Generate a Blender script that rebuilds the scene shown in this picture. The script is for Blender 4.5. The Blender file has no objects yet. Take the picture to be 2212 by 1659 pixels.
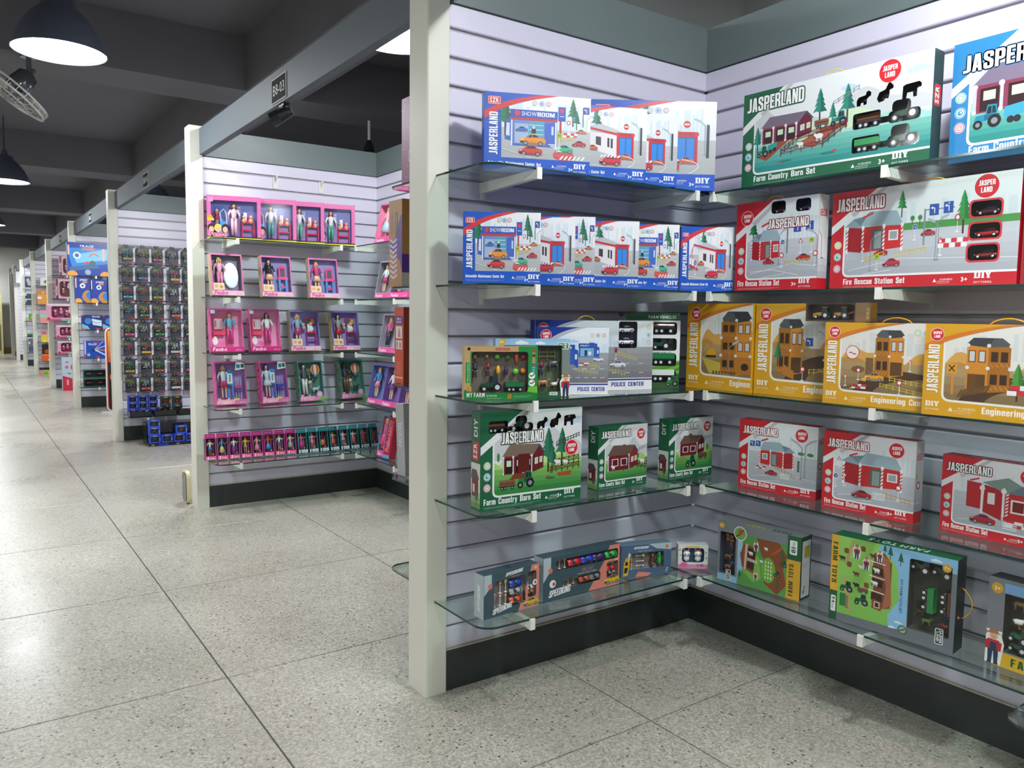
import bpy, math, random
from mathutils import Vector, Matrix
from mathutils.geometry import tessellate_polygon

random.seed(7)
SC = bpy.context.scene
COL = SC.collection
R = math.radians
V = Vector

# ------------------------------------------------------------------ camera
def make_camera():
    yaw, pitch, roll, fpx = 0.6117, -0.0845, 0.0126, 1707.9
    f = V((math.sin(yaw) * math.cos(pitch), math.cos(yaw) * math.cos(pitch), math.sin(pitch)))
    r = V((math.cos(yaw), -math.sin(yaw), 0))
    u = r.cross(f)
    r2 = math.cos(roll) * r + math.sin(roll) * u
    u2 = -math.sin(roll) * r + math.cos(roll) * u
    cd = bpy.data.cameras.new('camera')
    cd.sensor_fit = 'HORIZONTAL'
    cd.sensor_width = 36
    cd.lens = 36 * fpx / 2212
    cd.clip_start = 0.05
    cd.clip_end = 200
    co = bpy.data.objects.new('camera', cd)
    COL.objects.link(co)
    m = Matrix((r2, u2, -f)).transposed().to_4x4()
    m.translation = V((0, 0, 1.24))
    co.matrix_world = m
    SC.camera = co
make_camera()

# ------------------------------------------------------------------ world, exposure
wd = bpy.data.worlds.new('hall')
SC.world = wd
wd.use_nodes = True
bg = wd.node_tree.nodes['Background']
bg.inputs[0].default_value = (0.86, 0.92, 1.0, 1)
bg.inputs[1].default_value = 0.20
SC.view_settings.view_transform = 'Standard'
SC.view_settings.look = 'None'
SC.view_settings.exposure = 0.22
SC.view_settings.gamma = 1.0
SC.view_settings.use_curve_mapping = False
SC.cycles.transparent_max_bounces = 32
SC.cycles.max_bounces = 8
SC.cycles.use_denoising = True
SC.cycles.sample_clamp_indirect = 6.0

LAMP_Z = 2.62
AISLE_LAMPS = [(0.50, 4.92), (0.48, 10.1), (0.48, 15.3), (0.48, 20.5), (0.50, -0.4), (0.25, 26.3)]  # last one is unseen, added to brighten the far wall
OPPOSITE_FILL_LAMPS = [(-1.95, -0.2), (-1.95, 2.9), (-1.95, 6.0), (-1.95, 9.1), (-1.95, 14.0), (-1.95, 19.0)]  # unseen lamps added to fill the aisle-facing sides with light
BOOTH_LAMPS = [(1.62, 0.70), (1.88, 3.69), (1.88, 6.4), (1.88, 9.56), (1.88, 12.75), (1.88, 15.9), (1.88, 19.1), (1.88, 22.1)]
LAMP_W = {'aisle': (27.0, 20.0), 'booth': (18.0, 64.0), 'opposite_fill': (14.0, 46.0)}   # downward share of the dome, bare bulb share
LAMP_COL = (0.93, 0.97, 1.0)

# ------------------------------------------------------------------ materials
def lin(c):
    if isinstance(c, str):
        c = c.lstrip('#')
        c = tuple(int(c[i:i + 2], 16) / 255 for i in (0, 2, 4))
    return tuple(x / 12.92 if x <= 0.04045 else ((x + 0.055) / 1.055) ** 2.4 for x in c[:3])

def newmat(name):
    m = bpy.data.materials.new(name)
    m.use_nodes = True
    nt = m.node_tree
    return m, nt, nt.nodes['Principled BSDF'], nt.nodes['Material Output']

def col_mat(name, rough, metal=0.0, coat=0.0, spec=0.5, tone=1.0):
    m, nt, b, o = newmat(name)
    a = nt.nodes.new('ShaderNodeAttribute')
    a.attribute_name = 'Col'
    g = nt.nodes.new('ShaderNodeVectorMath'); g.operation = 'SCALE'; g.inputs['Scale'].default_value = tone
    nt.links.new(a.outputs['Color'], g.inputs[0])
    nt.links.new(g.outputs[0], b.inputs['Base Color'])
    b.inputs['Roughness'].default_value = rough
    b.inputs['Metallic'].default_value = metal
    b.inputs['Coat Weight'].default_value = coat
    b.inputs['Specular IOR Level'].default_value = spec
    return m

def flat_mat(name, c, rough=0.5, metal=0.0, noise=0.0, scale=8, bump=0.0, bscale=200):
    m, nt, b, o = newmat(name)
    c = lin(c)
    b.inputs['Base Color'].default_value = (*c, 1)
    b.inputs['Roughness'].default_value = rough
    b.inputs['Metallic'].default_value = metal
    g = nt.nodes.new('ShaderNodeNewGeometry')
    if noise:
        n = nt.nodes.new('ShaderNodeTexNoise')
        n.inputs['Scale'].default_value = scale
        n.inputs['Detail'].default_value = 4
        nt.links.new(g.outputs['Position'], n.inputs['Vector'])
        r = nt.nodes.new('ShaderNodeValToRGB')
        r.color_ramp.elements[0].position = 0.3
        r.color_ramp.elements[1].position = 0.7
        r.color_ramp.elements[0].color = (*[x * (1 - noise) for x in c], 1)
        r.color_ramp.elements[1].color = (*[min(1, x * (1 + noise)) for x in c], 1)
        nt.links.new(n.outputs['Fac'], r.inputs['Fac'])
        nt.links.new(r.outputs['Color'], b.inputs['Base Color'])
    if bump:
        n2 = nt.nodes.new('ShaderNodeTexNoise')
        n2.inputs['Scale'].default_value = bscale
        nt.links.new(g.outputs['Position'], n2.inputs['Vector'])
        bp = nt.nodes.new('ShaderNodeBump')
        bp.inputs['Strength'].default_value = bump
        bp.inputs['Distance'].default_value = 0.002
        nt.links.new(n2.outputs['Fac'], bp.inputs['Height'])
        nt.links.new(bp.outputs['Normal'], b.inputs['Normal'])
    return m

def clear_mat(name, tint, rough=0.03, strength=1.0):
    """thin clear sheet: tinted see-through plus a mirror share that grows towards grazing view"""
    m, nt, b, o = newmat(name)
    nt.nodes.remove(b)
    t = nt.nodes.new('ShaderNodeBsdfTransparent')
    t.inputs[0].default_value = (*tint, 1)
    g = nt.nodes.new('ShaderNodeBsdfGlossy')
    g.inputs['Roughness'].default_value = rough
    g.inputs[0].default_value = (1, 1, 1, 1)
    lw = nt.nodes.new('ShaderNodeLayerWeight')
    lw.inputs['Blend'].default_value = 0.5
    p = nt.nodes.new('ShaderNodeMath'); p.operation = 'POWER'; p.inputs[1].default_value = 5
    k = nt.nodes.new('ShaderNodeMath'); k.operation = 'MULTIPLY_ADD'
    k.inputs[1].default_value = 0.9 * strength; k.inputs[2].default_value = 0.045 * strength
    mx = nt.nodes.new('ShaderNodeMixShader')
    L = nt.links.new
    L(lw.outputs['Facing'], p.inputs[0]); L(p.outputs[0], k.inputs[0]); L(k.outputs[0], mx.inputs[0])
    L(t.outputs[0], mx.inputs[1]); L(g.outputs[0], mx.inputs[2]); L(mx.outputs[0], o.inputs['Surface'])
    return m

def glow_mat(name, c, s):
    m, nt, b, o = newmat(name)
    b.inputs['Base Color'].default_value = (*c, 1)
    b.inputs['Emission Color'].default_value = (*c, 1)
    b.inputs['Emission Strength'].default_value = s
    return m

def terrazzo_mat():
    m, nt, b, o = newmat('terrazzo')
    L = nt.links.new
    g = nt.nodes.new('ShaderNodeNewGeometry')
    def vor(scale, feat='F1'):
        v = nt.nodes.new('ShaderNodeTexVoronoi'); v.inputs['Scale'].default_value = scale
        v.feature = feat
        L(g.outputs['Position'], v.inputs['Vector']); return v
    def ramp(src, els):
        r = nt.nodes.new('ShaderNodeValToRGB')
        e = r.color_ramp.elements
        while len(e) < len(els): e.new(0.5)
        for i, (p, c) in enumerate(els):
            e[i].position = p; e[i].color = (*lin(c), 1)
        L(src, r.inputs['Fac']); return r
    def mix(fac, a, bb):
        x = nt.nodes.new('ShaderNodeMix'); x.data_type = 'RGBA'
        if isinstance(fac, float): x.inputs[0].default_value = fac
        else: L(fac, x.inputs[0])
        L(a, x.inputs[6]); L(bb, x.inputs[7]); return x.outputs[2]
    v1 = vor(160)
    sep = nt.nodes.new('ShaderNodeSeparateColor'); L(v1.outputs['Color'], sep.inputs[0])
    chips = ramp(sep.outputs[0], [(0.0, '#979389'), (0.3, '#aeaa9f'), (0.62, '#b9b5aa'), (0.9, '#cdc9be'), (1.0, '#a09b90')])
    v2 = vor(66)
    s2 = nt.nodes.new('ShaderNodeSeparateColor'); L(v2.outputs['Color'], s2.inputs[0])
    big = ramp(s2.outputs[1], [(0.0, '#56524b'), (0.3, '#7a6254'), (0.6, '#55575a'), (1.0, '#7c7c74')])
    near = nt.nodes.new('ShaderNodeMath'); near.operation = 'LESS_THAN'; near.inputs[1].default_value = 0.29
    L(v2.outputs['Distance'], near.inputs[0])
    pick = nt.nodes.new('ShaderNodeMath'); pick.operation = 'GREATER_THAN'; pick.inputs[1].default_value = 0.89
    L(s2.outputs[0], pick.inputs[0])
    both = nt.nodes.new('ShaderNodeMath'); both.operation = 'MULTIPLY'
    L(near.outputs[0], both.inputs[0]); L(pick.outputs[0], both.inputs[1])
    c = mix(both.outputs[0], chips.outputs[0], big.outputs[0])
    n = nt.nodes.new('ShaderNodeTexNoise'); n.inputs['Scale'].default_value = 1.3; n.inputs['Detail'].default_value = 5
    L(g.outputs['Position'], n.inputs['Vector'])
    wear = ramp(n.outputs['Fac'], [(0.3, '#d9d7d2'), (0.7, '#f6f5f2')])
    mm = nt.nodes.new('ShaderNodeMix'); mm.data_type = 'RGBA'; mm.blend_type = 'MULTIPLY'; mm.inputs[0].default_value = 1.0
    L(c, mm.inputs[6]); L(wear.outputs[0], mm.inputs[7])
    L(mm.outputs[2], b.inputs['Base Color'])
    rr = nt.nodes.new('ShaderNodeMapRange'); rr.inputs[1].default_value = 0.2; rr.inputs[2].default_value = 0.8; rr.interpolation_type = 'SMOOTHSTEP'
    rr.inputs[3].default_value = 0.24; rr.inputs[4].default_value = 0.34
    L(n.outputs['Fac'], rr.inputs[0]); L(rr.outputs[0], b.inputs['Roughness'])
    return m

M = {}
M['print'] = col_mat('printed_card', 0.36, tone=0.78)
M['plastic'] = col_mat('coloured_plastic', 0.22, coat=0.2)
M['matte'] = col_mat('matte_colour', 0.7)
M['sign'] = col_mat('sign_face', 0.75, spec=0.1)
M['metal'] = col_mat('coloured_metal', 0.3, metal=0.8)
M['wall'] = flat_mat('slat_board', '#d3cfdf', 0.34, noise=0.02, scale=3)
M['wall_back'] = flat_mat('slat_groove', '#a3a09c', 0.4)
M['band'] = flat_mat('grey_band', '#687473', 0.42, noise=0.04, scale=2)
M['base'] = flat_mat('dark_base', '#2d3333', 0.38, noise=0.08, scale=4)
M['base_lip'] = flat_mat('base_lip', '#b9b39a', 0.5)
M['post'] = flat_mat('cream_post', '#d8d7c9', 0.42, noise=0.02, scale=2)
M['beam'] = flat_mat('booth_beam', '#545d63', 0.62, noise=0.03, scale=2)
M['bounce_lit_beam'] = flat_mat('bounce_lit_beam', '#c9cac6', 0.6, noise=0.03, scale=2)  # beam colour made paler to stand in for light bounced up from below
M['ceil'] = flat_mat('ceiling_paint', '#5c5a5d', 0.9, noise=0.05, scale=1.2, bump=0.1, bscale=60)
M['plain'] = flat_mat('plaster', '#c9c8c4', 0.8, noise=0.02, scale=2)
M['tile'] = terrazzo_mat()
M['joint'] = flat_mat('floor_joint', '#4b4a47', 0.8)
M['glass'] = clear_mat('shelf_glass', (0.83, 0.90, 0.87), 0.02, 1.0)
M['glass_edge'] = flat_mat('shelf_glass_edge', '#12332b', 0.12)
M['film'] = clear_mat('clear_film', (0.95, 0.96, 0.97), 0.11, 0.6)
M['white_metal'] = flat_mat('white_metal', '#dcdcd4', 0.35)
M['shade'] = flat_mat('lamp_shade', '#3e4350', 0.5)
M['glow'] = glow_mat('lamp_glow', (0.93, 0.97, 1.0), 9.0)

# ------------------------------------------------------------------ object helpers
def empty(name, loc, rz=0.0):
    o = bpy.data.objects.new(name, None)
    COL.objects.link(o)
    o.location = loc
    o.rotation_euler = (0, 0, rz)
    o.empty_display_size = 0.05
    return o

def tag(o, label, cat, group=None):
    o['label'] = label
    o['category'] = cat
    if group: o['group'] = group
    return o

def thing(name, label, cat, loc, rz=0.0, group=None):
    return tag(empty(name, loc, rz), label, cat, group)

def struct(o):
    o['kind'] = 'structure'
    return o

def link(name, mesh, parent=None, loc=None):
    o = bpy.data.objects.new(name, mesh)
    COL.objects.link(o)
    if parent is not None: o.parent = parent
    if loc is not None: o.location = loc
    return o

def copy_tree(o, parent=None):
    c = o.copy()
    COL.objects.link(c)
    c.parent = parent
    for ch in list(o.children): copy_tree(ch, c)
    return c

class MB:
    """collects coloured faces and links them as one mesh object"""
    def __init__(s):
        s.v, s.f, s.c, s.m = [], [], [], []
        s.mi = 0
    def poly(s, pts, c):
        n = len(s.v)
        s.v += [tuple(p) for p in pts]
        s.f.append(tuple(range(n, n + len(pts))))
        s.c.append(c); s.m.append(s.mi)
    def faces(s, pts, idx, c):
        n = len(s.v)
        s.v += [tuple(p) for p in pts]
        for t in idx:
            s.f.append(tuple(n + i for i in t)); s.c.append(c); s.m.append(s.mi)
    def box(s, x0, y0, z0, x1, y1, z1, c):
        p = [(x, y, z) for z in (z0, z1) for y in (y0, y1) for x in (x0, x1)]
        s.faces(p, [(0, 2, 3, 1), (4, 5, 7, 6), (0, 1, 5, 4), (2, 6, 7, 3), (0, 4, 6, 2), (1, 3, 7, 5)], c)
    def prism(s, pts2, y0, y1, c, axis='y'):
        """extrude an outline (u,v) between y0 and y1"""
        f = {'y': lambda u, v, t: (u, t, v), 'x': lambda u, v, t: (t, u, v), 'z': lambda u, v, t: (u, v, t)}[axis]
        n = len(pts2)
        P = [f(u, v, y0) for u, v in pts2] + [f(u, v, y1) for u, v in pts2]
        tr = tessellate_polygon([[V((u, v, 0)) for u, v in pts2]])
        idx = [tuple(t) for t in tr] + [tuple(i + n for i in reversed(t)) for t in tr]
        idx += [(i, (i + 1) % n, n + (i + 1) % n, n + i) for i in range(n)]
        s.faces(P, idx, c)
    def rings(s, rings, c, cap=True):
        n = len(rings[0])
        P = [p for r in rings for p in r]
        idx = []
        for k in range(len(rings) - 1):
            for i in range(n):
                j = (i + 1) % n
                idx.append((k * n + i, k * n + j, (k + 1) * n + j, (k + 1) * n + i))
        if cap:
            idx.append(tuple(reversed(range(n))))
            idx.append(tuple(range((len(rings) - 1) * n, len(rings) * n)))
        s.faces(P, idx, c)
    def tube(s, pts, r, c, n=6, flat=1.0):
        pts = [V(p) for p in pts]
        if not isinstance(r, (list, tuple)): r = [r] * len(pts)
        rr = []
        for i, p in enumerate(pts):
            d = (pts[min(i + 1, len(pts) - 1)] - pts[max(i - 1, 0)]).normalized()
            a = d.cross(V((0, 1, 0)))
            if a.length < 0.15: a = d.cross(V((1, 0, 0)))
            a.normalize()
            b = d.cross(a)
            rr.append([p + r[i] * (math.cos(t) * a + flat * math.sin(t) * b) for t in (2 * math.pi * k / n for k in range(n))])
        s.rings(rr, c)
    def lathe(s, prof, c, n=24, at=(0, 0, 0), cap=False):
        s.rings([[(at[0] + r * math.cos(2 * math.pi * k / n), at[1] + r * math.sin(2 * math.pi * k / n), at[2] + z) for k in range(n)] for r, z in prof], c, cap)
    def ball(s, at, rx, ry, rz, c, n=8, m=5):
        s.rings([[(at[0] + rx * math.sin(a) * math.cos(2 * math.pi * k / n), at[1] + ry * math.sin(a) * math.sin(2 * math.pi * k / n), at[2] - rz * math.cos(a)) for k in range(n)]
                 for a in [max(0.02, min(math.pi - 0.02, math.pi * i / m)) for i in range(m + 1)]], c)
    def wheel(s, at, r, w, c='#1a1a1c', hub='#c9c9cc'):
        x, y, z = at
        ring = lambda rad, yy: [(x + rad * math.cos(2 * math.pi * k / 10), yy, z + rad * math.sin(2 * math.pi * k / 10)) for k in range(10)]
        s.rings([ring(r, y - w / 2), ring(r, y + w / 2)], c)
        s.rings([ring(r * 0.55, y - w / 2 - 0.0006), ring(r * 0.55, y - w / 2)], hub)
    def mesh(s, name, mats, smooth=False):
        me = bpy.data.meshes.new(name)
        me.from_pydata(s.v, [], s.f)
        if not isinstance(mats, (list, tuple)): mats = [mats]
        for m in mats: me.materials.append(m)
        if len(mats) > 1: me.polygons.foreach_set('material_index', s.m)
        if any(c is not None for c in s.c):
            at = me.color_attributes.new('Col', 'FLOAT_COLOR', 'CORNER')
            cache, buf = {}, []
            for f, c in zip(s.f, s.c):
                if isinstance(c, list):
                    for q in c: buf += [*q, 1.0]
                else:
                    if c not in cache: cache[c] = [*lin(c or '#808080'), 1.0]
                    buf += cache[c] * len(f)
            at.data.foreach_set('color', buf)
        if smooth: me.polygons.foreach_set('use_smooth', [True] * len(s.f))
        me.update()
        return me
    def build(s, name, mats, parent=None, smooth=False, loc=None):
        return link(name, s.mesh(name, mats, smooth), parent, loc)

# ------------------------------------------------------------------ glyphs (the built-in font turned to triangles)
GLYPH = {}
def load_glyphs():
    cu = bpy.data.curves.new('glyph', 'FONT')
    cu.resolution_u = 2
    ob = bpy.data.objects.new('glyph', cu)
    COL.objects.link(ob)
    chars = 'ABCDEFGHIJKLMNOPQRSTUVWXYZabcdefghijklmnopqrstuvwxyz0123456789+-&!.,:\'/®'
    for var, off in (('n', 0.0), ('b', 0.026), ('x', 0.075)):
        cu.offset = off
        for ch in chars:
            cu.body = ch
            dg = bpy.context.evaluated_depsgraph_get()
            dg.update()
            ev = ob.evaluated_get(dg)
            me = ev.to_mesh()
            me.calc_loop_triangles()
            vs = [(v.co.x, v.co.y) for v in me.vertices]
            tr = [tuple(t.vertices) for t in me.loop_triangles]
            ev.to_mesh_clear()
            GLYPH[var, ch] = (vs, tr)
    bpy.data.objects.remove(ob)
    bpy.data.curves.remove(cu)
load_glyphs()
def block_glyphs():
    t, w = .165, .44            # stroke, width of a letter one unit high
    m = w - t
    def oc(x0, y0, x1, y1, c, k=(1, 1, 1, 1)):
        P = []
        for (x, y, sx, sy), on in zip(((x0, y0, 1, 1), (x1, y0, -1, 1), (x1, y1, -1, -1), (x0, y1, 1, -1)), k):
            q = [(x, y + sy * c), (x + sx * c * .3, y + sy * c * .3), (x + sx * c, y)]
            if not on: P.append((x, y)); continue
            P += q if sx * sy > 0 else q[::-1]
        return P
    G = {
        'J': [[(0, .0), (.2, 0), (.3, .04), (.36, .12), (.36, 1), (.36 - t - .02, 1), (.36 - t - .02, .2), (.15, .16), (0, .16)]],
        'A': [[(0, 0), (t, 0), (t + .015, .2), (w - t - .015, .2), (w - t, 0), (w, 0), (w - .1, 1), (.1, 1)], [(t + .035, .34), (w - t - .035, .34), (w / 2, .8)]],
        'S': [[(0, .1), (.05, .03), (.12, 0), (w - .12, 0), (w - .03, .05), (w, .14), (w, .42), (w - .05, .52), (t, .7), (t, .84), (m, .84), (m, .66), (w, .66), (w, .88), (w - .05, .97), (w - .12, 1), (.12, 1), (.03, .95), (0, .86), (0, .64), (.05, .54), (m, .36), (m, .16), (t, .16), (t, .36), (0, .36)]],
        'P': [[(0, 0), (t, 0), (t, .38), (w - .12, .38), (w - .03, .43), (w, .52), (w, .86), (w - .04, .95), (w - .12, 1), (0, 1)], [(t, .53), (m, .53), (m, .85), (t, .85)]],
        'E': [[(0, 0), (.36, 0), (.36, .16), (t, .16), (t, .42), (.33, .42), (.33, .58), (t, .58), (t, .84), (.36, .84), (.36, 1), (0, 1)]],
        'R': [[(0, 0), (t, 0), (t, .4), (m, .4), (m, 0), (w, 0), (w, .4), (w - .06, .48), (w, .56), (w, .86), (w - .04, .95), (w - .12, 1), (0, 1)], [(t, .56), (m, .56), (m, .85), (t, .85)]],
        'L': [[(0, 0), (.34, 0), (.34, .16), (t, .16), (t, 1), (0, 1)]],
        'N': [[(0, 0), (t - .015, 0), (t - .015, .52), (m - .01, 0), (w, 0), (w, 1), (m + .015, 1), (m + .015, .5), (t + .01, 1), (0, 1)]],
        'D': [[(0, 0), (w - .12, 0), (w - .03, .06), (w, .15), (w, .85), (w - .03, .94), (w - .12, 1), (0, 1)], [(t, .16), (m, .16), (m, .84), (t, .84)]],
        'I': [[(0, 0), (t, 0), (t, 1), (0, 1)]],
        'Y': [[(w / 2 - t / 2, 0), (w / 2 + t / 2, 0), (w / 2 + t / 2, .42), (w, 1), (w - t, 1), (w / 2, .62), (t, 1), (0, 1), (w / 2 - t / 2, .42)]],
    }
    x, t2, w2 = .74, .15, .38
    n2 = w2 - t2
    def ring_(wd, h): return [[(0, .08), (.08, 0), (wd - .08, 0), (wd, .08), (wd, h - .08), (wd - .08, h), (.08, h), (0, h - .08)], [(t2, .13), (wd - t2, .13), (wd - t2, h - .13), (t2, h - .13)]]
    def cee(wd, h): return [[(0, .08), (.08, 0), (wd - .08, 0), (wd, .08), (wd, h * .36), (wd - t2, h * .36), (wd - t2, .13), (t2, .13), (t2, h - .13), (wd - t2, h - .13), (wd - t2, h * .63), (wd, h * .63), (wd, h - .08), (wd - .08, h), (.08, h), (0, h - .08)]]
    G.update({
        'o': ring_(w2, x), 'O': ring_(.44, 1), 'c': cee(w2, x), 'C': cee(.43, 1),
        'e': [[(0, .08), (.08, 0), (w2 - .08, 0), (w2, .08), (w2, .25), (n2, .25), (n2, .12), (t2, .12), (t2, .33), (w2, .33), (w2, x - .08), (w2 - .08, x), (.08, x), (0, x - .08)], [(t2, .44), (n2, .44), (n2, x - .12), (t2, x - .12)]],
        'a': [[(0, .08), (.07, 0), (.18, 0), (n2, .05), (n2, 0), (w2, 0), (w2, x - .08), (w2 - .08, x), (.08, x), (0, x - .08), (0, .52), (t2, .52), (t2, x - .12), (n2, x - .12), (n2, .46), (.08, .42), (0, .34)], [(t2, .13), (n2, .15), (n2, .35), (t2, .31)]],
        'n': [[(0, 0), (t2, 0), (t2, x - .15), (n2, x - .15), (n2, 0), (w2, 0), (w2, x - .08), (w2 - .08, x), (0, x)]],
        'm': [[(0, 0), (t2, 0), (t2, x - .15), (.225, x - .15), (.225, 0), (.375, 0), (.375, x - .15), (.45, x - .15), (.45, 0), (.6, 0), (.6, x - .08), (.52, x), (0, x)]],
        'u': [[(0, .08), (.08, 0), (w2, 0), (w2, x), (n2, x), (n2, .14), (t2, .14), (t2, x), (0, x)]],
        'r': [[(0, 0), (t2, 0), (t2, x - .2), (.28, x - .16), (.28, x), (0, x)]],
        't': [[(.06, .06), (.12, 0), (.27, 0), (.27, .13), (.21, .13), (.21, x - .13), (.27, x - .13), (.27, x), (.21, x), (.21, .95), (.06, .95), (.06, x), (0, x), (0, x - .13), (.06, x - .13)]],
        'i': [[(0, 0), (t2, 0), (t2, x), (0, x)], None, [(0, x + .1), (t2, x + .1), (t2, 1), (0, 1)]],
        'l': [[(0, 0), (t2, 0), (t2, 1), (0, 1)]],
        'b': [[(0, 0), (w2 - .08, 0), (w2, .08), (w2, x - .08), (w2 - .08, x), (t2, x), (t2, 1), (0, 1)], [(t2, .13), (n2, .13), (n2, x - .13), (t2, x - .13)]],
        's': [[(px * .85, py * x) for px, py in G['S'][0]]],
        'y': [[(.05, -.2), (.17, -.2), (.25, -.12), (w2, x), (n2 + .02, x), (w2 / 2, .25), (t2 - .02, x), (0, x), (.13, .05), (.1, -.06), (.05, -.07)]],
        'g': [[(0, .08), (.08, 0), (n2, 0), (n2, -.08), (.02, -.08), (.02, -.2), (w2 - .08, -.2), (w2, -.12), (w2, x), (.08, x), (0, x - .08)], [(t2, .13), (n2, .13), (n2, x - .13), (t2, x - .13)]],
        'M': [[(0, 0), (t2, 0), (t2, .6), (.24, 0), (.36, 0), (.45, .6), (.45, 0), (.6, 0), (.6, 1), (.42, 1), (.3, .5), (.18, 1), (0, 1)]],
        'F': [[(0, 0), (t, 0), (t, .42), (.32, .42), (.32, .58), (t, .58), (t, .84), (.35, .84), (.35, 1), (0, 1)]],
        'B': [[(0, 0), (w - .1, 0), (w, .1), (w, .44), (w - .06, .52), (w, .6), (w, .9), (w - .1, 1), (0, 1)], [(t, .15), (m, .15), (m, .43), (t, .43)], [(t, .58), (m, .58), (m, .85), (t, .85)]],
        'K': [[(0, 0), (t, 0), (t, .36), (m - .03, 0), (w + .02, 0), (t + .13, .54), (w, 1), (m - .04, 1), (t, .62), (t, 1), (0, 1)]],
        'G': [[(0, .08), (.08, 0), (w, 0), (w, .52), (.24, .52), (.24, .4), (m, .4), (m, .14), (t, .14), (t, .86), (m, .86), (m, .64), (w, .64), (w, .92), (w - .08, 1), (.08, 1), (0, .92)]],
        'T': [[(.13, 0), (.29, 0), (.29, .84), (.42, .84), (.42, 1), (0, 1), (0, .84), (.13, .84)]],
        'H': [[(0, 0), (t, 0), (t, .42), (m, .42), (m, 0), (w, 0), (w, 1), (m, 1), (m, .58), (t, .58), (t, 1), (0, 1)]],
        'W': [[(.1, 0), (.25, 0), (.32, .55), (.39, 0), (.54, 0), (.64, 1), (.5, 1), (.46, .42), (.39, 1), (.25, 1), (.18, .42), (.14, 1), (0, 1)]],
    })
    for ch, loops in G.items():
        vs, tr, cur = [], [], []
        for l in list(loops) + [None]:
            if l is None:
                base = len(vs)
                vs += [q for z in cur for q in z]
                tr += [tuple(base + q for q in f) for f in tessellate_polygon([[V((a, b, 0)) for a, b in z] for z in cur])]
                cur = []
            else: cur.append(l)
        GLYPH['k', ch] = ([(a * CAP, b * CAP) for a, b in vs], tr)
CAP = max(p[1] for p in GLYPH['n', 'H'][0])
block_glyphs()
def glyph_box(var, ch):
    xs = [p[0] for p in GLYPH[var, ch][0]]
    return min(xs), max(xs)
CAP = max(p[1] for p in GLYPH['n', 'H'][0])

# ------------------------------------------------------------------ printed faces
def clip_out(poly, hole):
    """pieces of convex POLY outside convex counter-clockwise HOLE"""
    out, cur = [], poly
    n = len(hole)
    for i in range(n):
        a, b = hole[i], hole[(i + 1) % n]
        side = lambda p: (b[0] - a[0]) * (p[1] - a[1]) - (b[1] - a[1]) * (p[0] - a[0])
        ins, outs = [], []
        for j in range(len(cur)):
            p, q = cur[j], cur[(j + 1) % len(cur)]
            sp, sq = side(p), side(q)
            if sp >= -1e-7: ins.append(p)
            if sp <= 1e-7: outs.append(p)
            if sp * sq < 0 and abs(sp) > 1e-7 and abs(sq) > 1e-7:
                t = sp / (sp - sq)
                x = (p[0] + t * (q[0] - p[0]), p[1] + t * (q[1] - p[1]))
                ins.append(x); outs.append(x)
        if len(outs) >= 3: out.append(outs)
        cur = ins
        if len(cur) < 3: break
    return out

def bb(pts):
    xs = [p[0] for p in pts]; ys = [p[1] for p in pts]
    return min(xs), min(ys), max(xs), max(ys)

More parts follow.
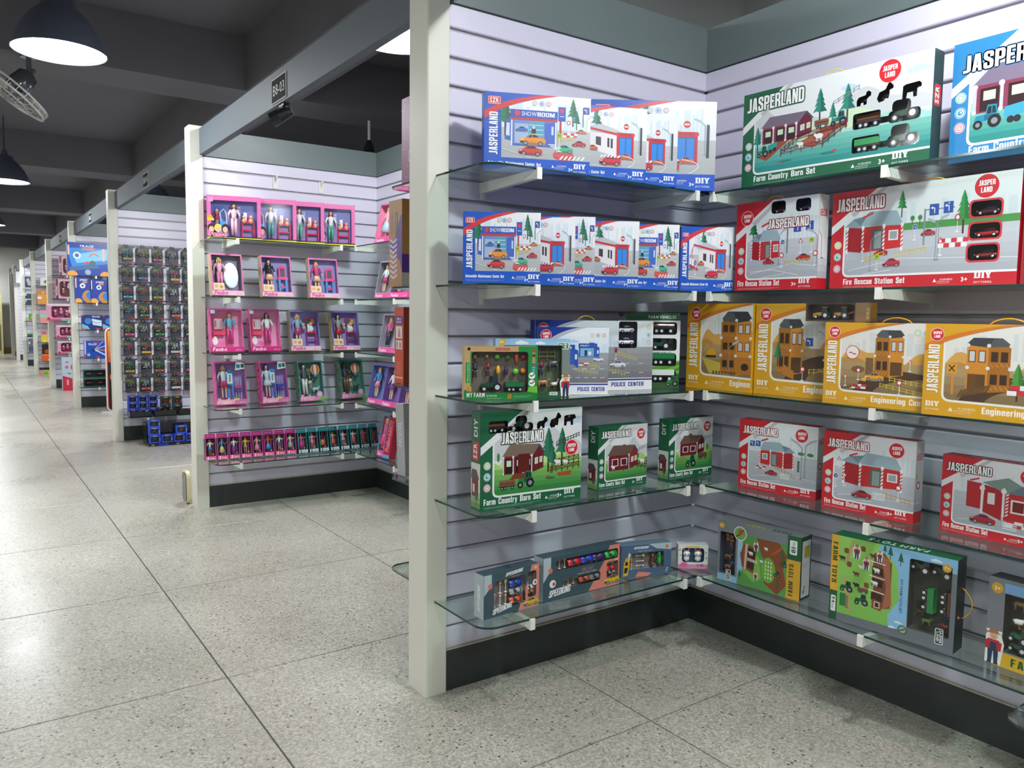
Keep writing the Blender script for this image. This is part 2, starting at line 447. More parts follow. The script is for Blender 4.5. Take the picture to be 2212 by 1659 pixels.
class Canvas:
    """flat print in drawing units (x right, y up, height 240 unless told), laid a hair above a face"""
    def __init__(s, w, h, H=240.0):
        s.w, s.h = w, h
        s.k = h / H
        s.W, s.H = w / s.k, H
        s.holes, s.items, s.lay = [], [], []
        s.ox = s.oy = 0.0; s.sx = s.sy = 1.0
        s.clip = True
    def at(s, ox=0, oy=0, sx=1, sy=None):
        s.ox, s.oy, s.sx, s.sy = ox, oy, sx, (sx if sy is None else sy)
        return s
    def T(s, p): return (s.ox + p[0] * s.sx, s.oy + p[1] * s.sy)
    def _add(s, tris, c, g, same=False):
        """tris: list of convex point lists already in canvas units"""
        if not tris: return
        if s.clip:   # keep inside the face
            W, H = s.W, s.H
            res = []
            for t in tris:
                b = bb(t)
                if b[0] >= -1e-6 and b[1] >= -1e-6 and b[2] <= W + 1e-6 and b[3] <= H + 1e-6: res.append(t); continue
                cur = t
                for ax, lim, sg in ((0, 0, 1), (0, W, -1), (1, 0, 1), (1, H, -1)):
                    nx = []
                    for j in range(len(cur)):
                        p, q = cur[j], cur[(j + 1) % len(cur)]
                        sp, sq = sg * (p[ax] - lim), sg * (q[ax] - lim)
                        if sp >= 0: nx.append(p)
                        if sp * sq < 0:
                            u = sp / (sp - sq)
                            nx.append((p[0] + u * (q[0] - p[0]), p[1] + u * (q[1] - p[1])))
                    cur = nx
                    if len(cur) < 3: break
                if len(cur) >= 3: res.append(cur)
            tris = res
        for h in s.holes:
            hb = bb(h); res = []
            for t in tris:
                b = bb(t)
                if b[0] >= hb[2] or b[2] <= hb[0] or b[1] >= hb[3] or b[3] <= hb[1]: res.append(t)
                else: res += clip_out(t, h)
            tris = res
        if not tris: return
        B = bb([p for t in tris for p in t])
        lv = s.last if same else 0
        for (x0, y0, x1, y1), l in (() if same else s.lay):
            if l >= lv and B[0] < x1 and B[2] > x0 and B[1] < y1 and B[3] > y0: lv = l + 1
        s.last = lv
        s.lay.append((B, lv))
        s.items.append((g, lv, tris, c))
    def poly(s, pts, c, g='picture_print', conv=False):
        P = [s.T(p) for p in pts]
        if conv: s._add([P], c, g)
        else: s._add([[P[i] for i in t] for t in tessellate_polygon([[V((x, y, 0)) for x, y in P]])], c, g)
    def rect(s, x, y, w, h, c, g='picture_print'): s.poly([(x, y), (x + w, y), (x + w, y + h), (x, y + h)], c, g, True)
    def grad(s, x, y, w, h, c0, c1, n=6, g='picture_print'):
        a, b = lin(c0), lin(c1)
        for i in range(n):
            t = (i + 0.5) / n
            s._add([[s.T(p) for p in ((x, y + h * i / n), (x + w, y + h * i / n), (x + w, y + h * (i + 1) / n), (x, y + h * (i + 1) / n))]],
                   tuple(a[k] + (b[k] - a[k]) * t for k in range(3)) + ('lin',), g)
    def ell(s, x, y, rx, c, ry=None, n=20, g='picture_print', a0=0, a1=360):
        ry = rx if ry is None else ry
        s.poly([(x + rx * math.cos(R(a0 + (a1 - a0) * i / n)), y + ry * math.sin(R(a0 + (a1 - a0) * i / n))) for i in range(n + (a1 - a0 < 360))], c, g, True)
    def rrect(s, x, y, w, h, r, c, g='picture_print'): s.poly(rr_pts(x, y, w, h, r), c, g, True)
    def line(s, pts, wd, c, g='picture_print'):
        for (x0, y0), (x1, y1) in zip(pts, pts[1:]):
            d = math.hypot(x1 - x0, y1 - y0) or 1
            nx, ny = -(y1 - y0) / d * wd / 2, (x1 - x0) / d * wd / 2
            s.poly([(x0 - nx, y0 - ny), (x1 - nx, y1 - ny), (x1 + nx, y1 + ny), (x0 + nx, y0 + ny)], c, g, True)
    def ring(s, x, y, r, wd, c, g='picture_print', n=18, a0=0, a1=360):
        q = [(x + r * math.cos(R(a0 + (a1 - a0) * i / n)), y + r * math.sin(R(a0 + (a1 - a0) * i / n))) for i in range(n + 1)]
        s._add([[s.T(p) for p in ((x + (r - wd) * (a[0] - x) / r, y + (r - wd) * (a[1] - y) / r), a, b, (x + (r - wd) * (b[0] - x) / r, y + (r - wd) * (b[1] - y) / r))][::-1] for a, b in zip(q, q[1:])], c, g)
    def text(s, t, x, y, h, c, w=None, var='b', oc=None, ang=0.0, shear=0.0, gap=0.1, g='lettering', anchor='l', squeeze=1.0):
        """cap height h; fitted to width w when given; oc = outline colour"""
        k = h / CAP
        pos, cx = [], 0.0
        for ch in t:
            if ch == ' ': cx += 0.26; continue
            a, b = glyph_box(var, ch)
            pos.append((ch, cx - a)); cx += b - a + gap
        wid = max(cx - gap, 1e-3)
        kx = (w / wid) if w else k * squeeze
        ox = {'l': 0, 'c': -wid * kx / 2, 'r': -wid * kx}[anchor]
        ca, sa = math.cos(R(ang)), math.sin(R(ang))
        def put(var, col, gg, same=False):
            tris = []
            for ch, px in pos:
                vs, tr = GLYPH[var, ch]
                Q = []
                for vx, vy in vs:
                    u, v = ox + (vx + px + shear * vy) * kx, vy * k
                    Q.append(s.T((x + u * ca - v * sa, y + u * sa + v * ca)))
                tris += [[Q[i] for i in f] for f in tr]
            s._add(tris, col, gg, same)
        if oc and var == 'k':
            o = h * .085; X, Y = x, y
            for i in range(8):
                x, y = X + o * math.cos(i * math.pi / 4), Y + o * math.sin(i * math.pi / 4)
                put(var, oc, g, i > 0)
            x, y = X, Y
        elif oc: put('x', oc, g)
        put(var, c, g)
        return wid * kx
    def build(s, parent, fn, mat=None, prefix=''):
        """fn(x, y, off) -> local point, x and y in metres on the face"""
        groups = {}
        for g, lv, tris, c in s.items: groups.setdefault(g, []).append((lv, tris, c))
        out = {}
        for g, its in groups.items():
            mb = MB()
            for lv, tris, c in its:
                off = 0.00025 + 0.00005 * lv
                for t in tris:
                    P = [fn(p[0] * s.k, p[1] * s.k, off) for p in t]
                    if isinstance(c, tuple): mb.poly(P, [c[:3]] * len(P))
                    else: mb.poly(P, c)
            out[g] = mb.build(prefix + g, mat or M['print'], parent)
        return out

def rr_pts(x, y, w, h, r, n=3):
    P = []
    for cx, cy, a in ((x + w - r, y + r, -90), (x + w - r, y + h - r, 0), (x + r, y + h - r, 90), (x + r, y + r, 180)):
        P += [(cx + r * math.cos(R(a + 90 * i / n)), cy + r * math.sin(R(a + 90 * i / n))) for i in range(n + 1)]
    return P
def oct_pts(x, y, rx, ry, n=10): return [(x + rx * math.cos(2 * math.pi * i / n), y + ry * math.sin(2 * math.pi * i / n)) for i in range(n)]

def front(x, y, off): return (x, -off, y)
# ------------------------------------------------------------------ the hall
XB = 2.455                       # face of the back slat walls
YD = [2.195, 5.19, 8.36, 11.55, 14.70, 17.92, 20.95, 23.5, 25.6]   # faces of the dividers
PX0, PX1 = 1.203, 1.283          # posts
ZP = 2.21                        # top of slat panels
GROOVES = [0.217 + 0.0871 * k for k in range(23)]

def sbox(name, x0, y0, z0, x1, y1, z1, mat, parent=None):
    mb = MB(); mb.box(x0, y0, z0, x1, y1, z1, None)
    o = mb.build(name, mat, parent)
    return o if parent is not None else struct(o)

# floor: joint bed with one slab per terrazzo tile
fl = sbox('floor', -3.4, -1.6, -0.06, 3.0, 28.2, -0.004, M['joint'])
mb = MB()
a, b_, e = 0.4988, 0.5048, 0.0012
mb.faces([(-a, -b_, -.03), (a, -b_, -.03), (a, b_, -.03), (-a, b_, -.03), (-a, -b_, -e), (a, -b_, -e), (a, b_, -e), (-a, b_, -e),
          (-a + e, -b_ + e, 0), (a - e, -b_ + e, 0), (a - e, b_ - e, 0), (-a + e, b_ - e, 0)],
         [(0, 1, 5, 4), (1, 2, 6, 5), (2, 3, 7, 6), (3, 0, 4, 7), (4, 5, 9, 8), (5, 6, 10, 9), (6, 7, 11, 10), (7, 4, 8, 11), (8, 9, 10, 11)], None)
tile_me = mb.mesh('tile', M['tile'])
for i in range(-4, 2):
    for j in range(-4, 25):
        link('tile', tile_me, fl, (0.712 + 1.003 * (i + 0.5), 2.687 + 1.015 * (j + 0.5), 0))

# ceiling with coffers
sbox('ceiling', -3.4, -1.6, 3.29, 6.5, 28.2, 3.4, M['ceil'])
for y in (1.53, 6.13, 10.75, 15.4, 20.0, 24.6):
    sbox('beam', -3.4, y, 2.9, 6.5, y + 0.5, 3.289, M['ceil'])
for x in (-2.6, 1.84):
    for y0, y1 in ((-1.6, 1.53), (2.03, 6.13), (6.63, 10.75), (11.25, 15.4), (15.9, 20.0), (20.5, 24.6), (25.1, 28.2)):
        sbox('beam', x, y0, 2.9, x + 0.42, y1, 3.289, M['ceil'])
sbox('beam', 2.27, 3.2, 2.9, 6.3, 3.33, 3.289, M['bounce_lit_beam'])
sbox('beam', 3.9, 0.9, 2.95, 4.05, 3.199, 3.289, M['bounce_lit_beam'])
# far wall, wall across the aisle
sbox('wall_far', -3.4, 27.6, 0, 6.5, 27.8, 3.29, M['plain'])
sbox('baseboard_far', -3.4, 27.58, 0, 1.3, 27.6, 0.16, flat_mat('tan_base', '#b3925a', 0.6))
sbox('wall_left', -3.4, -1.6, 0, -3.2, 27.6, 3.29, M['plain'])
sbox('wall_outer', 6.4, -1.6, 0, 6.5, 27.6, 3.29, M['ceil'])

def slat_profile(z0, z1, t=0.014, c=0.0035):
    return [(t, z0), (c * .6, z0), (0, z0 + c), (0, z1 - .006), (.010, z1), (t, z1)]

def slat_wall(name, axis, face, u0, u1, detail=True):
    """axis 'D': divider facing -Y at y=face, from x=u0 to u1;  axis 'B': back wall facing -X at x=face"""
    if axis == 'D': w = sbox(name, u0, face + .014, .12, u1, face + .085, ZP, M['wall_back'])
    else: w = sbox(name, face + .014, u0, .12, face + .1, u1, ZP, M['wall_back'])
    edges = [0.142] + GROOVES + [ZP - .001]
    meshes = {}
    stuff = MB()
    for k in range(len(edges) - 1):
        z0 = edges[k] + (0.004 if k else 0)
        z1 = edges[k + 1] - (0.004 if k < len(edges) - 2 else 0)
        h = round(z1 - z0, 4)
        if detail:
            if h not in meshes:
                m = MB(); prof = slat_profile(0, h)
                m.prism(prof, 0, u1 - u0, None, axis='x' if axis == 'D' else 'y')
                meshes[h] = m.mesh('slat', M['wall'])
            link('slat', meshes[h], w, (u0, face, z0) if axis == 'D' else (face, u0, z0))
        else:
            if axis == 'D': stuff.box(u0, face, z0, u1, face + .014, z1, None)
            else: stuff.box(face, u0, z0, face + .014, u1, z1, None)
    if not detail:
        o = stuff.build('slat', M['wall'], w); o['kind'] = 'stuff'
    # dark base with a pale lip, grey band above
    if axis == 'D':
        s = sbox('baseboard', u0, face - .006, 0, u1 - .006, face + .085, .138, M['base'])
        sbox('lip', u0, face - .007, .138, u1 - .006, face + .014, .142, M['base_lip'], s)
        t = sbox('trim', u0, face - .003, ZP, u1, face + .05, 2.372, M['band'])
    else:
        s = sbox('baseboard', face - .006, u0, 0, face + .1, u1, .138, M['base'])
        sbox('lip', face - .007, u0, .138, face + .014, u1, .142, M['base_lip'], s)
        t = sbox('trim', face - .003, u0, ZP, face + .05, u1 - .003, 2.372, M['band'])
    return w

def post(y):
    m = MB()
    x0, x1, y0, y1, b = PX0, PX1, y - .011, y + .109, .004
    o8 = [(x0 + b, y0), (x1 - b, y0), (x1, y0 + b), (x1, y1 - b), (x1 - b, y1), (x0 + b, y1), (x0, y1 - b), (x0, y0 + b)]
    m.prism(o8, 0, 2.385, None, axis='z')
    return struct(m.build('pillar', M['post']))

def header(y0, y1):
    return sbox('beam', 1.262, y0 + .11, 2.212, 1.302, y1 - .012, 2.368, M['beam'])

prev = 0.52
for i, y in enumerate(YD):
    near = i < 6
    slat_wall('wall_divider', 'D', y, PX1 + .001, XB + .01, near)
    slat_wall('wall_back', 'B', XB, prev + .06, y, i < 4)
    post(y)
    header(YD[i - 1] if i else -0.9, y)
    prev = y + .09
# far side panel of the near booth, just past the frame
slat_wall('wall_side', 'D', 0.42, 1.99, XB, True)

# ------------------------------------------------------------------ glass shelves
def rounded_rect(x0, y0, x1, y1, r, corners):
    """outline counter-clockwise; corners = set of indices (0 = x0y0, 1 = x1y0, 2 = x1y1, 3 = x0y1) that are rounded"""
    P = []
    for i, (cx, cy, sx, sy, a) in enumerate(((x0, y0, 1, 1, 180), (x1, y0, -1, 1, 270), (x1, y1, -1, -1, 0), (x0, y1, 1, -1, 90))):
        if i in corners:
            P += [(cx + sx * r + r * math.cos(R(a + 90 * k / 8)), cy + sy * r + r * math.sin(R(a + 90 * k / 8))) for k in range(9)]
        else: P.append((cx, cy))
    return P

def bracket_mesh():
    m = MB()
    w = .009
    m.prism([(0, -.034), (.296, -.023), (.296, .001), (0, .001)], -w, w, None, axis='x')
    m.box(-w, .296, -.025, w, .306, .001, None)
    m.box(-w, .3055, -.026, w, .3125, .0082, None)
    m.box(-w * .7, -.0005, -.05, w * .7, .012, -.0005, None)
    return m.mesh('bracket', M['white_metal'])
BRACKET = bracket_mesh()

def shelf(axis, face, z, u0, u1, br, label, depth=.302, round_=None, flip=False, group=None):
    """z = underside of the glass"""
    t = .008
    m = MB()
    if axis == 'D':
        loc = (0, face, z)
        P = rounded_rect(u0, -depth, u1, -.002, .055, round_ if round_ is not None else {0})
    elif axis == 'F':                      # far face of a divider, looking +Y
        loc = (0, face, z)
        P = rounded_rect(u0, .002, u1, depth, .055, round_ if round_ is not None else {3})
    else:
        loc = (face, 0, z)
        P = rounded_rect(-depth, u0, -.002, u1, .055, round_ if round_ is not None else set())
    n = len(P)
    zg = .0015
    m.poly([(x, y, zg) for x, y in reversed(P)], None)
    m.poly([(x, y, t) for x, y in P], None)
    m.mi = 1
    for i in range(n):
        a, b = P[i], P[(i + 1) % n]
        m.poly([(*a, zg), (*b, zg), (*b, t), (*a, t)], None)
    root = thing('glass_shelf', label, 'shelf', loc, 0, group)
    m.build('pane', [M['glass'], M['glass_edge']], root)
    for u in br:
        o = link('bracket', BRACKET, root)
        if axis == 'D': o.location = (u, 0, 0); o.rotation_euler = (0, 0, math.pi)
        elif axis == 'F': o.location = (u, 0, 0)
        else: o.location = (0, u, 0); o.rotation_euler = (0, 0, math.pi / 2)
    return root

SZ = [.311, .647, .983, 1.329, 1.669]          # undersides
TOPZ = [z + .0085 for z in SZ]
LEVEL = ['lowest', 'second lowest', 'middle', 'second highest', 'top']
for k, z in enumerate(SZ):
    on = ['the silvery car sets', 'three green barn boxes', 'the police and vegetable sets', 'the smaller blue garage boxes', 'the larger blue garage boxes'][k]
    shelf('D', YD[0], z, 1.235, 2.15, (1.41, 2.085), f'{LEVEL[k]} glass shelf beside the near cream pillar, carrying {on}')
    on = ['farm toy window boxes', 'three small red fire station boxes', 'four yellow building site boxes', 'the tall and the wide red fire station boxes', 'green and blue barn boxes'][k]
    shelf('B', XB, z, .72 if k else .81, 2.185, (1.875, 1.255), f'{LEVEL[k]} glass shelf carrying {on}', round_=set())
for k, z in enumerate(SZ):
    z += .012 if k == 4 else .004
    on = ['row of tiny doll cartons', 'leaning doll cartons with balloon and clinic sets', 'leaning pink doll cartons', 'three tilted doll cartons', 'four pink framed doll sets'][k]
    shelf('D', YD[1], z, 1.255, 2.15, (1.40, 2.06), f'{LEVEL[k]} doll booth glass shelf carrying {on}')
    shelf('B', XB, z, 2.75, 5.18, (4.855, 4.3), f'{LEVEL[k]} glass shelf along the doll booth back wall', round_=set())
    shelf('F', YD[0] + .09, z, 1.262, 2.1, (1.6, 2.0), f'{LEVEL[k]} glass shelf edge peeping out behind the near cream pillar', round_={3})
FARZ = {3: [.273, .643, 1.001, 1.343, 1.681], 4: [.549, .809, 1.081, 1.433, 1.801], 5: [.270, .632, 1.0, 1.363, 1.720]}
for i in FARZ:
    for k, z in enumerate(FARZ[i]):
        shelf('D', YD[i], z, 1.25, 2.2, (1.46,), LEVEL[k] + ' small glass shelf in the ' + {3: 'racing track booth', 4: 'pink toy booth', 5: 'orange and yellow toy booth'}[i] + ' down the aisle')
shelf('F', 0.50, .305, 1.975, 2.35, (2.3,), 'low glass shelf with a rounded corner cut by the picture edge', round_={3})
shelf('F', 0.50, .838, 1.985, 2.35, (2.3,), 'upper dark glass shelf corner crossing a red fire station box', round_={3})

# ------------------------------------------------------------------ lamps
def lamp(x, y, z, label, watts, group, zc=3.29, visible_parts=True):
    root = thing('pendant_lamp', label, 'lamp', (x, y, z), 0, group)
    m = MB()
    prof = [(.228, .0), (.226, .008), (.212, .05), (.182, .115), (.145, .17), (.108, .21), (.085, .232), (.078, .262), (.05, .275), (.03, .28)]
    m.lathe(prof, None, 40)
    m.lathe([(r - .004, zz) for r, zz in reversed(prof[:7])], None, 40)
    m.build('shade', M['shade'], root, smooth=True)
    m = MB(); m.lathe([(.03, .279), (.022, .33), (.008, .34), (.006, zc - z)], None, 12)
    m.build('rod', M['shade'], root, smooth=True)
    m = MB(); m.lathe([(.001, .012), (.222, .012)], None, 40)
    m.build('diffuser', M['glow'], root)
    ld = bpy.data.lights.new('lamp_light', 'AREA')
    ld.shape = 'DISK'; ld.size = .43; ld.energy = watts[0]; ld.color = LAMP_COL; ld.spread = R(165)
    lo = bpy.data.objects.new('lamp_light', ld)
    COL.objects.link(lo); lo.parent = root; lo.location = (0, 0, .004)
    pd = bpy.data.lights.new('bulb_light', 'POINT')
    pd.energy = watts[1]; pd.shadow_soft_size = .07; pd.color = LAMP_COL
    po = bpy.data.objects.new('bulb_light', pd)
    COL.objects.link(po); po.parent = root; po.location = (0, 0, -.002)
names = ['big dome lamp hanging over the aisle, nearest and fully in view', 'small dome lamp over the aisle beyond the big one, cut by the picture edge',
         'dome lamp far down the aisle', 'dome lamp at the far end of the aisle', 'dome lamp over the aisle behind the viewpoint', 'unseen dome lamp added to brighten the far wall']
for (x, y), n in zip(AISLE_LAMPS, names): lamp(x, y, LAMP_Z - .015, n, LAMP_W['aisle'] if y < 26 else (40.0, 60.0), 'aisle dome lamps')
for i, (x, y) in enumerate(BOOTH_LAMPS):
    n = ['dome lamp above the blue and red box booth', 'bright dome lamp above the doll booth, half behind the cream pillar'][i] if i < 2 else \
        'dome lamp above the ' + ['bike card', 'racing track', 'pink toy', 'orange toy', 'grey case', 'far white panel'][i - 2] + ' booth'
    lamp(x, y, LAMP_Z if i < 2 else 2.34, n, LAMP_W['booth'] if i else (12.0, 82.0), 'booth dome lamps')

for i, (x, y) in enumerate(OPPOSITE_FILL_LAMPS):
    lamp(x, y, LAMP_Z, ['unseen fill lamp added across the aisle, behind the viewer', 'unseen fill lamp added across from the blue and red box booth', 'unseen fill lamp added across from the doll booth', 'unseen fill lamp added across from the bike cards', 'unseen fill lamp added across from the racing track boxes', 'unseen fill lamp added last in the row across the aisle'][i], LAMP_W['opposite_fill'], 'added fill lamps across the aisle')
# ------------------------------------------------------------------ little pictures for the printed faces
def a_tree(cv, x, y, h, c='#2c7a5c', c2='#1f5f47', trunk='#4a3429'):
    cv.rect(x - h * .025, y, h * .05, h * .5, trunk)
    for i, (b, t, w) in enumerate(((.34, .62, .23), (.5, .76, .18), (.64, .88, .14), (.78, 1.0, .09))):
        b, t, w = y + b * h, y + t * h, w * h
        cv.poly([(x - w, b), (x - w * .45, b + .035 * h), (x, b - .02 * h), (x + w * .45, b + .035 * h), (x + w, b), (x + w * .12, t), (x - w * .12, t)], c)
        cv.poly([(x + w * .1, b), (x + w, b), (x + w * .12, t)], c2)
def a_fence(cv, x0, y0, x1, y1, h, n, c, cross=True, wd=1.4):
    for k in (.35, .85): cv.line([(x0, y0 + h * k), (x1, y1 + h * k)], wd, c)
    for i in range(n + 1):
        t = i / n; X, Y = x0 + (x1 - x0) * t, y0 + (y1 - y0) * t
        cv.rect(X - wd * .7, Y, wd * 1.4, h, c)
        if cross and i < n:
            X2, Y2 = x0 + (x1 - x0) * (i + 1) / n, y0 + (y1 - y0) * (i + 1) / n
            cv.line([(X, Y + h * .35), (X2, Y2 + h * .85)], wd * .7, c)
            cv.line([(X, Y + h * .85), (X2, Y2 + h * .35)], wd * .7, c)
def a_cloud(cv, x, y, w, c='#c3def2'):
    for dx, r in ((-.3, .16), (0, .24), (.28, .18), (.5, .1)): cv.ell(x + dx * w, y + r * w * .5, r * w, c, r * w * .7, 12)
def a_skyline(cv, x, y, w, h, c, n=14, seed=3):
    rnd = random.Random(seed)
    for i in range(n):
        bw = w / n * rnd.uniform(.5, .95); bh = h * rnd.uniform(.35, 1)
        cv.rect(x + w * i / n, y, bw, bh, c)
def a_barn(cv, x, y, w, h, wall='#8c2230', dark='#5d141f', roof='#6d5f66', open_=True, gable='r'):
    m = .72 if gable == 'r' else .0
    f = lambda u, v: (x + u * w, y + v * h)
    cv.poly([f(0, 0), f(.72, 0), f(.72, .6), f(0, .62)], wall)
    cv.poly([f(.72, 0), f(1, .12), f(1, .66), f(.88, .88), f(.72, .6)], dark)
    cv.poly([f(-.03, .6), f(.74, .58), f(.9, .95), f(.16, 1)], roof)
    cv.poly([f(.74, .58), f(.9, .95), f(1.04, .64), f(.99, .66), f(.88, .86)], '#4d4550')
    if open_:
        for u in (.05, .3, .52):
            cv.poly([f(u, .03), f(u + .17, .03), f(u + .17, .52), f(u, .52)], '#2e0d12')
            cv.poly([f(u + .03, .26), f(u + .14, .26), f(u + .14, .46), f(u + .03, .46)], '#cfe6c4')
    else:
        for u in (.12, .42):
            cv.poly([f(u, .16), f(u + .22, .16), f(u + .22, .46), f(u, .46)], '#f1efec')
            cv.poly([f(u + .025, .19), f(u + .195, .19), f(u + .195, .43), f(u + .025, .43)], '#5a1a20')
    for u in ((.0, .24, .49, .7) if open_ else (.0, .7)):
        cv.poly([f(u - .012, 0), f(u + .018, 0), f(u + .018, .6), f(u - .012, .6)], '#c8ccd6')
        cv.ell(*f(u, .57), w * .028, '#e8e9ee', n=8); cv.ell(*f(u, .03), w * .022, '#e8e9ee', n=8)
    cv.poly([f(.78, .26), f(.86, .28), f(.86, .5), f(.78, .47)], '#eef0ee'); cv.poly([f(.9, .3), f(.97, .32), f(.97, .52), f(.9, .5)], '#eef0ee')
    cv.poly([f(.795, .29), f(.848, .3), f(.848, .47), f(.795, .45)], '#bcd9a6'); cv.poly([f(.912, .33), f(.96, .34), f(.96, .49), f(.912, .48)], '#bcd9a6')
def a_car(cv, x, y, L, c, glass='#27304a', dark='#20222a', flip=False):
    q = (lambda u, v: (x + (1 - u) * L, y + v * L)) if flip else (lambda u, v: (x + u * L, y + v * L))
    r0 = lin(c); hi = tuple(min(1, v * 1.25 + .06) for v in r0) + ('lin',); lo = tuple(v * .62 for v in r0) + ('lin',)
    cv.ell(x + L * .5, y + .05 * L, L * .54, '#84878c', L * .045, 14)
    cv.poly([q(0, .11), q(.0, .19), q(.06, .25), q(.2, .28), q(.36, .4), q(.48, .425), q(.64, .41), q(.8, .31), q(.95, .28), q(1, .22), q(.99, .1), q(.9, .06), q(.1, .06)], c)
    cv.poly([q(.0, .19), q(.06, .25), q(.2, .28), q(.3, .3), q(.12, .22)], hi); cv.poly([q(.1, .06), q(.9, .06), q(.97, .12), q(.5, .12), q(.04, .12)], lo)
    cv.poly([q(.24, .29), q(.37, .385), q(.47, .405), q(.47, .3)], glass); cv.poly([q(.5, .3), q(.5, .405), q(.63, .39), q(.76, .31)], glass)
    cv.poly([q(.28, .3), q(.37, .37), q(.4, .37), q(.32, .3)], '#8fa3bd')
    cv.poly([q(.01, .1), q(.05, .17), q(.16, .16), q(.1, .08)], dark); cv.poly([q(.04, .19), q(.14, .24), q(.14, .21), q(.06, .175)], '#e9edf2')
    cv.line([q(.48, .3), q(.47, .1)], L * .008, lo); cv.line([q(.2, .22), q(.95, .22)], L * .01, hi)
    for u in (.23, .8):
        cv.ell(*q(u, .085), L * .09, dark, n=12); cv.ell(*q(u, .085), L * .058, '#b9bcc4', n=10); cv.ell(*q(u, .085), L * .025, '#4a4d55', n=8)
def a_tractor(cv, x, y, L, c='#1f8a57', c2='#16603e'):
    f = lambda u, v: (x + u * L, y + v * L)
    cv.poly([f(.05, .25), f(.5, .28), f(.5, .52), f(.12, .5)], c)
    cv.poly([f(.42, .3), f(.95, .3), f(.95, .48), f(.42, .52)], c2)
    cv.poly([f(.45, .5), f(.88, .5), f(.84, .84), f(.52, .86)], c); cv.poly([f(.5, .53), f(.66, .53), f(.66, .79), f(.55, .79)], '#10202a'); cv.poly([f(.69, .53), f(.83, .53), f(.8, .78), f(.69, .79)], '#16303a')
    for u, r in ((.2, .17), (.78, .24)): cv.ell(*f(u, r), r * L, '#17181b', n=14); cv.ell(*f(u, r), r * L * .5, '#8f949b', n=10)
def a_logs(cv, x, y, L, c='#7a4a35'):
    cv.rect(x, y + L * .16, L, L * .05, '#2a2b2e')
    for v, n in ((.3, 3), (.44, 2)):
        for i in range(n): cv.poly(rr_pts(x + L * (.02 + .01 * i), y + L * (v - .08 + .03 * i), L * .94, L * .12, L * .05), [c, '#8c5a40', '#6b3d2c'][i])
    for u in (.2, .38, .8): cv.ell(x + u * L, y + L * .1, L * .1, '#17181b', n=10); cv.ell(x + u * L, y + L * .1, L * .05, '#9a9ea6', n=8)
def a_sheep(cv, x, y, s, c='#f2f1ee'):
    cv.ell(x, y + s * .5, s * .45, c, s * .26, 10); cv.ell(x - s * .45, y + s * .65, s * .16, c, n=8)
    for u in (-.28, -.12, .15, .3): cv.rect(x + u * s - s * .04, y, s * .08, s * .34, c)
def a_lamp(cv, x, y, h, c='#8a949c', d=1):
    cv.rect(x - h * .012, y, h * .024, h * .85, c); cv.ell(x, y, h * .05, c, h * .02, 8)
    cv.line([(x, y + h * .85), (x + d * h * .16, y + h)], h * .025, c)
    cv.poly([(x + d * h * .12, y + h * .93), (x + d * h * .34, y + h * 1.03), (x + d * h * .32, y + h * 1.08), (x + d * h * .1, y + h)], '#b4bcc3')
def a_sign(cv, x, y, h, kind='round', c='#c8202c'):
    cv.rect(x - h * .02, y, h * .04, h * .75, '#e9ebee'); cv.ell(x, y, h * .15, '#e9ebee', h * .05, 10)
    if kind == 'round': cv.ell(x, y + h * .85, h * .2, c, n=14); cv.ell(x, y + h * .85, h * .13, '#f4f4f4', n=12)
    elif kind == 'blue': cv.ell(x, y + h * .85, h * .2, '#f4f4f4', n=14); cv.ell(x, y + h * .85, h * .17, '#2d4fa8', n=14); cv.line([(x - h * .08, y + h * .93), (x + h * .03, y + h * .75)], h * .03, '#f2f2f2'); cv.line([(x + h * .08, y + h * .93), (x + h * .03, y + h * .75)], h * .03, '#f2f2f2')
    elif kind == 'tri': cv.poly([(x - h * .2, y + h * .7), (x + h * .2, y + h * .7), (x, y + h * 1.06)], c); cv.poly([(x - h * .12, y + h * .74), (x + h * .12, y + h * .74), (x, y + h * .95)], '#f4f4f4')
    elif kind == 'h': cv.ell(x, y + h * .85, h * .2, '#b6cf2e', n=14); cv.text('H', x, y + h * .76, h * .2, '#3f5a12', anchor='c', g='picture_print')
def a_road_sign(cv, x, y, w, c='#2a55a8', turn=True):
    cv.rect(x, y, w, w * 1.05, c)
    cv.rect(x + w * .5, y + w * .18, w * .1, w * .5, '#f3f3f3'); cv.line([(x + w * .55, y + w * .66), (x + w * .28, y + w * .7)], w * .1, '#f3f3f3')
    cv.poly([(x + w * .12, y + w * .7), (x + w * .34, y + w * .86), (x + w * .34, y + w * .54)], '#f3f3f3')
    if not turn: cv.poly([(x + w * .45, y + w * .84), (x + w * .65, y + w * .84), (x + w * .55, y + w * 1.0)], '#f3f3f3')
def a_barrier(cv, x, y, w, n=4):
    for k, yy in ((0, 0), (1, .3)):
        for i in range(n):
            u = x + w * i / n + (w * .06 if k else 0)
            cv.poly([(u, y + yy * w * .5), (u + w / n * .94, y + yy * w * .5), (u + w / n * .94, y + yy * w * .5 + w * .13), (u, y + yy * w * .5 + w * .13)], '#d2323a' if (i + k) % 2 else '#f3f1ee')
def a_icons(cv, x, y, r, dx, dy, cols=('#8fbf72', '#2f9fc0', '#d4607a')):
    for i, c in enumerate(cols):
        cv.ell(x + dx * i, y + dy * i, r, '#f1f2ef', n=18, g='icon_print'); cv.ring(x + dx * i, y + dy * i, r * .92, r * .18, c, 'icon_print')
        if i == 1: cv.ell(x + dx * i, y + dy * i, r * .48, c, n=12, g='icon_print'); cv.ell(x + dx * i + r * .12, y + dy * i + r * .1, r * .2, '#f4f6f4', n=8, g='icon_print')
        else: cv.ring(x + dx * i, y + dy * i, r * .5, r * .14, c, 'icon_print', 12)
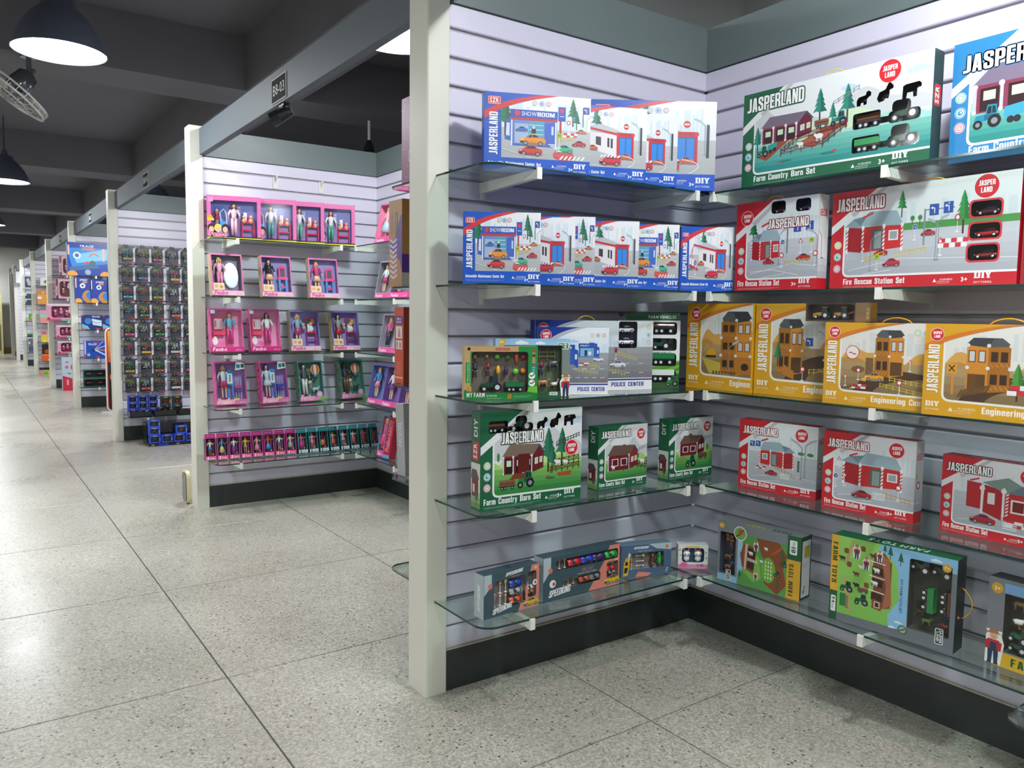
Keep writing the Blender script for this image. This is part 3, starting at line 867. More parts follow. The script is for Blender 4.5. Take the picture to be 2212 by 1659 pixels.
def a_warning(cv, x, y, s, c='#f2f2f0'):
    cv.poly([(x, y), (x + s, y), (x + s * .5, y + s * .95)], c, 'lettering')
    cv.text('WARNING:', x + s * 1.9, y + s * .45, s * .5, c, var='n', gap=.08)
    cv.text('CHOKING HAZARD - Small parts.', x + s * 1.2, y + s * .02, s * .28, c, w=s * 3.6, var='n', gap=.08)
    cv.text('Not for children under 3 years', x + s * 1.2, y - s * .42, s * .26, c, w=s * 3.3, var='n', gap=.08)
def a_diy(cv, x, y, h, c='#f6f6f4', tag_=True):
    w = h * 2.5
    cv.text('D', x, y, h, c, w=w * .36, var='k'); cv.text('I', x + w * .44, y, h, c, w=w * .13, var='k'); cv.text('Y', x + w * .63, y, h, c, w=w * .38, var='k')
    for u, uw in ((-.04, .2), (.4, .21), (.6, .2), (.86, .19)): cv.rect(x + w * u, y + h * .9, w * uw, h * .1, c, 'lettering')
    for u, uw in ((-.04, .2), (.4, .21), (.74, .2)): cv.rect(x + w * u, y, w * uw, h * .1, c, 'lettering')
    if tag_:
        cv.text('DO IT YOURSELF', x, y - h * .75, h * .3, c, w=w, var='n', gap=.12)
        for u in (0, w): cv.rect(x + u - h * .03, y - h * .8, h * .06, h * .25, c, 'lettering')
def a_fine(cv, x, y, w, c, n=2, h=1.5):
    for i in range(n): cv.text('assembled set includes parts shown, high quality for your enjoyment here', x, y - i * h * 1.9, h, c, w=w * (1 - .15 * i), var='n', gap=.1)
def a_badge(cv, x, y, r):
    cv.ell(x, y, r * 1.06, '#f4f4f2', n=24, g='logo_badge'); cv.ell(x, y, r, '#d6232e', n=24, g='logo_badge')
    cv.text('JASPER', x, y + r * .06, r * .46, '#ffffff', w=r * 1.36, anchor='c', var='k', gap=.05, g='logo_badge')
    cv.text('LAND', x, y - r * .54, r * .46, '#ffffff', w=r * .92, anchor='c', var='k', gap=.05, g='logo_badge')
def a_mark(cv, x, y, w):
    cv.rrect(x, y, w, w * .62, w * .1, '#d02733', 'logo_badge'); cv.rrect(x + w * .05, y + w * .05, w * .9, w * .52, w * .08, '#f6f4f2', 'logo_badge'); cv.rrect(x + w * .08, y + w * .08, w * .84, w * .46, w * .06, '#d02733', 'logo_badge')
    cv.text('SZR', x + w * .5, y + w * .15, w * .32, '#ffffff', w=w * .66, anchor='c', g='logo_badge')
def a_hills(cv, x, y, w, h, c, n=3, seed=1):
    rnd = random.Random(seed); P = [(x, y)]
    k = n * 8
    ph = [rnd.uniform(0, 6.28) for _ in range(3)]
    for i in range(k + 1):
        t = i / k
        P.append((x + w * t, y + h * (.55 + .3 * math.sin(n * 3.1 * t + ph[0]) + .15 * math.sin(n * 7 * t + ph[1]))))
    P.append((x + w, y)); cv.poly(P, c)
def a_name(cv, x, y, h, w, oc, ang=0, c='#fbfbf9'):
    cv.text('JASPERLAND', x, y, h, c, w=w, var='k', oc=oc, ang=ang, gap=.045, g='brand_lettering')

# ------------------------------------------------------------------ cartons
def carton(root, w, h, d, face, side=None, top=None, holes=(), k=1.0, tray='#1d1f1d', tray_d=None, film=True, bevel=.0012):
    """folded card box, front at y = 0; holes = convex outlines in drawing units (times k = metres) cut through the front"""
    side = side or face; top = top or side
    m = MB(); b = bevel
    H = [[(x * k, y * k) for x, y in q] for q in holes]
    pieces = [[(b, b), (w - b, b), (w - b, h - b), (b, h - b)]]
    for q in H: pieces = [z for p in pieces for z in clip_out(p, q)]
    for p in pieces: m.poly([(x, 0, y) for x, y in p], face)
    for (x0, z0), (x1, z1), (X0, Z0), (X1, Z1) in (((b, b), (w - b, b), (0, 0), (w, 0)), ((w - b, b), (w - b, h - b), (w, 0), (w, h)), ((w - b, h - b), (b, h - b), (w, h), (0, h)), ((b, h - b), (b, b), (0, h), (0, 0))):
        m.poly([(x0, 0, z0), (X0, b, Z0), (X1, b, Z1), (x1, 0, z1)], face)
    m.poly([(0, b, 0), (0, d, 0), (0, d, h), (0, b, h)], side); m.poly([(w, b, 0), (w, b, h), (w, d, h), (w, d, 0)], side)
    m.poly([(0, b, h), (0, d, h), (w, d, h), (w, b, h)], top); m.poly([(0, b, 0), (w, b, 0), (w, d, 0), (0, d, 0)], side)
    m.poly([(0, d, 0), (w, d, 0), (w, d, h), (0, d, h)], side)
    m.build('carton', M['print'], root)
    if H:
        td = tray_d or min(d - .004, .035)
        t = MB()
        xs = [p[0] for q in H for p in q]; ys = [p[1] for q in H for p in q]
        X0, X1, Y0, Y1 = max(.002, min(xs) - .006), min(w - .002, max(xs) + .006), max(.002, min(ys) - .006), min(h - .002, max(ys) + .006)
        t.poly([(X0, td, Y0), (X1, td, Y0), (X1, td, Y1), (X0, td, Y1)], tray)
        for (ax, az), (bx, bz) in (((X0, Y0), (X1, Y0)), ((X1, Y0), (X1, Y1)), ((X1, Y1), (X0, Y1)), ((X0, Y1), (X0, Y0))):
            t.poly([(ax, .0015, az), (bx, .0015, bz), (bx, td, bz), (ax, td, az)], tray)
        t.build('tray', M['matte'], root)
        if film:
            f = MB()
            for q in H: f.poly([(x, .0012, y) for x, y in q], None)
            f.build('window_film', M['film'], root)

def handle(root, x, z, y, w=.07, h=.022, c='#e6b52a'):
    m = MB()
    m.tube([(x - w / 2 + w * i / 10, y, z + h * math.sin(math.pi * i / 10) ** .6 - .003) for i in range(11)], .0018, c, 6)
    m.build('handle', M['plastic'], root, smooth=True)

def hx(x, y, w, h, r=None): return rr_pts(x, y, w, h, r if r is not None else min(w, h) * .2, 2)

# ---- toys seen through windows (each one part of its box); built lying in the box: x along, z up, y into the box
def toy_car(parent, x, y, z, L, c, rot=0.0, glass='#23262e', up=False, name='toy_car'):
    """up=True: seen from above (roof towards the viewer)"""
    m = MB()
    def loft(secs, col):
        R_ = []
        for u, hw, z0, z1 in secs:
            zc, hz = (z0 + z1) / 2, (z1 - z0) / 2
            R_.append([(u * L, hw * L * max(-1, min(1, 1.25 * math.cos(a))), (zc + hz * max(-1, min(1, 1.25 * math.sin(a)))) * L) for a in (2 * math.pi * (i + .5) / 8 for i in range(8))])
        m.rings(R_, col)
    loft([(-.5, .13, .1, .19), (-.46, .19, .06, .23), (-.3, .215, .05, .265), (-.05, .205, .05, .285), (.2, .21, .05, .29), (.4, .215, .05, .28), (.47, .19, .07, .26), (.5, .15, .1, .22)], c)
    loft([(-.24, .13, .24, .27), (-.08, .165, .24, .375), (.1, .165, .24, .395), (.26, .15, .24, .36), (.38, .12, .24, .28)], glass)
    loft([(-.07, .13, .36, .388), (.02, .14, .37, .402), (.14, .14, .37, .4), (.22, .12, .35, .385)], c)
    for u in (-.3, .31):
        for s in (-1, 1): m.wheel((u * L, s * .205 * L, .1 * L), .1 * L, .05 * L)
    for s in (-1, 1): m.ball((-.475 * L, s * .13 * L, .2 * L), .02 * L, .04 * L, .02 * L, '#eef0f2', 6, 4)
    o = m.build(name, M['plastic'], parent, True)
    o.location = (x, y, z)
    o.rotation_euler = (R(62) if up else 0, rot, 0)
    return o
def toy_tractor(parent, x, y, z, L, c='#1c7d4b', rot=0.0, name='toy_tractor'):
    m = MB(); W = L * .5
    m.prism([(-.5 * L, .2 * L), (.05 * L, .2 * L), (.05 * L, .42 * L), (-.45 * L, .38 * L)], -W * .25, W * .25, c)
    m.prism([(-.02 * L, .2 * L), (.4 * L, .2 * L), (.4 * L, .42 * L), (-.02 * L, .42 * L)], -W * .35, W * .35, '#15533a')
    m.prism([(.0, .42 * L), (.36 * L, .42 * L), (.32 * L, .72 * L), (.06 * L, .72 * L)], -W * .3, W * .3, '#20303a')
    m.prism([(-.0, .72 * L), (.36 * L, .72 * L), (.36 * L, .76 * L), (-.0, .76 * L)], -W * .34, W * .34, c)
    for s in (-1, 1):
        m.wheel((.28 * L, s * W * .45, .22 * L), .22 * L, W * .2); m.wheel((-.36 * L, s * W * .42, .14 * L), .14 * L, W * .16)
    o = m.build(name, M['plastic'], parent); o.location = (x, y, z); o.rotation_euler = (0, rot, 0); return o
def toy_trailer(parent, x, y, z, L, c='#1e8f4f', logs=False, rot=0.0):
    m = MB(); W = L * .42
    m.box(-.5 * L, -W / 2, .2 * L, .5 * L, W / 2, .26 * L, '#222426')
    if logs:
        for i, (yy, zz) in enumerate(((-.25, .34), (.25, .34), (0, .48))): m.tube([(-.47 * L, yy * W, zz * L), (.47 * L, yy * W, zz * L)], .085 * L, ['#6b432e', '#7a5038', '#5f3a28'][i], 8)
    else:
        for s in (-1, 1): m.box(-.5 * L, s * W / 2 - .003, .26 * L, .5 * L, s * W / 2, .5 * L, c)
        m.box(-.5 * L, -W / 2, .26 * L, -.48 * L, W / 2, .5 * L, c); m.box(.48 * L, -W / 2, .26 * L, .5 * L, W / 2, .5 * L, c)
    for u in (-.3, -.08, .3):
        for s in (-1, 1): m.wheel((u * L, s * W * .45, .11 * L), .11 * L, W * .14)
    o = m.build('toy_trailer', M['plastic'], parent); o.location = (x, y, z); o.rotation_euler = (0, rot, 0); return o
def toy_animal(parent, x, y, z, L, c='#2a2624', c2=None, rot=0.0, bird=False):
    m = MB(); c2 = c2 or c
    if bird:
        m.tube([(-.4 * L, 0, .5 * L), (-.2 * L, 0, .42 * L), (.15 * L, 0, .45 * L), (.3 * L, 0, .6 * L)], [.04 * L, .2 * L, .2 * L, .08 * L], c, 8)
        m.tube([(.28 * L, 0, .55 * L), (.36 * L, 0, .85 * L), (.42 * L, 0, .98 * L)], [.09 * L, .06 * L, .09 * L], c, 8)
        m.tube([(.48 * L, 0, .97 * L), (.62 * L, 0, .94 * L)], [.045 * L, .015 * L], '#d77a1f', 6)
        for s in (-.08, .08): m.tube([(0, s * L, .3 * L), (.02 * L, s * L, 0)], .025 * L, '#d06a2a', 5); m.box(-.02 * L, s * L - .04 * L, 0, .14 * L, s * L + .04 * L, .02 * L, '#d06a2a')
    else:
        m.tube([(-.45 * L, 0, .5 * L), (-.35 * L, 0, .52 * L), (0, 0, .5 * L), (.28 * L, 0, .54 * L), (.4 * L, 0, .62 * L)], [.07 * L, .17 * L, .18 * L, .16 * L, .09 * L], c, 8, .7)
        m.tube([(.36 * L, 0, .6 * L), (.45 * L, 0, .76 * L), (.62 * L, 0, .72 * L)], [.1 * L, .1 * L, .05 * L], c2, 8, .8)
        for s in (-.05, .05): m.tube([(.42 * L, s * L, .82 * L), (.4 * L, s * 1.6 * L, .92 * L)], [.035 * L, .012 * L], c2, 5)
        for u in (-.34, .26):
            for s in (-.09, .09): m.tube([(u * L, s * L, .45 * L), ((u + .02) * L, s * L, .22 * L), (u * L, s * L, 0)], [.07 * L, .04 * L, .035 * L], c, 6)
        m.tube([(-.44 * L, 0, .58 * L), (-.54 * L, 0, .3 * L)], [.03 * L, .015 * L], c, 5)
    o = m.build('toy_animal', M['plastic'], parent, smooth=True); o.location = (x, y, z); o.rotation_euler = (0, rot, 0); return o
def toy_farmer(parent, x, y, z, h, shirt='#a8252b', trousers='#22345c', hat='#b07a48', skin='#d9a584', rot=0.0):
    m = MB(); f = lambda u, v, w=0: (u * h, w * h, v * h)
    for s in (-1, 1):
        m.tube([f(s * .06, .5), f(s * .075, .27), f(s * .08, .03)], [.065 * h, .05 * h, .042 * h], trousers, 7)
        m.tube([f(s * .08, .02, -.06), f(s * .08, .02, .03)], .032 * h, '#2a2220', 6)
        m.tube([f(s * .13, .77), f(s * .19, .62), f(s * .17, .48, -.06)], [.045 * h, .036 * h, .03 * h], shirt, 6)
        m.ball(f(s * .17, .46, -.07), .03 * h, .03 * h, .035 * h, skin, 6, 4)
    m.tube([f(0, .47), f(0, .55), f(0, .7), f(0, .8), f(0, .83)], [.1 * h, .11 * h, .125 * h, .1 * h, .04 * h], shirt, 8, .7)
    m.box(-.07 * h, -.09 * h, .5 * h, .07 * h, -.07 * h, .72 * h, trousers)
    m.ball(f(0, .9), .07 * h, .07 * h, .085 * h, skin, 8, 6)
    m.lathe([(.13 * h, .93 * h), (.075 * h, .945 * h), (.065 * h, 1.0 * h), (.01 * h, 1.01 * h)], hat, 10)
    o = m.build('toy_farmer', M['plastic'], parent, smooth=True); o.location = (x, y, z); o.rotation_euler = (0, rot, 0); return o
def toy_veg(parent, x, y, z, s, kind, c):
    m = MB()
    if kind == 'carrot': m.tube([(0, 0, -s), (0, 0, -.3 * s), (0, 0, .6 * s), (0, 0, .75 * s)], [.08 * s, .3 * s, .42 * s, .2 * s], c, 8); m.tube([(0, 0, .7 * s), (0, 0, 1.05 * s)], [.14 * s, .2 * s], '#3c9a3a', 6)
    elif kind == 'long': m.tube([(0, 0, -.9 * s), (0, 0, -.6 * s), (.04 * s, 0, 0), (0, 0, .7 * s), (0, 0, .95 * s)], [.12 * s, .4 * s, .45 * s, .34 * s, .06 * s], c, 9)
    elif kind == 'sack': m.box(-.5 * s, -.3 * s, -.6 * s, .5 * s, .3 * s, .5 * s, c); m.box(-.3 * s, -.2 * s, .5 * s, .3 * s, .2 * s, .62 * s, '#8a5a35')
    else:
        m.ball((0, 0, 0), .62 * s, .5 * s, .58 * s, c, 10, 6)
        if kind == 'pumpkin': m.tube([(0, 0, .5 * s), (0, 0, .8 * s)], .1 * s, '#4c7a2e', 5)
    o = m.build('toy_' + {'carrot': 'carrot', 'long': 'vegetable', 'sack': 'sack', 'round': 'cabbage', 'pumpkin': 'pumpkin'}[kind], M['plastic'], parent, smooth=kind != 'sack')
    o.location = (x, y, z); return o
def toy_sign(parent, x, y, z, h, c='#b8332e', kind='round', rot=0.0):
    m = MB()
    m.tube([(0, 0, 0), (0, 0, .75 * h)], .03 * h, '#eceae6', 5); m.lathe([(.14 * h, 0), (.14 * h, .03 * h), (.05 * h, .06 * h)], '#eceae6', 10)
    q = oct_pts(0, .85 * h, .18 * h, .18 * h, 12) if kind == 'round' else [(-.2 * h, .7 * h), (.2 * h, .7 * h), (0, 1.05 * h)]
    m.prism(q, -.02 * h, .01 * h, c)
    q2 = oct_pts(0, .85 * h, .11 * h, .11 * h, 10) if kind == 'round' else [(-.11 * h, .75 * h), (.11 * h, .75 * h), (0, .94 * h)]
    m.prism(q2, -.026 * h, -.02 * h, '#efece6')
    o = m.build('toy_road_sign', M['plastic'], parent); o.location = (x, y, z); o.rotation_euler = (0, rot, 0); return o

def place(axis, u, d, z, yaw, label, cat, name='toy_box', group=None, wall=None):
    """u along the wall to the front-left-bottom corner, d from the wall face"""
    if axis == 'D': return thing(name, label, cat, (u, (wall if wall is not None else YD[0]) - d, z), R(yaw), group)
    return thing(name, label, cat, ((wall if wall is not None else XB) - d, u, z), R(-90 + yaw), group)
def left_side(d, off0=0): return lambda x, y, off: (-off, d - x, y)
def right_side(w): return lambda x, y, off: (w + off, x, y)
def top_side(h): return lambda x, y, off: (x, y, h + off)
# ------------------------------------------------------------------ box designs of the near booth
def qb(p0, p1, p2, n=10):
    return [((1 - t) ** 2 * p0[0] + 2 * t * (1 - t) * p1[0] + t * t * p2[0], (1 - t) ** 2 * p0[1] + 2 * t * (1 - t) * p1[1] + t * t * p2[1]) for t in (i / n for i in range(n + 1))]
BLUE = '#0c55c2'
def d_auto(w, h, kind):
    cv = Canvas(w, h); W = cv.W; q = W / 342; B = BLUE
    cv.rect(0, 0, W, 240, B)
    x0 = 54 * q
    cv.at(0, 0, q, 1)
    cv.grad(54, 44, 288, 196, '#e9ebee', '#f2f3f5', 3)
    a_skyline(cv, 90, 132, 240, 90, '#d5e6f0', 22, 5)
    cv.grad(54, 44, 288, 92, '#b0b3b5', '#c3c6c8', 5)
    if kind == 'showroom':
        a_tree(cv, 66, 110, 118, '#1f7a58')
        for x, y, hh in ((284, 150, 84), (296, 140, 60)): a_tree(cv, x, y, hh)
        cv.rect(240, 120, 7, 80, '#b83a3c'); cv.rect(236, 164, 24, 44, '#2d56b8'); cv.ell(248, 196, 7, '#d63a44', n=12); cv.rect(241, 178, 14, 2, '#e8e8f0')
        cv.poly([(64, 100), (84, 96), (84, 168), (70, 160)], '#3c68c4'); cv.poly([(68, 112), (80, 110), (80, 150), (70, 150)], '#dbe5f4')
        cv.rect(84, 82, 148, 88, '#3b62b8'); cv.rect(92, 88, 132, 74, '#6d8fd0'); cv.rect(140, 96, 50, 66, '#55a5c4')
        for i in range(3): cv.rect(142, 118 + 14 * i, 46, 2, '#cfeaf2')
        cv.rect(96, 90, 44, 60, '#a7bddd'); a_car(cv, 98, 124, 40, '#3f74c4')
        cv.rect(150, 122, 14, 14, '#2a3140'); cv.ell(157, 140, 5, '#e9cdb6', n=8)
        cv.poly([(192, 84), (228, 92), (228, 160), (192, 156)], '#4569c2'); cv.rect(214, 120, 7, 26, '#cdd9ee')
        cv.rect(84, 82, 5, 86, '#e9ebf2'); cv.rect(226, 82, 5, 86, '#e9ebf2'); cv.rect(82, 160, 152, 10, '#c23c40')
        cv.rect(82, 168, 152, 24, '#2b56b6'); cv.ell(104, 181, 9, '#d63a44', n=14)
        cv.text('SHOW', 118, 174, 13, '#f4f6fa', var='n', gap=.08, w=48); cv.text('ROOM', 168, 174, 13, '#f4f6fa', w=56, var='k', gap=.05)
        a_car(cv, 112, 84, 84, '#e8963c'); a_car(cv, 108, 52, 78, '#d0403a', dark='#1c1d22')
        cv.ell(254, 56, 34, '#c94547', 13); cv.ell(254, 62, 34, '#d85a58', 12); a_car(cv, 226, 66, 60, '#4cb68c')
        a_car(cv, 282, 88, 46, '#c8403e'); a_car(cv, 294, 128, 34, '#de8240'); a_barrier(cv, 252, 116, 46)
        a_fence(cv, 236, 98, 292, 106, 14, 5, '#dcc94a', False, 1.2); a_sign(cv, 240, 82, 44, 'h'); a_sign(cv, 270, 132, 34)
        cv.rect(318, 190, 20, 22, '#2a55a8'); a_road_sign(cv, 318, 190, 20); cv.rect(316, 150, 3, 60, '#4a4f56'); a_lamp(cv, 330, 130, 50)
        for i in range(6): cv.poly([(240 + 14 * i, 46), (247 + 14 * i, 46), (256 + 14 * i, 58), (250 + 14 * i, 58)], '#f0f0ee')
        for i in range(5): cv.poly([(206 + 6 * i, 92 - 5 * i), (226 + 6 * i, 92 - 5 * i), (224 + 6 * i, 89 - 5 * i), (204 + 6 * i, 89 - 5 * i)], '#eeeeec')
        cv.line([(56, 70), (150, 46)], 2, '#e8e8e6')
    else:
        big = kind == 'gas2'
        s = 1.0
        a_tree(cv, 148, 150, 92, '#2c7f6d')
        cv.poly([(80, 168), (170, 182), (246, 160), (226, 150), (120, 156)], '#c3c6c9')
        cv.poly([(118, 156), (224, 150), (226, 78), (140, 98), (118, 116)], '#ece6e8')
        cv.poly([(80, 170), (226, 148), (226, 156), (84, 176)], '#c62a38')
        cv.poly([(146, 116), (166, 112), (166, 140), (146, 142)], '#3a3d42'); cv.poly([(190, 110), (198, 108), (198, 138), (190, 139)], '#2f3238'); cv.poly([(203, 107), (211, 105), (211, 136), (203, 137)], '#2f3238')
        cv.rect(226, 70, 66, 88, '#c92c3a'); cv.rect(236, 78, 48, 66, '#2d62a8')
        for u in (238, 262): cv.rect(u, 82, 20, 58, '#2f8ae0')
        cv.ell(228, 152, 6, '#d63a44', n=10); cv.ell(290, 152, 6, '#d63a44', n=10); cv.rect(240, 150, 40, 4, '#b22430')
        for k in range(2): cv.line(qb((86, 168), (64, 150), (60 + 30 * k, 92)), 3, '#d04a56')
        cv.rect(58, 90, 12, 34, '#f2eef0'); cv.rect(74, 86, 12, 36, '#f2eef0'); cv.poly([(56, 92), (112, 76), (116, 84), (60, 102)], '#d23648')
        a_car(cv, 112, 96, 42, '#e0703a'); a_car(cv, 236, 70, 48, '#e06a40')
        a_lamp(cv, 116, 150, 52); a_lamp(cv, 124, 150, 46, d=-1); a_lamp(cv, 312, 96, 92, d=-1); cv.rect(316, 88, 8, 90, '#3d4148')
        cv.ell(262, 178, 11, '#f4f4f2', n=14); cv.ell(262, 178, 10, '#d4303c', n=14); cv.rect(255, 176, 14, 4, '#f4f4f2')
        a_car(cv, 160, 48, 84, '#d02c40', dark='#16171c'); a_sign(cv, 96, 62, 52, 'blue'); a_car(cv, 54, 78, 26, '#3fa58e', flip=True)
        for i in range(6): cv.poly([(168 + 13 * i, 84), (176 + 13 * i, 84), (170 + 13 * i, 76), (162 + 13 * i, 76)], '#eeeeec')
        cv.line(qb((250, 84), (330, 72), (270, 46)), 2, '#ececea'); cv.line([(56, 58), (130, 50), (180, 46)], 2, '#ececea')
    cv.at(0, 0, q, 1)
    cv.poly(qb((0, 182), (70, 226), (190, 240)) + [(0, 240)], B)
    cv.poly(qb((0, 158), (70, 214), (236, 240)) + qb((0, 182), (70, 226), (190, 240))[::-1], '#d8343c')
    cv.at()
    a_mark(cv, 10 * q, 202, 42 * q)
    cv.text('JASPERLAND', 42 * q, 52, 27 * q, '#fafaf8', w=128, ang=90, var='k', g='brand_lettering', gap=.06)
    cv.text('Automobile Maintenance Center Set', 12 * q, 22, 10, '#f8f8f6', w=170 * q, var='k', gap=.05)
    a_fine(cv, 12 * q, 14, 170 * q, '#c8d4ea')
    a_warning(cv, 216 * q, 20, 9); cv.text('3+', 272 * q, 12, 9, '#ffffff'); a_diy(cv, 290 * q, 20, 15)
    a_icons(cv, 160 * q, 214, 8, 22 * q, 0, ('#7fb88f', '#2a6fc0', '#c85a78'))
    return cv

def d_frame(w, h, base, pic0, pic1, H=240, strip=38, bot=34):
    cv = Canvas(w, h, H); W = cv.W
    cv.rect(0, 0, W, H, base)
    cv.poly([(strip - 4, bot + 22)] + qb((strip - 4, bot + 12), (strip - 4, bot - 4), (strip + 14, bot - 4), 6) + [(W, bot - 4), (W, H), (124, H), (strip - 4, 172)], '#f4f4f2')
    cv.poly([(strip, bot + 22)] + qb((strip, bot + 14), (strip, bot), (strip + 14, bot), 6) + [(W, bot), (W, H), (130, H), (strip, 166)], pic1)
    return cv
def d_frame_top(cv, base, strip=38):
    """diagonal corner over the picture"""
    cv.poly([(0, 146), (132, 240), (0, 240)], base)
    cv.poly([(0, 136), (146, 240), (118, 240), (0, 156)], '#eceded'); cv.poly([(60, 176), (146, 240), (132, 240), (52, 184)], '#c3c5c6')
def d_frame_end(cv, title, tw, w_title=None, small=False):
    W = cv.W
    cv.text(title, 10, 14, 15, '#fafaf8', w=tw, var='k', gap=.05); a_fine(cv, 10, 8, tw, '#d9dedb', 2, 1.4)
    if W > 270: a_warning(cv, W - 112, 12, 8)
    cv.text('3+', W - 74, 12, 9, '#fafaf8', gap=.1); a_diy(cv, W - 52, 18, 13)
    a_icons(cv, 19, 56, 10, 0, 27, ('#d4607a', '#2f9f9a', '#8fbf72'))
def farm_scene(cv, x0, seed, barn_at, tree_at, open_=True, W=None):
    W = W or cv.W
    cv.grad(x0, 34, W - x0, 206, '#dfe6e8', '#f1f2f2', 3)
    a_cloud(cv, W * .62, 196, 46); a_cloud(cv, W * .9, 206, 50)
    a_hills(cv, x0, 110, W - x0, 80, '#c9cdd0', 3, seed); a_hills(cv, x0, 90, W - x0, 64, '#c6e29e', 2, seed + 3); a_hills(cv, x0, 70, W - x0, 50, '#a9d57c', 2, seed + 5)
    cv.grad(x0, 34, W - x0, 62, '#3f8f4f', '#86c168', 4)
def d_farm(w, h, variant, base='#17623f', holes=()):
    cv = Canvas(w, h); W = cv.W
    cv.holes = list(holes)
    cv.rect(0, 0, W, 240, base)
    bx = 38
    teal = variant in ('wide', 'blue')
    cv.poly([(bx - 4, 60)] + qb((bx - 4, 46), (bx - 4, 30), (bx + 14, 30), 6) + [(W, 30), (W, 240), (120, 240), (bx - 4, 172)], '#f4f4f2')
    P = [(bx, 60)] + qb((bx, 48), (bx, 34), (bx + 14, 34), 6) + [(W, 34), (W, 240), (126, 240), (bx, 168)]
    cv.poly(P, '#e9ecec')
    a_cloud(cv, W * .6, 196, 40); a_cloud(cv, W * .93, 200, 54)
    gx = bx + 1
    a_hills(cv, gx, 120, W - gx, 74, '#cfd3d5', 3, 4); a_hills(cv, gx, 96, W - gx, 60, '#cfe6c0' if teal else '#c9e4a0', 2, 6)
    a_hills(cv, gx, 84, W - gx, 44, '#a5d9cf' if teal else '#a6d47a', 2, 9)
    cv.grad(gx, 48, W - gx, 50, '#2f9a92' if teal else '#3c8b46', '#7cc4b4' if teal else '#82bf5e', 4)
    cv.poly([(gx, 48)] + qb((gx, 46), (gx + 1, 35), (bx + 14, 35), 4) + [(W, 35), (W, 49), (gx, 49)], '#2b8f88' if teal else '#37843f')
    if variant == 'wide':
        cv.poly([(48, 74), (120, 112), (146, 108), (74, 62)], '#9a4a34'); cv.poly([(150, 86), (230, 118), (286, 122), (210, 76)], '#a85840')
        for x, y, hh in ((220, 128, 84), (254, 120, 52), (291, 120, 88), (46, 84, 66)): a_tree(cv, x, y, hh, '#2c8a78', '#1f6a60')
        cv.ell(58, 128, 5, '#3f9a7a', 12)
        a_fence(cv, 256, 164, 318, 188, 12, 5, '#8b8a92', False, 1.2)
        a_barn(cv, 58, 104, 142, 66, '#8a2438', '#6d1a30', '#75697a')
        a_logs(cv, 206, 118, 40, '#6a3a3c'); a_tractor(cv, 248, 114, 42, '#1f8a86', '#175f66'); a_tractor(cv, 44, 72, 34, '#1f8a76'); cv.poly([(78, 84), (104, 92), (104, 106), (78, 100)], '#2f9a92'); cv.ell(86, 84, 5, '#22252a', n=10); cv.ell(98, 88, 5, '#22252a', n=10)
        for a, b in (((116, 66), (232, 74)), ((116, 68), (162, 96)), ((162, 96), (290, 108)), ((232, 74), (292, 108))): a_fence(cv, *a, *b, 19, 4, '#6a2430')
        a_sheep(cv, 172, 80, 18); a_sheep(cv, 222, 88, 24); cv.ell(130, 54, 18, '#1f7d74', 3); cv.ell(244, 56, 20, '#1f7d74', 3); cv.ell(112, 54, 6, '#c83a3a', 2); cv.ell(262, 60, 7, '#c83a3a', 2)
    elif variant == 'blue':
        a_barn(cv, 46, 92, 210, 92, '#8a3550', '#6d2442', '#80728a'); a_tractor(cv, 44, 60, 54, '#1f8fae', '#186a86'); cv.poly([(104, 74), (170, 82), (170, 104), (104, 96)], '#3fa5c4')
        for u in (116, 128, 150, 160): cv.ell(u, 70, 7, '#22252a', n=10)
        a_fence(cv, 180, 60, 300, 76, 24, 5, '#8a4a54')
    elif variant == 'big':
        for x, y, hh in ((197, 80, 112), (209, 76, 74), (239, 94, 96)): a_tree(cv, x, y, hh)
        a_fence(cv, 222, 144, 292, 164, 12, 8, '#4f3a38', False, 1.3); cv.ell(50, 128, 4, '#3f8a3a', 11)
        cv.poly([(80, 70), (130, 72), (150, 86), (96, 84)], '#7a3a22'); cv.poly([(226, 76), (272, 78), (266, 66), (228, 66)], '#a8502c')
        a_barn(cv, 64, 84, 118, 74, '#7a1c24', '#681a22', '#7d6a5c'); cv.rect(106, 86, 34, 46, '#5f1a18')
        a_fence(cv, 214, 92, 292, 100, 20, 5, '#4a1d1c'); a_fence(cv, 204, 76, 292, 84, 18, 5, '#5f2222'); a_sheep(cv, 226, 94, 20); a_sheep(cv, 250, 94, 17)
        a_logs(cv, 52, 46, 48); a_tractor(cv, 104, 46, 50, '#1d7a44', '#17573a'); cv.ell(204, 64, 16, '#2c7138', 3); cv.ell(196, 68, 6, '#b8402c', 2)
    elif variant == 'mid':
        a_fence(cv, 190, 128, 260, 150, 14, 6, '#6a5a58', False, 1.3); cv.ell(206, 118, 4, '#3f8a3a', 12)
        cv.poly([(58, 120), (130, 168), (196, 140), (118, 120)], '#5d4a40'); a_barn(cv, 52, 70, 150, 96, '#7a1c26', '#8a2430', '#6a5548', False)
        a_fence(cv, 130, 62, 250, 82, 28, 5, '#4a2a20'); a_fence(cv, 200, 70, 262, 60, 24, 3, '#4a2a20'); a_sheep(cv, 78, 74, 20); a_sheep(cv, 226, 84, 26)
    else:
        cv.ell(220, 118, 5, '#3f8a3a', 14); a_fence(cv, 196, 150, 262, 156, 12, 5, '#6a5a58', False, 1.3)
        cv.poly([(62, 140), (120, 180), (168, 150), (190, 134)], '#7a5f4a'); a_barn(cv, 62, 92, 140, 80, '#7a1c26', '#661620', '#6f5848', False)
        a_fence(cv, 46, 56, 90, 76, 22, 3, '#8a7a50', False, 1.6); a_tractor(cv, 96, 44, 58, '#1a6a44', '#175038'); a_logs(cv, 166, 70, 54, '#5f3c2c')
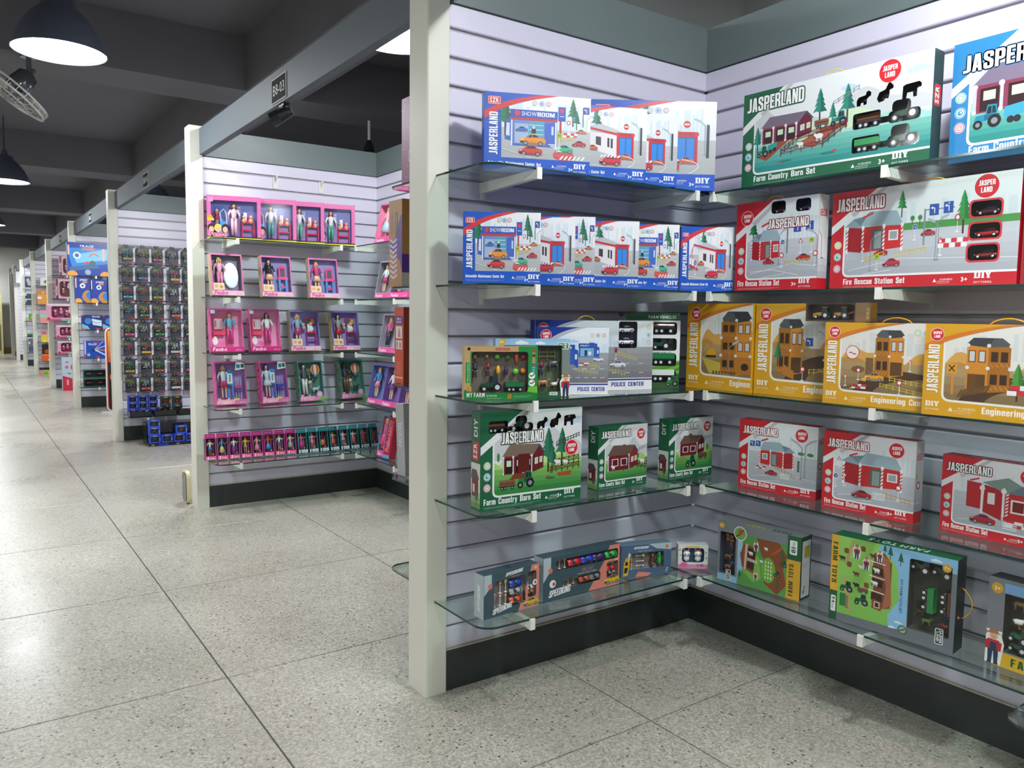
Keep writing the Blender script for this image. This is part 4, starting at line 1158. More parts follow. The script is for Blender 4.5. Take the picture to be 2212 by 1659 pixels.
    if variant == 'blue':
        cv.poly([(0, 146), (132, 240), (0, 240)], base); cv.poly([(0, 132), (152, 240), (122, 240), (0, 152)], '#f0f1f1')
        a_name(cv, 20, 178, 34, 200, base, 0)
        cv.text('Farm Country Barn Set', 40, 14, 16, '#fafaf8', w=190, var='k', gap=.05)
        a_icons(cv, 19, 70, 11, 0, 30, ('#d4607a', '#2f9fc0', '#6fc0a8'))
        return cv
    d_frame_top(cv, base)
    if variant == 'wide':
        a_name(cv, 12, 192, 35, 164, base, 0); a_badge(cv, 389, 214, 25)
        cv.text('Farm Country Barn Set', 38, 13, 15, '#fafaf8', w=176, var='k', gap=.05); a_fine(cv, 38, 7, 170, '#b9d4c4', 2, 1.3)
        a_warning(cv, 306, 12, 9); cv.text('3+', 372, 12, 10, '#fafaf8'); a_diy(cv, 404, 18, 14)
        a_icons(cv, 19, 52, 10, 0, 27, ('#d4607a', '#2f9fc0', '#8fc0a0'))
    elif variant == 'big':
        a_name(cv, 58, 160, 28, 122, '#2f4a3c', 0); a_badge(cv, 268, 137, 19)
        d_frame_end(cv, 'Farm Country Barn Set', 166)
    else:
        a_name(cv, 16, 196, 26, 150, base, 0); a_badge(cv, W - 34, 202, 20)
        d_frame_end(cv, 'Farm Country Barn Set', 130, small=True)
    return cv

RED = '#c9202b'
def fire_barn(cv, x, y, w, h, mirror=False):
    f = (lambda u, v: (x + (1 - u) * w, y + v * h)) if mirror else (lambda u, v: (x + u * w, y + v * h))
    r, rd = '#cc2a2c', '#a41c22'
    cv.poly([f(0, .06), f(.3, 0), f(.3, .62), f(0, .66)], rd); cv.poly([f(.3, 0), f(.96, .08), f(.96, .62), f(.3, .62)], r)
    cv.poly([f(-.03, .66), f(.31, .6), f(.42, .78), f(.12, .84)], '#8fa3ad'); cv.poly([f(.26, .66), f(.98, .6), f(.86, .96), f(.4, 1)], '#9fb4bd'); cv.poly([f(.12, .84), f(.26, .66), f(.4, 1), f(.34, .9)], '#74858f')
    cv.poly([f(.46, .06), f(.66, .08), f(.66, .56), f(.46, .56)], '#5c5f60'); cv.poly([f(.5, .08), f(.62, .09), f(.62, .5), f(.5, .5)], '#8b9a96')
    cv.poly([f(.74, .26), f(.9, .26), f(.9, .5), f(.74, .5)], '#f0eeee'); cv.poly([f(.76, .29), f(.88, .29), f(.88, .47), f(.76, .47)], '#9fa7a9')
    for u in (.02, .3, .66, .96):
        cv.poly([f(u - .018, .04), f(u + .018, .04), f(u + .018, .62), f(u - .018, .62)], '#f2efef')
        for k in range(5): cv.poly([f(u - .018, .08 + .1 * k), f(u + .018, .13 + .1 * k), f(u + .018, .17 + .1 * k), f(u - .018, .12 + .1 * k)], '#cf3a3c')
        cv.ell(*f(u, .62), w * .028, '#f1f0f0', n=10); cv.ell(*f(u, .03), w * .022, '#f1f0f0', n=8)
def d_fire(w, h, variant, holes=()):
    cv = Canvas(w, h); W = cv.W
    cv.holes = list(holes); s = 38
    cv.rect(0, 0, W, 240, RED)
    cv.poly([(s - 4, 60)] + qb((s - 4, 46), (s - 4, 30), (s + 14, 30), 6) + [(W, 30), (W, 240), (120, 240), (s - 4, 172)], '#f4f4f2')
    cv.poly([(s, 60)] + qb((s, 48), (s, 34), (s + 14, 34), 6) + [(W, 34), (W, 240), (126, 240), (s, 168)], '#e8eaec')
    gx = s + 1
    a_skyline(cv, gx + 20, 130, W - gx - 20, 74, '#d9e3e9', 16, 8)
    if variant == 'wide': cv.poly([(gx, 150), (W, 150), (W, 128), (gx, 112)], '#4f9a4c')
    cv.grad(gx, 50, W - gx, 84, '#b4b9c0', '#c9cdd3', 4)
    cv.poly([(gx, 51)] + qb((gx, 47), (gx + 1, 35), (s + 14, 35), 4) + [(W, 35), (W, 51)], '#b0b5bc')
    for a, b in (((50, 46), (180, 70)), ((180, 70), (W, 60)), ((90, 36), (160, 44))): cv.line([a, b], 1.6, '#e4e6e8')
    if variant == 'wide':
        cv.at(0, 4, .88, 1)
        for x, y, hh in ((206, 160, 62), (366, 112, 94)): a_tree(cv, x, y, hh, '#2f9a48', '#237a3a')
        for x in (236, 256): cv.ell(x, 156, 6, '#3f8a44', n=10); cv.rect(x - 1, 142, 2, 10, '#5a4a3a')
        fire_barn(cv, 46, 84, 170, 98)
        cv.rect(266, 92, 5, 82, '#8b959d'); cv.rect(266, 170, 78, 3, '#8b959d'); a_road_sign(cv, 280, 158, 24, turn=True); a_road_sign(cv, 316, 160, 24, turn=False)
        a_lamp(cv, 300, 58, 94, d=1); a_lamp(cv, 306, 58, 88, d=-1); a_lamp(cv, 122, 40, 84, d=1)
        a_car(cv, 132, 74, 40, '#b8262a'); a_car(cv, 260, 112, 38, '#b83a3c'); a_car(cv, 158, 46, 50, '#c2333a', glass='#3a3f46')
        a_fence(cv, 104, 58, 160, 72, 14, 4, '#e0cc3a', False, 1.2); a_fence(cv, 190, 66, 276, 76, 14, 6, '#e0cc3a', False, 1.2); a_barrier(cv, 306, 84, 72, 5)
        a_sign(cv, 100, 64, 36, 'tri'); a_sign(cv, 142, 42, 36, 'h'); a_sign(cv, 244, 106, 34, 'blue'); a_sign(cv, 352, 118, 36); a_sign(cv, 312, 68, 38, 'tri')
        cv.at()
    elif variant == 'tall':
        a_tree(cv, 58, 128, 70, '#2f8a44'); fire_barn(cv, 52, 82, 96, 80)
        cv.rect(164, 96, 4, 70, '#6a747c'); cv.rect(164, 162, 74, 3, '#6a747c'); a_road_sign(cv, 184, 150, 22); a_road_sign(cv, 220, 152, 22, turn=False)
        a_lamp(cv, 142, 70, 90, d=1); a_lamp(cv, 254, 60, 90, d=-1)
        a_car(cv, 92, 70, 36, '#c2282c', flip=True); a_car(cv, 194, 76, 42, '#c2282c'); a_fence(cv, 160, 64, 232, 70, 13, 5, '#dcc83c', False, 1.2)
        for x, k in ((152, 'blue'), (150, 'round'), (206, 'tri'), (238, 'h'), (250, 'round')): a_sign(cv, x, 62 if k == 'round' else 96, 36, k)
        cv.line([(52, 52), (120, 56), (200, 40)], 1.6, '#eceef0')
    elif variant == 'a':
        for u in (230, 262): cv.ell(u, 146, 12, '#3f8a44', 6, 10)
        fire_barn(cv, 76, 88, 130, 86, True); a_road_sign(cv, 42, 150, 18, turn=False); a_road_sign(cv, 64, 152, 18)
        a_barrier(cv, 66, 76, 36, 3); a_car(cv, 102, 58, 46, '#b8262a'); a_fence(cv, 140, 82, 210, 58, 14, 6, '#d69a3c', False, 1.3)
        a_lamp(cv, 232, 64, 120, d=-1); a_lamp(cv, 244, 70, 120); cv.rect(218, 84, 8, 38, '#5a6a5c')
        for u in range(4): cv.rect(158, 54 + 5 * u, 34, 2.4, '#ececea')
    elif variant == 'b':
        fire_barn(cv, 64, 84, 186, 104); a_car(cv, 96, 46, 62, '#b4282a'); a_sign(cv, 52, 130, 34, 'tri'); a_sign(cv, 44, 70, 40, 'blue'); a_sign(cv, 72, 78, 40, 'tri')
        a_fence(cv, 190, 62, 270, 52, 16, 6, '#d69a3c', False, 1.3); a_sign(cv, 236, 60, 44)
        for u in range(4): cv.rect(162, 52 + 6 * u, 36, 3, '#ececea')
    else:
        f = lambda X, Y: (X, Y)
        cv.poly([(76, 92), (118, 90), (118, 168), (76, 170)], '#bc2026'); cv.poly([(124, 84), (176, 66), (176, 156), (126, 166)], '#b01c22'); cv.rect(136, 110, 20, 34, '#e4e6e6')
        cv.poly([(182, 68), (W, 76), (W, 158), (182, 152)], '#c42428'); cv.poly([(120, 172), (190, 148), (250, 166), (190, 196)], '#7d948c'); cv.poly([(190, 150), (W, 150), (260, 190), (240, 184)], '#6b7a86')
        for u in (120, 180): cv.rect(u - 3, 78, 6, 86, '#f0eeee'); cv.ell(u, 154, 8, '#f0eeee', n=10)
        for k in range(7): cv.poly([(186, 80 + 10 * k), (194, 86 + 10 * k), (194, 91 + 10 * k), (186, 85 + 10 * k)], '#f0eeee')
        for u in (200, 246): cv.rect(u, 94, 40, 40, '#eceaea'); cv.rect(u + 5, 99, 30, 30, '#7d1a1e' if u == 200 else '#d8dcdc')
        a_car(cv, 88, 44, 74, '#b4282a'); a_barrier(cv, 186, 52, 70, 3)
        for u in range(4): cv.rect(180, 44 + 6 * u, 40, 3, '#ececea')
    d_frame_top(cv, RED)
    cv.line([(84, 172), (110, 182)], 5, '#c8404a')
    if variant == 'wide':
        a_name(cv, 12, 192, 31, 126, RED, 0); a_badge(cv, 367, 213, 25)
        cv.text('Fire Rescue Station Set', 38, 12, 14, '#fafaf8', w=158, var='k', gap=.05); a_fine(cv, 38, 7, 150, '#f0c9c6', 2, 1.3)
        a_warning(cv, 262, 12, 8); cv.text('3+', 324, 12, 9, '#fafaf8'); a_diy(cv, 352, 18, 14)
        a_icons(cv, 19, 52, 10, 0, 29, ('#b84a8c', '#2f9f8a', '#b5c04a'))
    elif variant == 'tall':
        a_name(cv, 104, 164, 24, 124, '#b02028', 0); a_badge(cv, 36, 198, 19)
        d_frame_end(cv, 'Fire Rescue Station Set', 136, small=True)
    else:
        a_name(cv, 14, 192, 26, 130, RED, 0); a_badge(cv, W - 56, 206, 22)
        d_frame_end(cv, 'Fire Rescue Station Set', 132, small=True)
    return cv

YEL = '#dda31f'
def a_tower(cv, x, y, w, h, floors, side='r', roof='#3c3e40', c='#d08a2a', cd='#a86a1e'):
    f = (lambda u, v: (x + u * w, y + v * h)) if side == 'r' else (lambda u, v: (x + (1 - u) * w, y + v * h))
    cv.poly([f(0, 0), f(.5, -.04), f(.5, .86), f(0, .86)], cd); cv.poly([f(.5, -.04), f(1, .02), f(1, .86), f(.5, .86)], c)
    cv.poly([f(-.04, .85), f(.52, .82), f(1.04, .86), f(.86, 1), f(.2, 1)], roof); cv.poly([f(-.04, .85), f(.52, .82), f(.4, .98), f(.2, 1)], '#55585a')
    for k in range(floors):
        v0 = .86 * k / floors
        for u, hh in ((.06, .5), (.28, .5)): cv.poly([f(u, v0 + .04 + .16 / floors), f(u + .16, v0 + .04 + .16 / floors), f(u + .16, v0 + .62 / floors), f(u, v0 + .62 / floors)], '#3c2a18')
        for i in range(4): cv.line([f(.12 * i + .02, v0 + .02), f(.12 * i + .1, v0 + .13 / floors + .02)], 1.2, '#e2a850')
        for u in (.56, .79):
            if k == 0: continue
            cv.poly([f(u, v0 + .2 / floors), f(u + .17, v0 + .2 / floors), f(u + .17, v0 + .66 / floors), f(u, v0 + .66 / floors)], '#8a3f1c')
            cv.poly([f(u + .025, v0 + .24 / floors), f(u + .145, v0 + .24 / floors), f(u + .145, v0 + .62 / floors), f(u + .025, v0 + .62 / floors)], '#c9cfcc')
        for u in (.0, .5, .98): cv.ell(*f(u, v0 + .85 / floors), w * .05, '#dfe0e0', n=8)
    cv.poly([f(.55, 0), f(.95, .02), f(.95, .6 / floors), f(.55, .6 / floors)], '#5c4020')
def d_yellow(w, h, variant):
    cv = Canvas(w, h); W = cv.W; q = min(1.0, W / 300)
    s = 52
    cv.rect(0, 0, W, 240, YEL)
    cv.poly([(s - 5, 70)] + qb((s - 5, 60), (s - 5, 38), (s + 18, 38), 6) + [(W, 34), (W, 240), (s - 5, 240)], '#f4f0e2')
    cv.poly([(s, 72)] + qb((s, 62), (s, 43), (s + 18, 43), 6) + [(W, 39), (W, 240), (s, 240)], '#e6e3da')
    a_skyline(cv, s + 20, 150, W - s - 20, 70, '#d6dad6', 14, 4)
    a_hills(cv, s + 1, 110, W - s - 1, 66, '#d6a24e', 3, 2); a_hills(cv, s + 1, 100, W - s - 1, 44, '#b98a48', 2, 8)
    cv.grad(s + 1, 62, W - s - 1, 64, '#8a714a', '#b39a6c', 3); cv.poly([(s + 1, 63)] + qb((s + 1, 58), (s + 2, 44), (s + 18, 44), 4) + [(W, 40), (W, 63)], '#86704c')
    cv.poly(qb((90, 44), (120, 100), (200, 110)) + qb((W, 90), (170, 84), (150, 44)), '#4d3524')
    if variant == 'one':
        cv.poly([(54, 90), (120, 76), (150, 44), (80, 46)], '#c8b34c'); a_tower(cv, 118, 50, 96, 168, 3, 'r'); a_lamp(cv, 146, 44, 88); cv.rect(168, 48, 56, 46, '#b8762a'); cv.ell(196, 68, 12, '#3a2a1a', 10, 12)
        cv.poly([(66, 96), (104, 98), (96, 116), (78, 114)], '#e0a020'); cv.line([(80, 112), (70, 128), (64, 108)], 3, '#e0a020'); cv.rect(68, 90, 34, 6, '#33302a')
        for i in range(8): cv.rect(92 + 10 * i, 46, 6, 7, '#6a4a20')
    elif variant == 'two':
        a_tower(cv, 70, 60, 70, 140, 2, 'r'); a_tree(cv, 70, 78, 62, '#2f8a4c'); cv.poly([(86, 84), (118, 66), (118, 44), (86, 56)], '#b8762a')
        a_road_sign(cv, 148, 132, 20); a_lamp(cv, 200, 108, 60, d=-1); a_fence(cv, 160, 60, 240, 70, 14, 6, '#dcc83c', False, 1.3); a_car(cv, 186, 60, 44, '#d8981f'); a_sign(cv, 142, 44, 34); a_barrier(cv, 196, 96, 40, 3)
    elif variant == 'three':
        a_tower(cv, 152, 92, 80, 128, 2, 'r'); cv.rect(126, 92, 22, 48, '#7a5a34'); a_car(cv, 124, 74, 56, '#e0a020'); cv.poly([(116, 80), (132, 86), (128, 72), (114, 74)], '#e6b030')
        for a, b in (((196, 76), (300, 62)), ((170, 58), (300, 36))): a_fence(cv, *a, *b, 13, 7, '#dcc83c', False, 1.4)
        cv.ell(86, 154, 20, '#d0303a', n=20); cv.ell(86, 154, 18, '#efeae0', n=20); a_barrier(cv, 74, 148, 24, 2)
        cv.ell(104, 106, 20, '#7a5a34', 10); a_barrier(cv, 84, 50, 46, 3); a_sign(cv, 68, 56, 34, 'tri'); a_sign(cv, 106, 76, 32); a_sign(cv, 250, 108, 30, 'tri'); a_sign(cv, 224, 42, 38)
        for i in range(6): cv.rect(56 + 9 * i, 46 + 2 * i, 6, 6, '#5c4424')
    else:
        a_tower(cv, 104, 74, 100, 132, 2, 'l'); cv.rect(108, 60, 20, 54, '#6a4520'); cv.rect(70, 58, 6, 60, '#d88a2a'); cv.rect(58, 112, 24, 26, '#dd9a28'); cv.line([(63, 118), (77, 134)], 3, '#33302a'); cv.line([(77, 118), (63, 134)], 3, '#33302a')
        a_tree(cv, 222, 52, 92, '#4f9a3c', '#3c7a30'); a_tree(cv, 300, 60, 80, '#4f9a3c', '#3c7a30'); a_lamp(cv, 250, 60, 100); a_barrier(cv, 200, 66, 90, 4)
        for i in range(9): cv.poly([(84 + 8 * i, 52 + 2 * i), (90 + 8 * i, 52 + 2 * i), (100 + 8 * i, 72 + 2 * i), (94 + 8 * i, 72 + 2 * i)], '#6a4c24')
        cv.ell(270, 52, 8, '#c8403a', 3)
    cv.poly(qb((0, 186), (80, 226), (210, 240)) + [(0, 240)], YEL)
    cv.poly(qb((0, 170), (90, 220), (240, 240)) + qb((0, 186), (80, 226), (210, 240))[::-1], '#d9791f')
    a_badge(cv, 30, 212, 16)
    cv.text('JASPERLAND', 38, 60, 28, '#faf6ea', w=126, ang=90, var='k', g='brand_lettering', gap=.06)
    a_diy(cv, 10, 24, 13, '#fdf6e2'); a_warning(cv, 66, 14, 12, '#f6e8bc')
    cv.text('Engineering Center Set', 146 if variant != 'one' else 150, 14, 17, '#fdf8ea', w=200, var='k', gap=.05)
    a_icons(cv, 266, 214, 10, 26, 0)
    return cv

NAVY = '#16338f'
def d_police(w, h, variant, holes=()):
    cv = Canvas(w, h); W = cv.W; cv.holes = list(holes)
    cv.rect(0, 0, W, 240, '#eef1f4'); cv.grad(0, 110, W, 130, '#cfe4f2', '#eef2f5', 4)
    a_skyline(cv, 40, 130, W - 40, 70, '#cfe2ee', 18, 6); a_cloud(cv, W * .5, 186, 40, '#b5d4ea')
    cv.grad(0, 42, W, 108, '#77797c', '#a3a6a9', 5)
    for a, b in (((0, 92), (W, 100)), ((20, 60), (W, 66))):
        for i in range(8): x = a[0] + (b[0] - a[0]) * i / 8; cv.line([(x, a[1]), (x + 18, a[1] + 1)], 2, '#dfe0e0')
    def office(x, y, s, text='POLICE OFFICE'):
        cv.rect(x, y, 92 * s, 60 * s, '#2f5fb8'); cv.rect(x + 8 * s, y + 4 * s, 70 * s, 42 * s, '#7db8dc'); cv.rect(x + 30 * s, y + 6 * s, 14 * s, 30 * s, '#2a3a5a'); cv.rect(x + 50 * s, y + 12 * s, 20 * s, 16 * s, '#dfeaf2')
        cv.rect(x - 2 * s, y + 50 * s, 98 * s, 20 * s, '#2450a8'); cv.text(text, x + 8 * s, y + 55 * s, 8 * s, '#eef4fa', w=76 * s)
        cv.poly([(x + 92 * s, y), (x + 108 * s, y - 14 * s), (x + 108 * s, y + 50 * s), (x + 92 * s, y + 56 * s)], '#2a56b0'); cv.rect(x + 96 * s, y + 18 * s, 8 * s, 18 * s, '#e6ecf4')
    if variant == 'small':
        office(40, 108, 1.0); office(150, 134, .7); cv.rect(196, 124, 4, 60, '#8d98a4'); cv.rect(188, 168, 20, 18, '#2a56b0')
        a_car(cv, 202, 118, 40, '#e8eaee', glass='#1a1d24'); a_barrier(cv, 150, 104, 36, 2); a_fence(cv, 140, 82, 220, 72, 12, 6, '#d8c83c', False, 1.4); a_fence(cv, 186, 100, 226, 94, 11, 3, '#d8c83c', False, 1.3); a_car(cv, 60, 64, 50, '#e8eaee', flip=True)
    else:
        office(60, 120, 1.2, 'POLICE OFFICE'); cv.rect(130, 90, 60, 80, '#2f5fb8'); cv.rect(140, 128, 40, 30, '#dfe8f2'); cv.rect(144, 132, 32, 22, '#2a3a6a')
        a_lamp(cv, 350, 66, 100, '#8f9396'); a_lamp(cv, 344, 66, 96, '#8f9396', -1); a_fence(cv, 310, 122, 390, 100, 15, 7, '#d9c65a', False, 1.4); a_fence(cv, 260, 74, 344, 48, 15, 7, '#d9c65a', False, 1.4)
        a_car(cv, 284, 76, 64, '#e6e8ee', glass='#1f2a4a'); cv.rect(312, 104, 6, 3, '#d43a3a'); a_sign(cv, 308, 108, 40)
        cv.rect(304, 130, 8, 16, '#4a4d50')
    cv.rect(0, 0, W, 34, '#f4f5f6'); cv.rect(0, 34, W, 5, NAVY)
    cv.text('POLICE CENTER', W - (112 if variant == 'small' else 164), 12 if variant == 'small' else 13, 15, NAVY, w=100 if variant == 'small' else 130, var='k', gap=.05); a_fine(cv, W - 116, 7, 106, '#7a86a8', 2, 1.3)
    cv.text('3+', W - 24, 44, 8, '#d23a48')
    cv.poly(qb((0, 150), (40, 220), (150, 240)) + [(0, 240)], NAVY); cv.poly(qb((0, 130), (50, 212), (180, 240)) + qb((0, 150), (40, 220), (150, 240))[::-1], '#b9bec6')
    a_badge(cv, 30, 212, 19)
    if variant == 'small': a_icons(cv, W - 62, 212, 8, 22, 0, ('#b5c04a', '#2f9f8a', '#d4607a'))
    else: a_icons(cv, W - 18, 218, 9, 0, -26, ('#b5c04a', '#2f9f8a', '#d4607a'))
    return cv
# ------------------------------------------------------------------ near booth: boxes on the side (divider) wall
def set_box(axis, u, d, w, h, yaw, z, cv, face, label, side=None, dep=.045, name='toy_box', cat='toy box', group=None, holes=None, kk=None, tray='#1b1d1c', top=None, wall=None, tray_d=None):
    root = place(axis, u, d, z, yaw, label, cat, name, group, wall)
    carton(root, w, h, dep, face, side, top, holes or (), cv.k if cv else 1.0, tray, tray_d)
    if cv: cv.build(root, front)
    return root

def side_print(root, w, h, d, base, which='left', text=None, textc='#f4f4f2', pic=True, mark=True):
    cv = Canvas(d, h); W = cv.W
    cv.rect(0, 0, W, 240, base)
    if pic:
        cv.rect(0, 6, W, 110, '#dfe4dc'); cv.grad(0, 6, W, 40, '#5f8a4a', '#b9d49a', 3); cv.rect(W * .1, 34, W * .7, 44, '#7a2026'); cv.poly([(0, 78), (W * .9, 78), (W * .6, 100), (W * .1, 100)], '#5f4c44')
        a_tree(cv, W * .6, 12, 40); cv.rect(W * .2, 44, W * .2, 20, '#e6e8e4')
    if mark: cv.rrect(W * .16, 122, W * .66, 46, 6, '#d02733', 'logo_badge'); cv.text('SZR', W * .62, 127, W * .36, '#ffffff', w=36, ang=90, g='logo_badge')
    if text: cv.text(text, W * .68, 180, W * .38, textc, w=44, ang=90)
    fn = left_side(d) if which == 'left' else right_side(w)
    cv.build(root, fn, prefix='side_')
def top_print(root, w, h, d, text, c='#f6f4f2', t='#fafafa', base=None):
    cv = Canvas(w, d, d * 1000); W, H = cv.W, cv.H
    if base: cv.rect(0, 0, W, H, base)
    cv.text(text, W * .5, H * .3, H * .32, t, w=W * .5, anchor='c')
    cv.rrect(W * .1, H * .25, W * .1, H * .5, 3, '#d02733', 'logo_badge')
    cv.build(root, top_side(h), prefix='top_')

D0 = .0421
GA = 'blue garage boxes fanned on the side wall'
set_box('D', 1.315, .159, .332, .233, -22.5, TOPZ[4], d_auto(.332, .233, 'showroom'), BLUE, 'blue showroom garage box at the pillar end of the top shelf', dep=D0, group=GA)
set_box('D', 1.563, .195, .300, .232, -22, TOPZ[4], d_auto(.30, .232, 'gas'), BLUE, 'blue box with white red-framed service station, second in the top shelf fan', dep=.040, group=GA)
set_box('D', 1.700, .200, .300, .232, -22, TOPZ[4], d_auto(.30, .232, 'gas2'), BLUE, 'narrow visible blue garage box between two others, third in the top shelf fan', dep=.040, group=GA)
set_box('D', 1.777, .106, .427, .296, -33, TOPZ[4], d_auto(.427, .296, 'gas'), BLUE, 'tallest blue garage box standing behind the fan in the corner of the top shelf', dep=.05, group=GA)
for (u, d, w, h, kind, lab) in ((1.250, .148, .233, .215, 'showroom', 'smaller blue showroom box at the pillar end of the second shelf down'),
                                (1.398, .132, .233, .214, 'gas', 'blue service station box right behind the smaller showroom box'),
                                (1.490, .120, .233, .225, 'showroom', 'blue box showing only a strip with green car and red turntable'),
                                (1.661, .144, .233, .222, 'gas', 'blue service station box in the middle of the second shelf fan'),
                                (1.816, .177, .233, .220, 'showroom', 'blue box with pale green car and cut off lettering, fifth of its fan'),
                                (2.075, .249, .189, .224, 'gas', 'blue service station box in the corner of the second shelf down')):
    set_box('D', u, d, w, h, -31.4, TOPZ[3], d_auto(w, h, kind), BLUE, lab, dep=D0, group=GA)

# ---- middle shelf: vegetables, farm window box, police sets, farm vehicles
def box_myfarm():
    w, h, dep = .225, .161, .038
    cv = Canvas(w, h, 160); W = cv.W
    hole = hx(22, 22, 172, 122, 8); cv.holes = [hole]
    cv.rect(0, 0, W, 160, '#c3a06c'); cv.poly([(0, 0), (W, 0), (W, 160), (164, 160), (164, 144), (18, 144), (18, 26), (0, 20)], '#1f8a3f')
    cv.rect(4, 52, 12, 60, '#1f8a3f'); cv.text('Welcome to superfarm', 13, 55, 5, '#e9f2d8', w=54, ang=90, var='n')
    cv.rrect(94, 148, 44, 7, 3, '#a8352c'); cv.text('RECYCLABLE CARTON', 97, 150, 3, '#f4e6d8', w=38, var='n')
    cv.ell(14, 152, 5, '#17181a', n=10)
    for i, c in enumerate(('#a84a30', '#7a3a24', '#d8892c', '#6a5a9a', '#3fa0d0')): cv.rrect(206, 142 - 14 * i, 10, 9, 3, c); cv.rect(206, 139 - 14 * i, 10, 1.2, '#e6f0e0')
    for y in (72, 50): cv.ell(206, y, 10, '#f3f5f2', n=16); cv.line([(199, y + 2), (205, y - 2), (213, y + 5)], 3, '#17181a')
    cv.poly(qb((0, 30), (60, 40), (120, 22)) + qb((120, 22), (190, 30), (W, 38)) + [(W, 0), (0, 0)], '#1c7c38')
    cv.poly(qb((180, 26), (200, 44), (W, 40)) + [(W, 20)], '#6fbe3a')
    for i, c in enumerate(('#c98a36', '#d39a44', '#d8a24c', '#6fae2c', '#7fbc34', '#e0a048')): cv.ell(12 + 8 * i, 33, 5, c, 8, 10)
    cv.text('MY FARM', 8, 9, 13, '#fbfaf4', w=54, oc='#3c2a1c'); cv.text('MY FARM TRUCK', 68, 11, 3.4, '#f2f8ee', w=32); a_fine(cv, 68, 6, 48, '#cfe6c8', 2, 1.3); a_fine(cv, 150, 12, 60, '#cfe6c8', 3, 1.3)
    for x in (132, 138): cv.poly([(x, 4), (x + 4, 4), (x + 6, 16), (x + 2, 18)], '#d8802c')
    r = set_box('D', 1.225, .201, w, h, -22.1, TOPZ[2], cv, '#1f8a3f', 'green and kraft farm set with plastic vegetables behind a window, at the shelf end', '#c3a06c', dep, 'farm_set_box', holes=[hole], tray='#6b6153', top='#c3a06c', tray_d=.034)
    k = cv.k; y = .022
    for (x, z, s, kind, c) in ((36, 128, 9, 'sack', '#a8743f'), (72, 130, 8, 'sack', '#b98a55'), (104, 128, 13, 'round', '#5fc03a'), (136, 126, 12, 'round', '#2f7a3c'), (163, 124, 16, 'carrot', '#e2542c'), (184, 128, 12, 'round', '#a8242c'),
                               (106, 88, 15, 'long', '#eaa81e'), (131, 86, 15, 'long', '#3f2452'), (160, 84, 15, 'round', '#5fd03a'), (184, 86, 15, 'pumpkin', '#e58a1c')):
        toy_veg(r, x * k, y, z * k, s * k, kind, c)
    toy_farmer(r, 36 * k, y, 66 * k, 46 * k, '#2c3446', '#262c3c', '#2a2c33'); toy_farmer(r, 76 * k, y, 70 * k, 42 * k, '#9c2a2e', '#3a2430', '#7a3428')
    toy_tractor(r, 84 * k, y, 24 * k, 62 * k, '#174a33'); toy_trailer(r, 156 * k, y, 24 * k, 56 * k, '#196a3c')
box_myfarm()

def a_farmer(cv, x, y, h):
    f = lambda u, v: (x + u * h, y + v * h)
    cv.poly([f(-.2, 0), f(.2, 0), f(.28, .6), f(.2, .84), f(.22, .95), f(-.2, .95), f(-.16, .84), f(-.28, .66)], '#eef0ee')
    for s_ in (-1, 1): cv.poly([f(s_ * .03, .05), f(s_ * .13, .05), f(s_ * .14, .42), f(0, .42)], '#2a3a5e'); cv.poly([f(s_ * .03, 0), f(s_ * .15, 0), f(s_ * .13, .07), f(s_ * .03, .07)], '#4a2a1c'); cv.poly([f(s_ * .13, .66), f(s_ * .22, .62), f(s_ * .2, .38), f(s_ * .13, .4)], '#c22c30')
    cv.poly([f(-.14, .4), f(.14, .4), f(.15, .68), f(-.15, .68)], '#c22c30'); cv.poly([f(-.09, .36), f(.09, .36), f(.08, .6), f(-.08, .6)], '#2a3a5e')
    cv.ell(*f(0, .79), .11 * h, '#e7b795', .12 * h, 14); cv.poly([f(-.2, .84), f(.2, .86), f(.12, .9), f(.1, .98), f(-.1, .97), f(-.12, .9)], '#b07a4a')
    cv.line([f(-.05, .74), f(.05, .74)], .015 * h, '#a2503c'); cv.ell(*f(-.04, .8), .012 * h, '#2a2020', n=6); cv.ell(*f(.04, .8), .012 * h, '#2a2020', n=6)
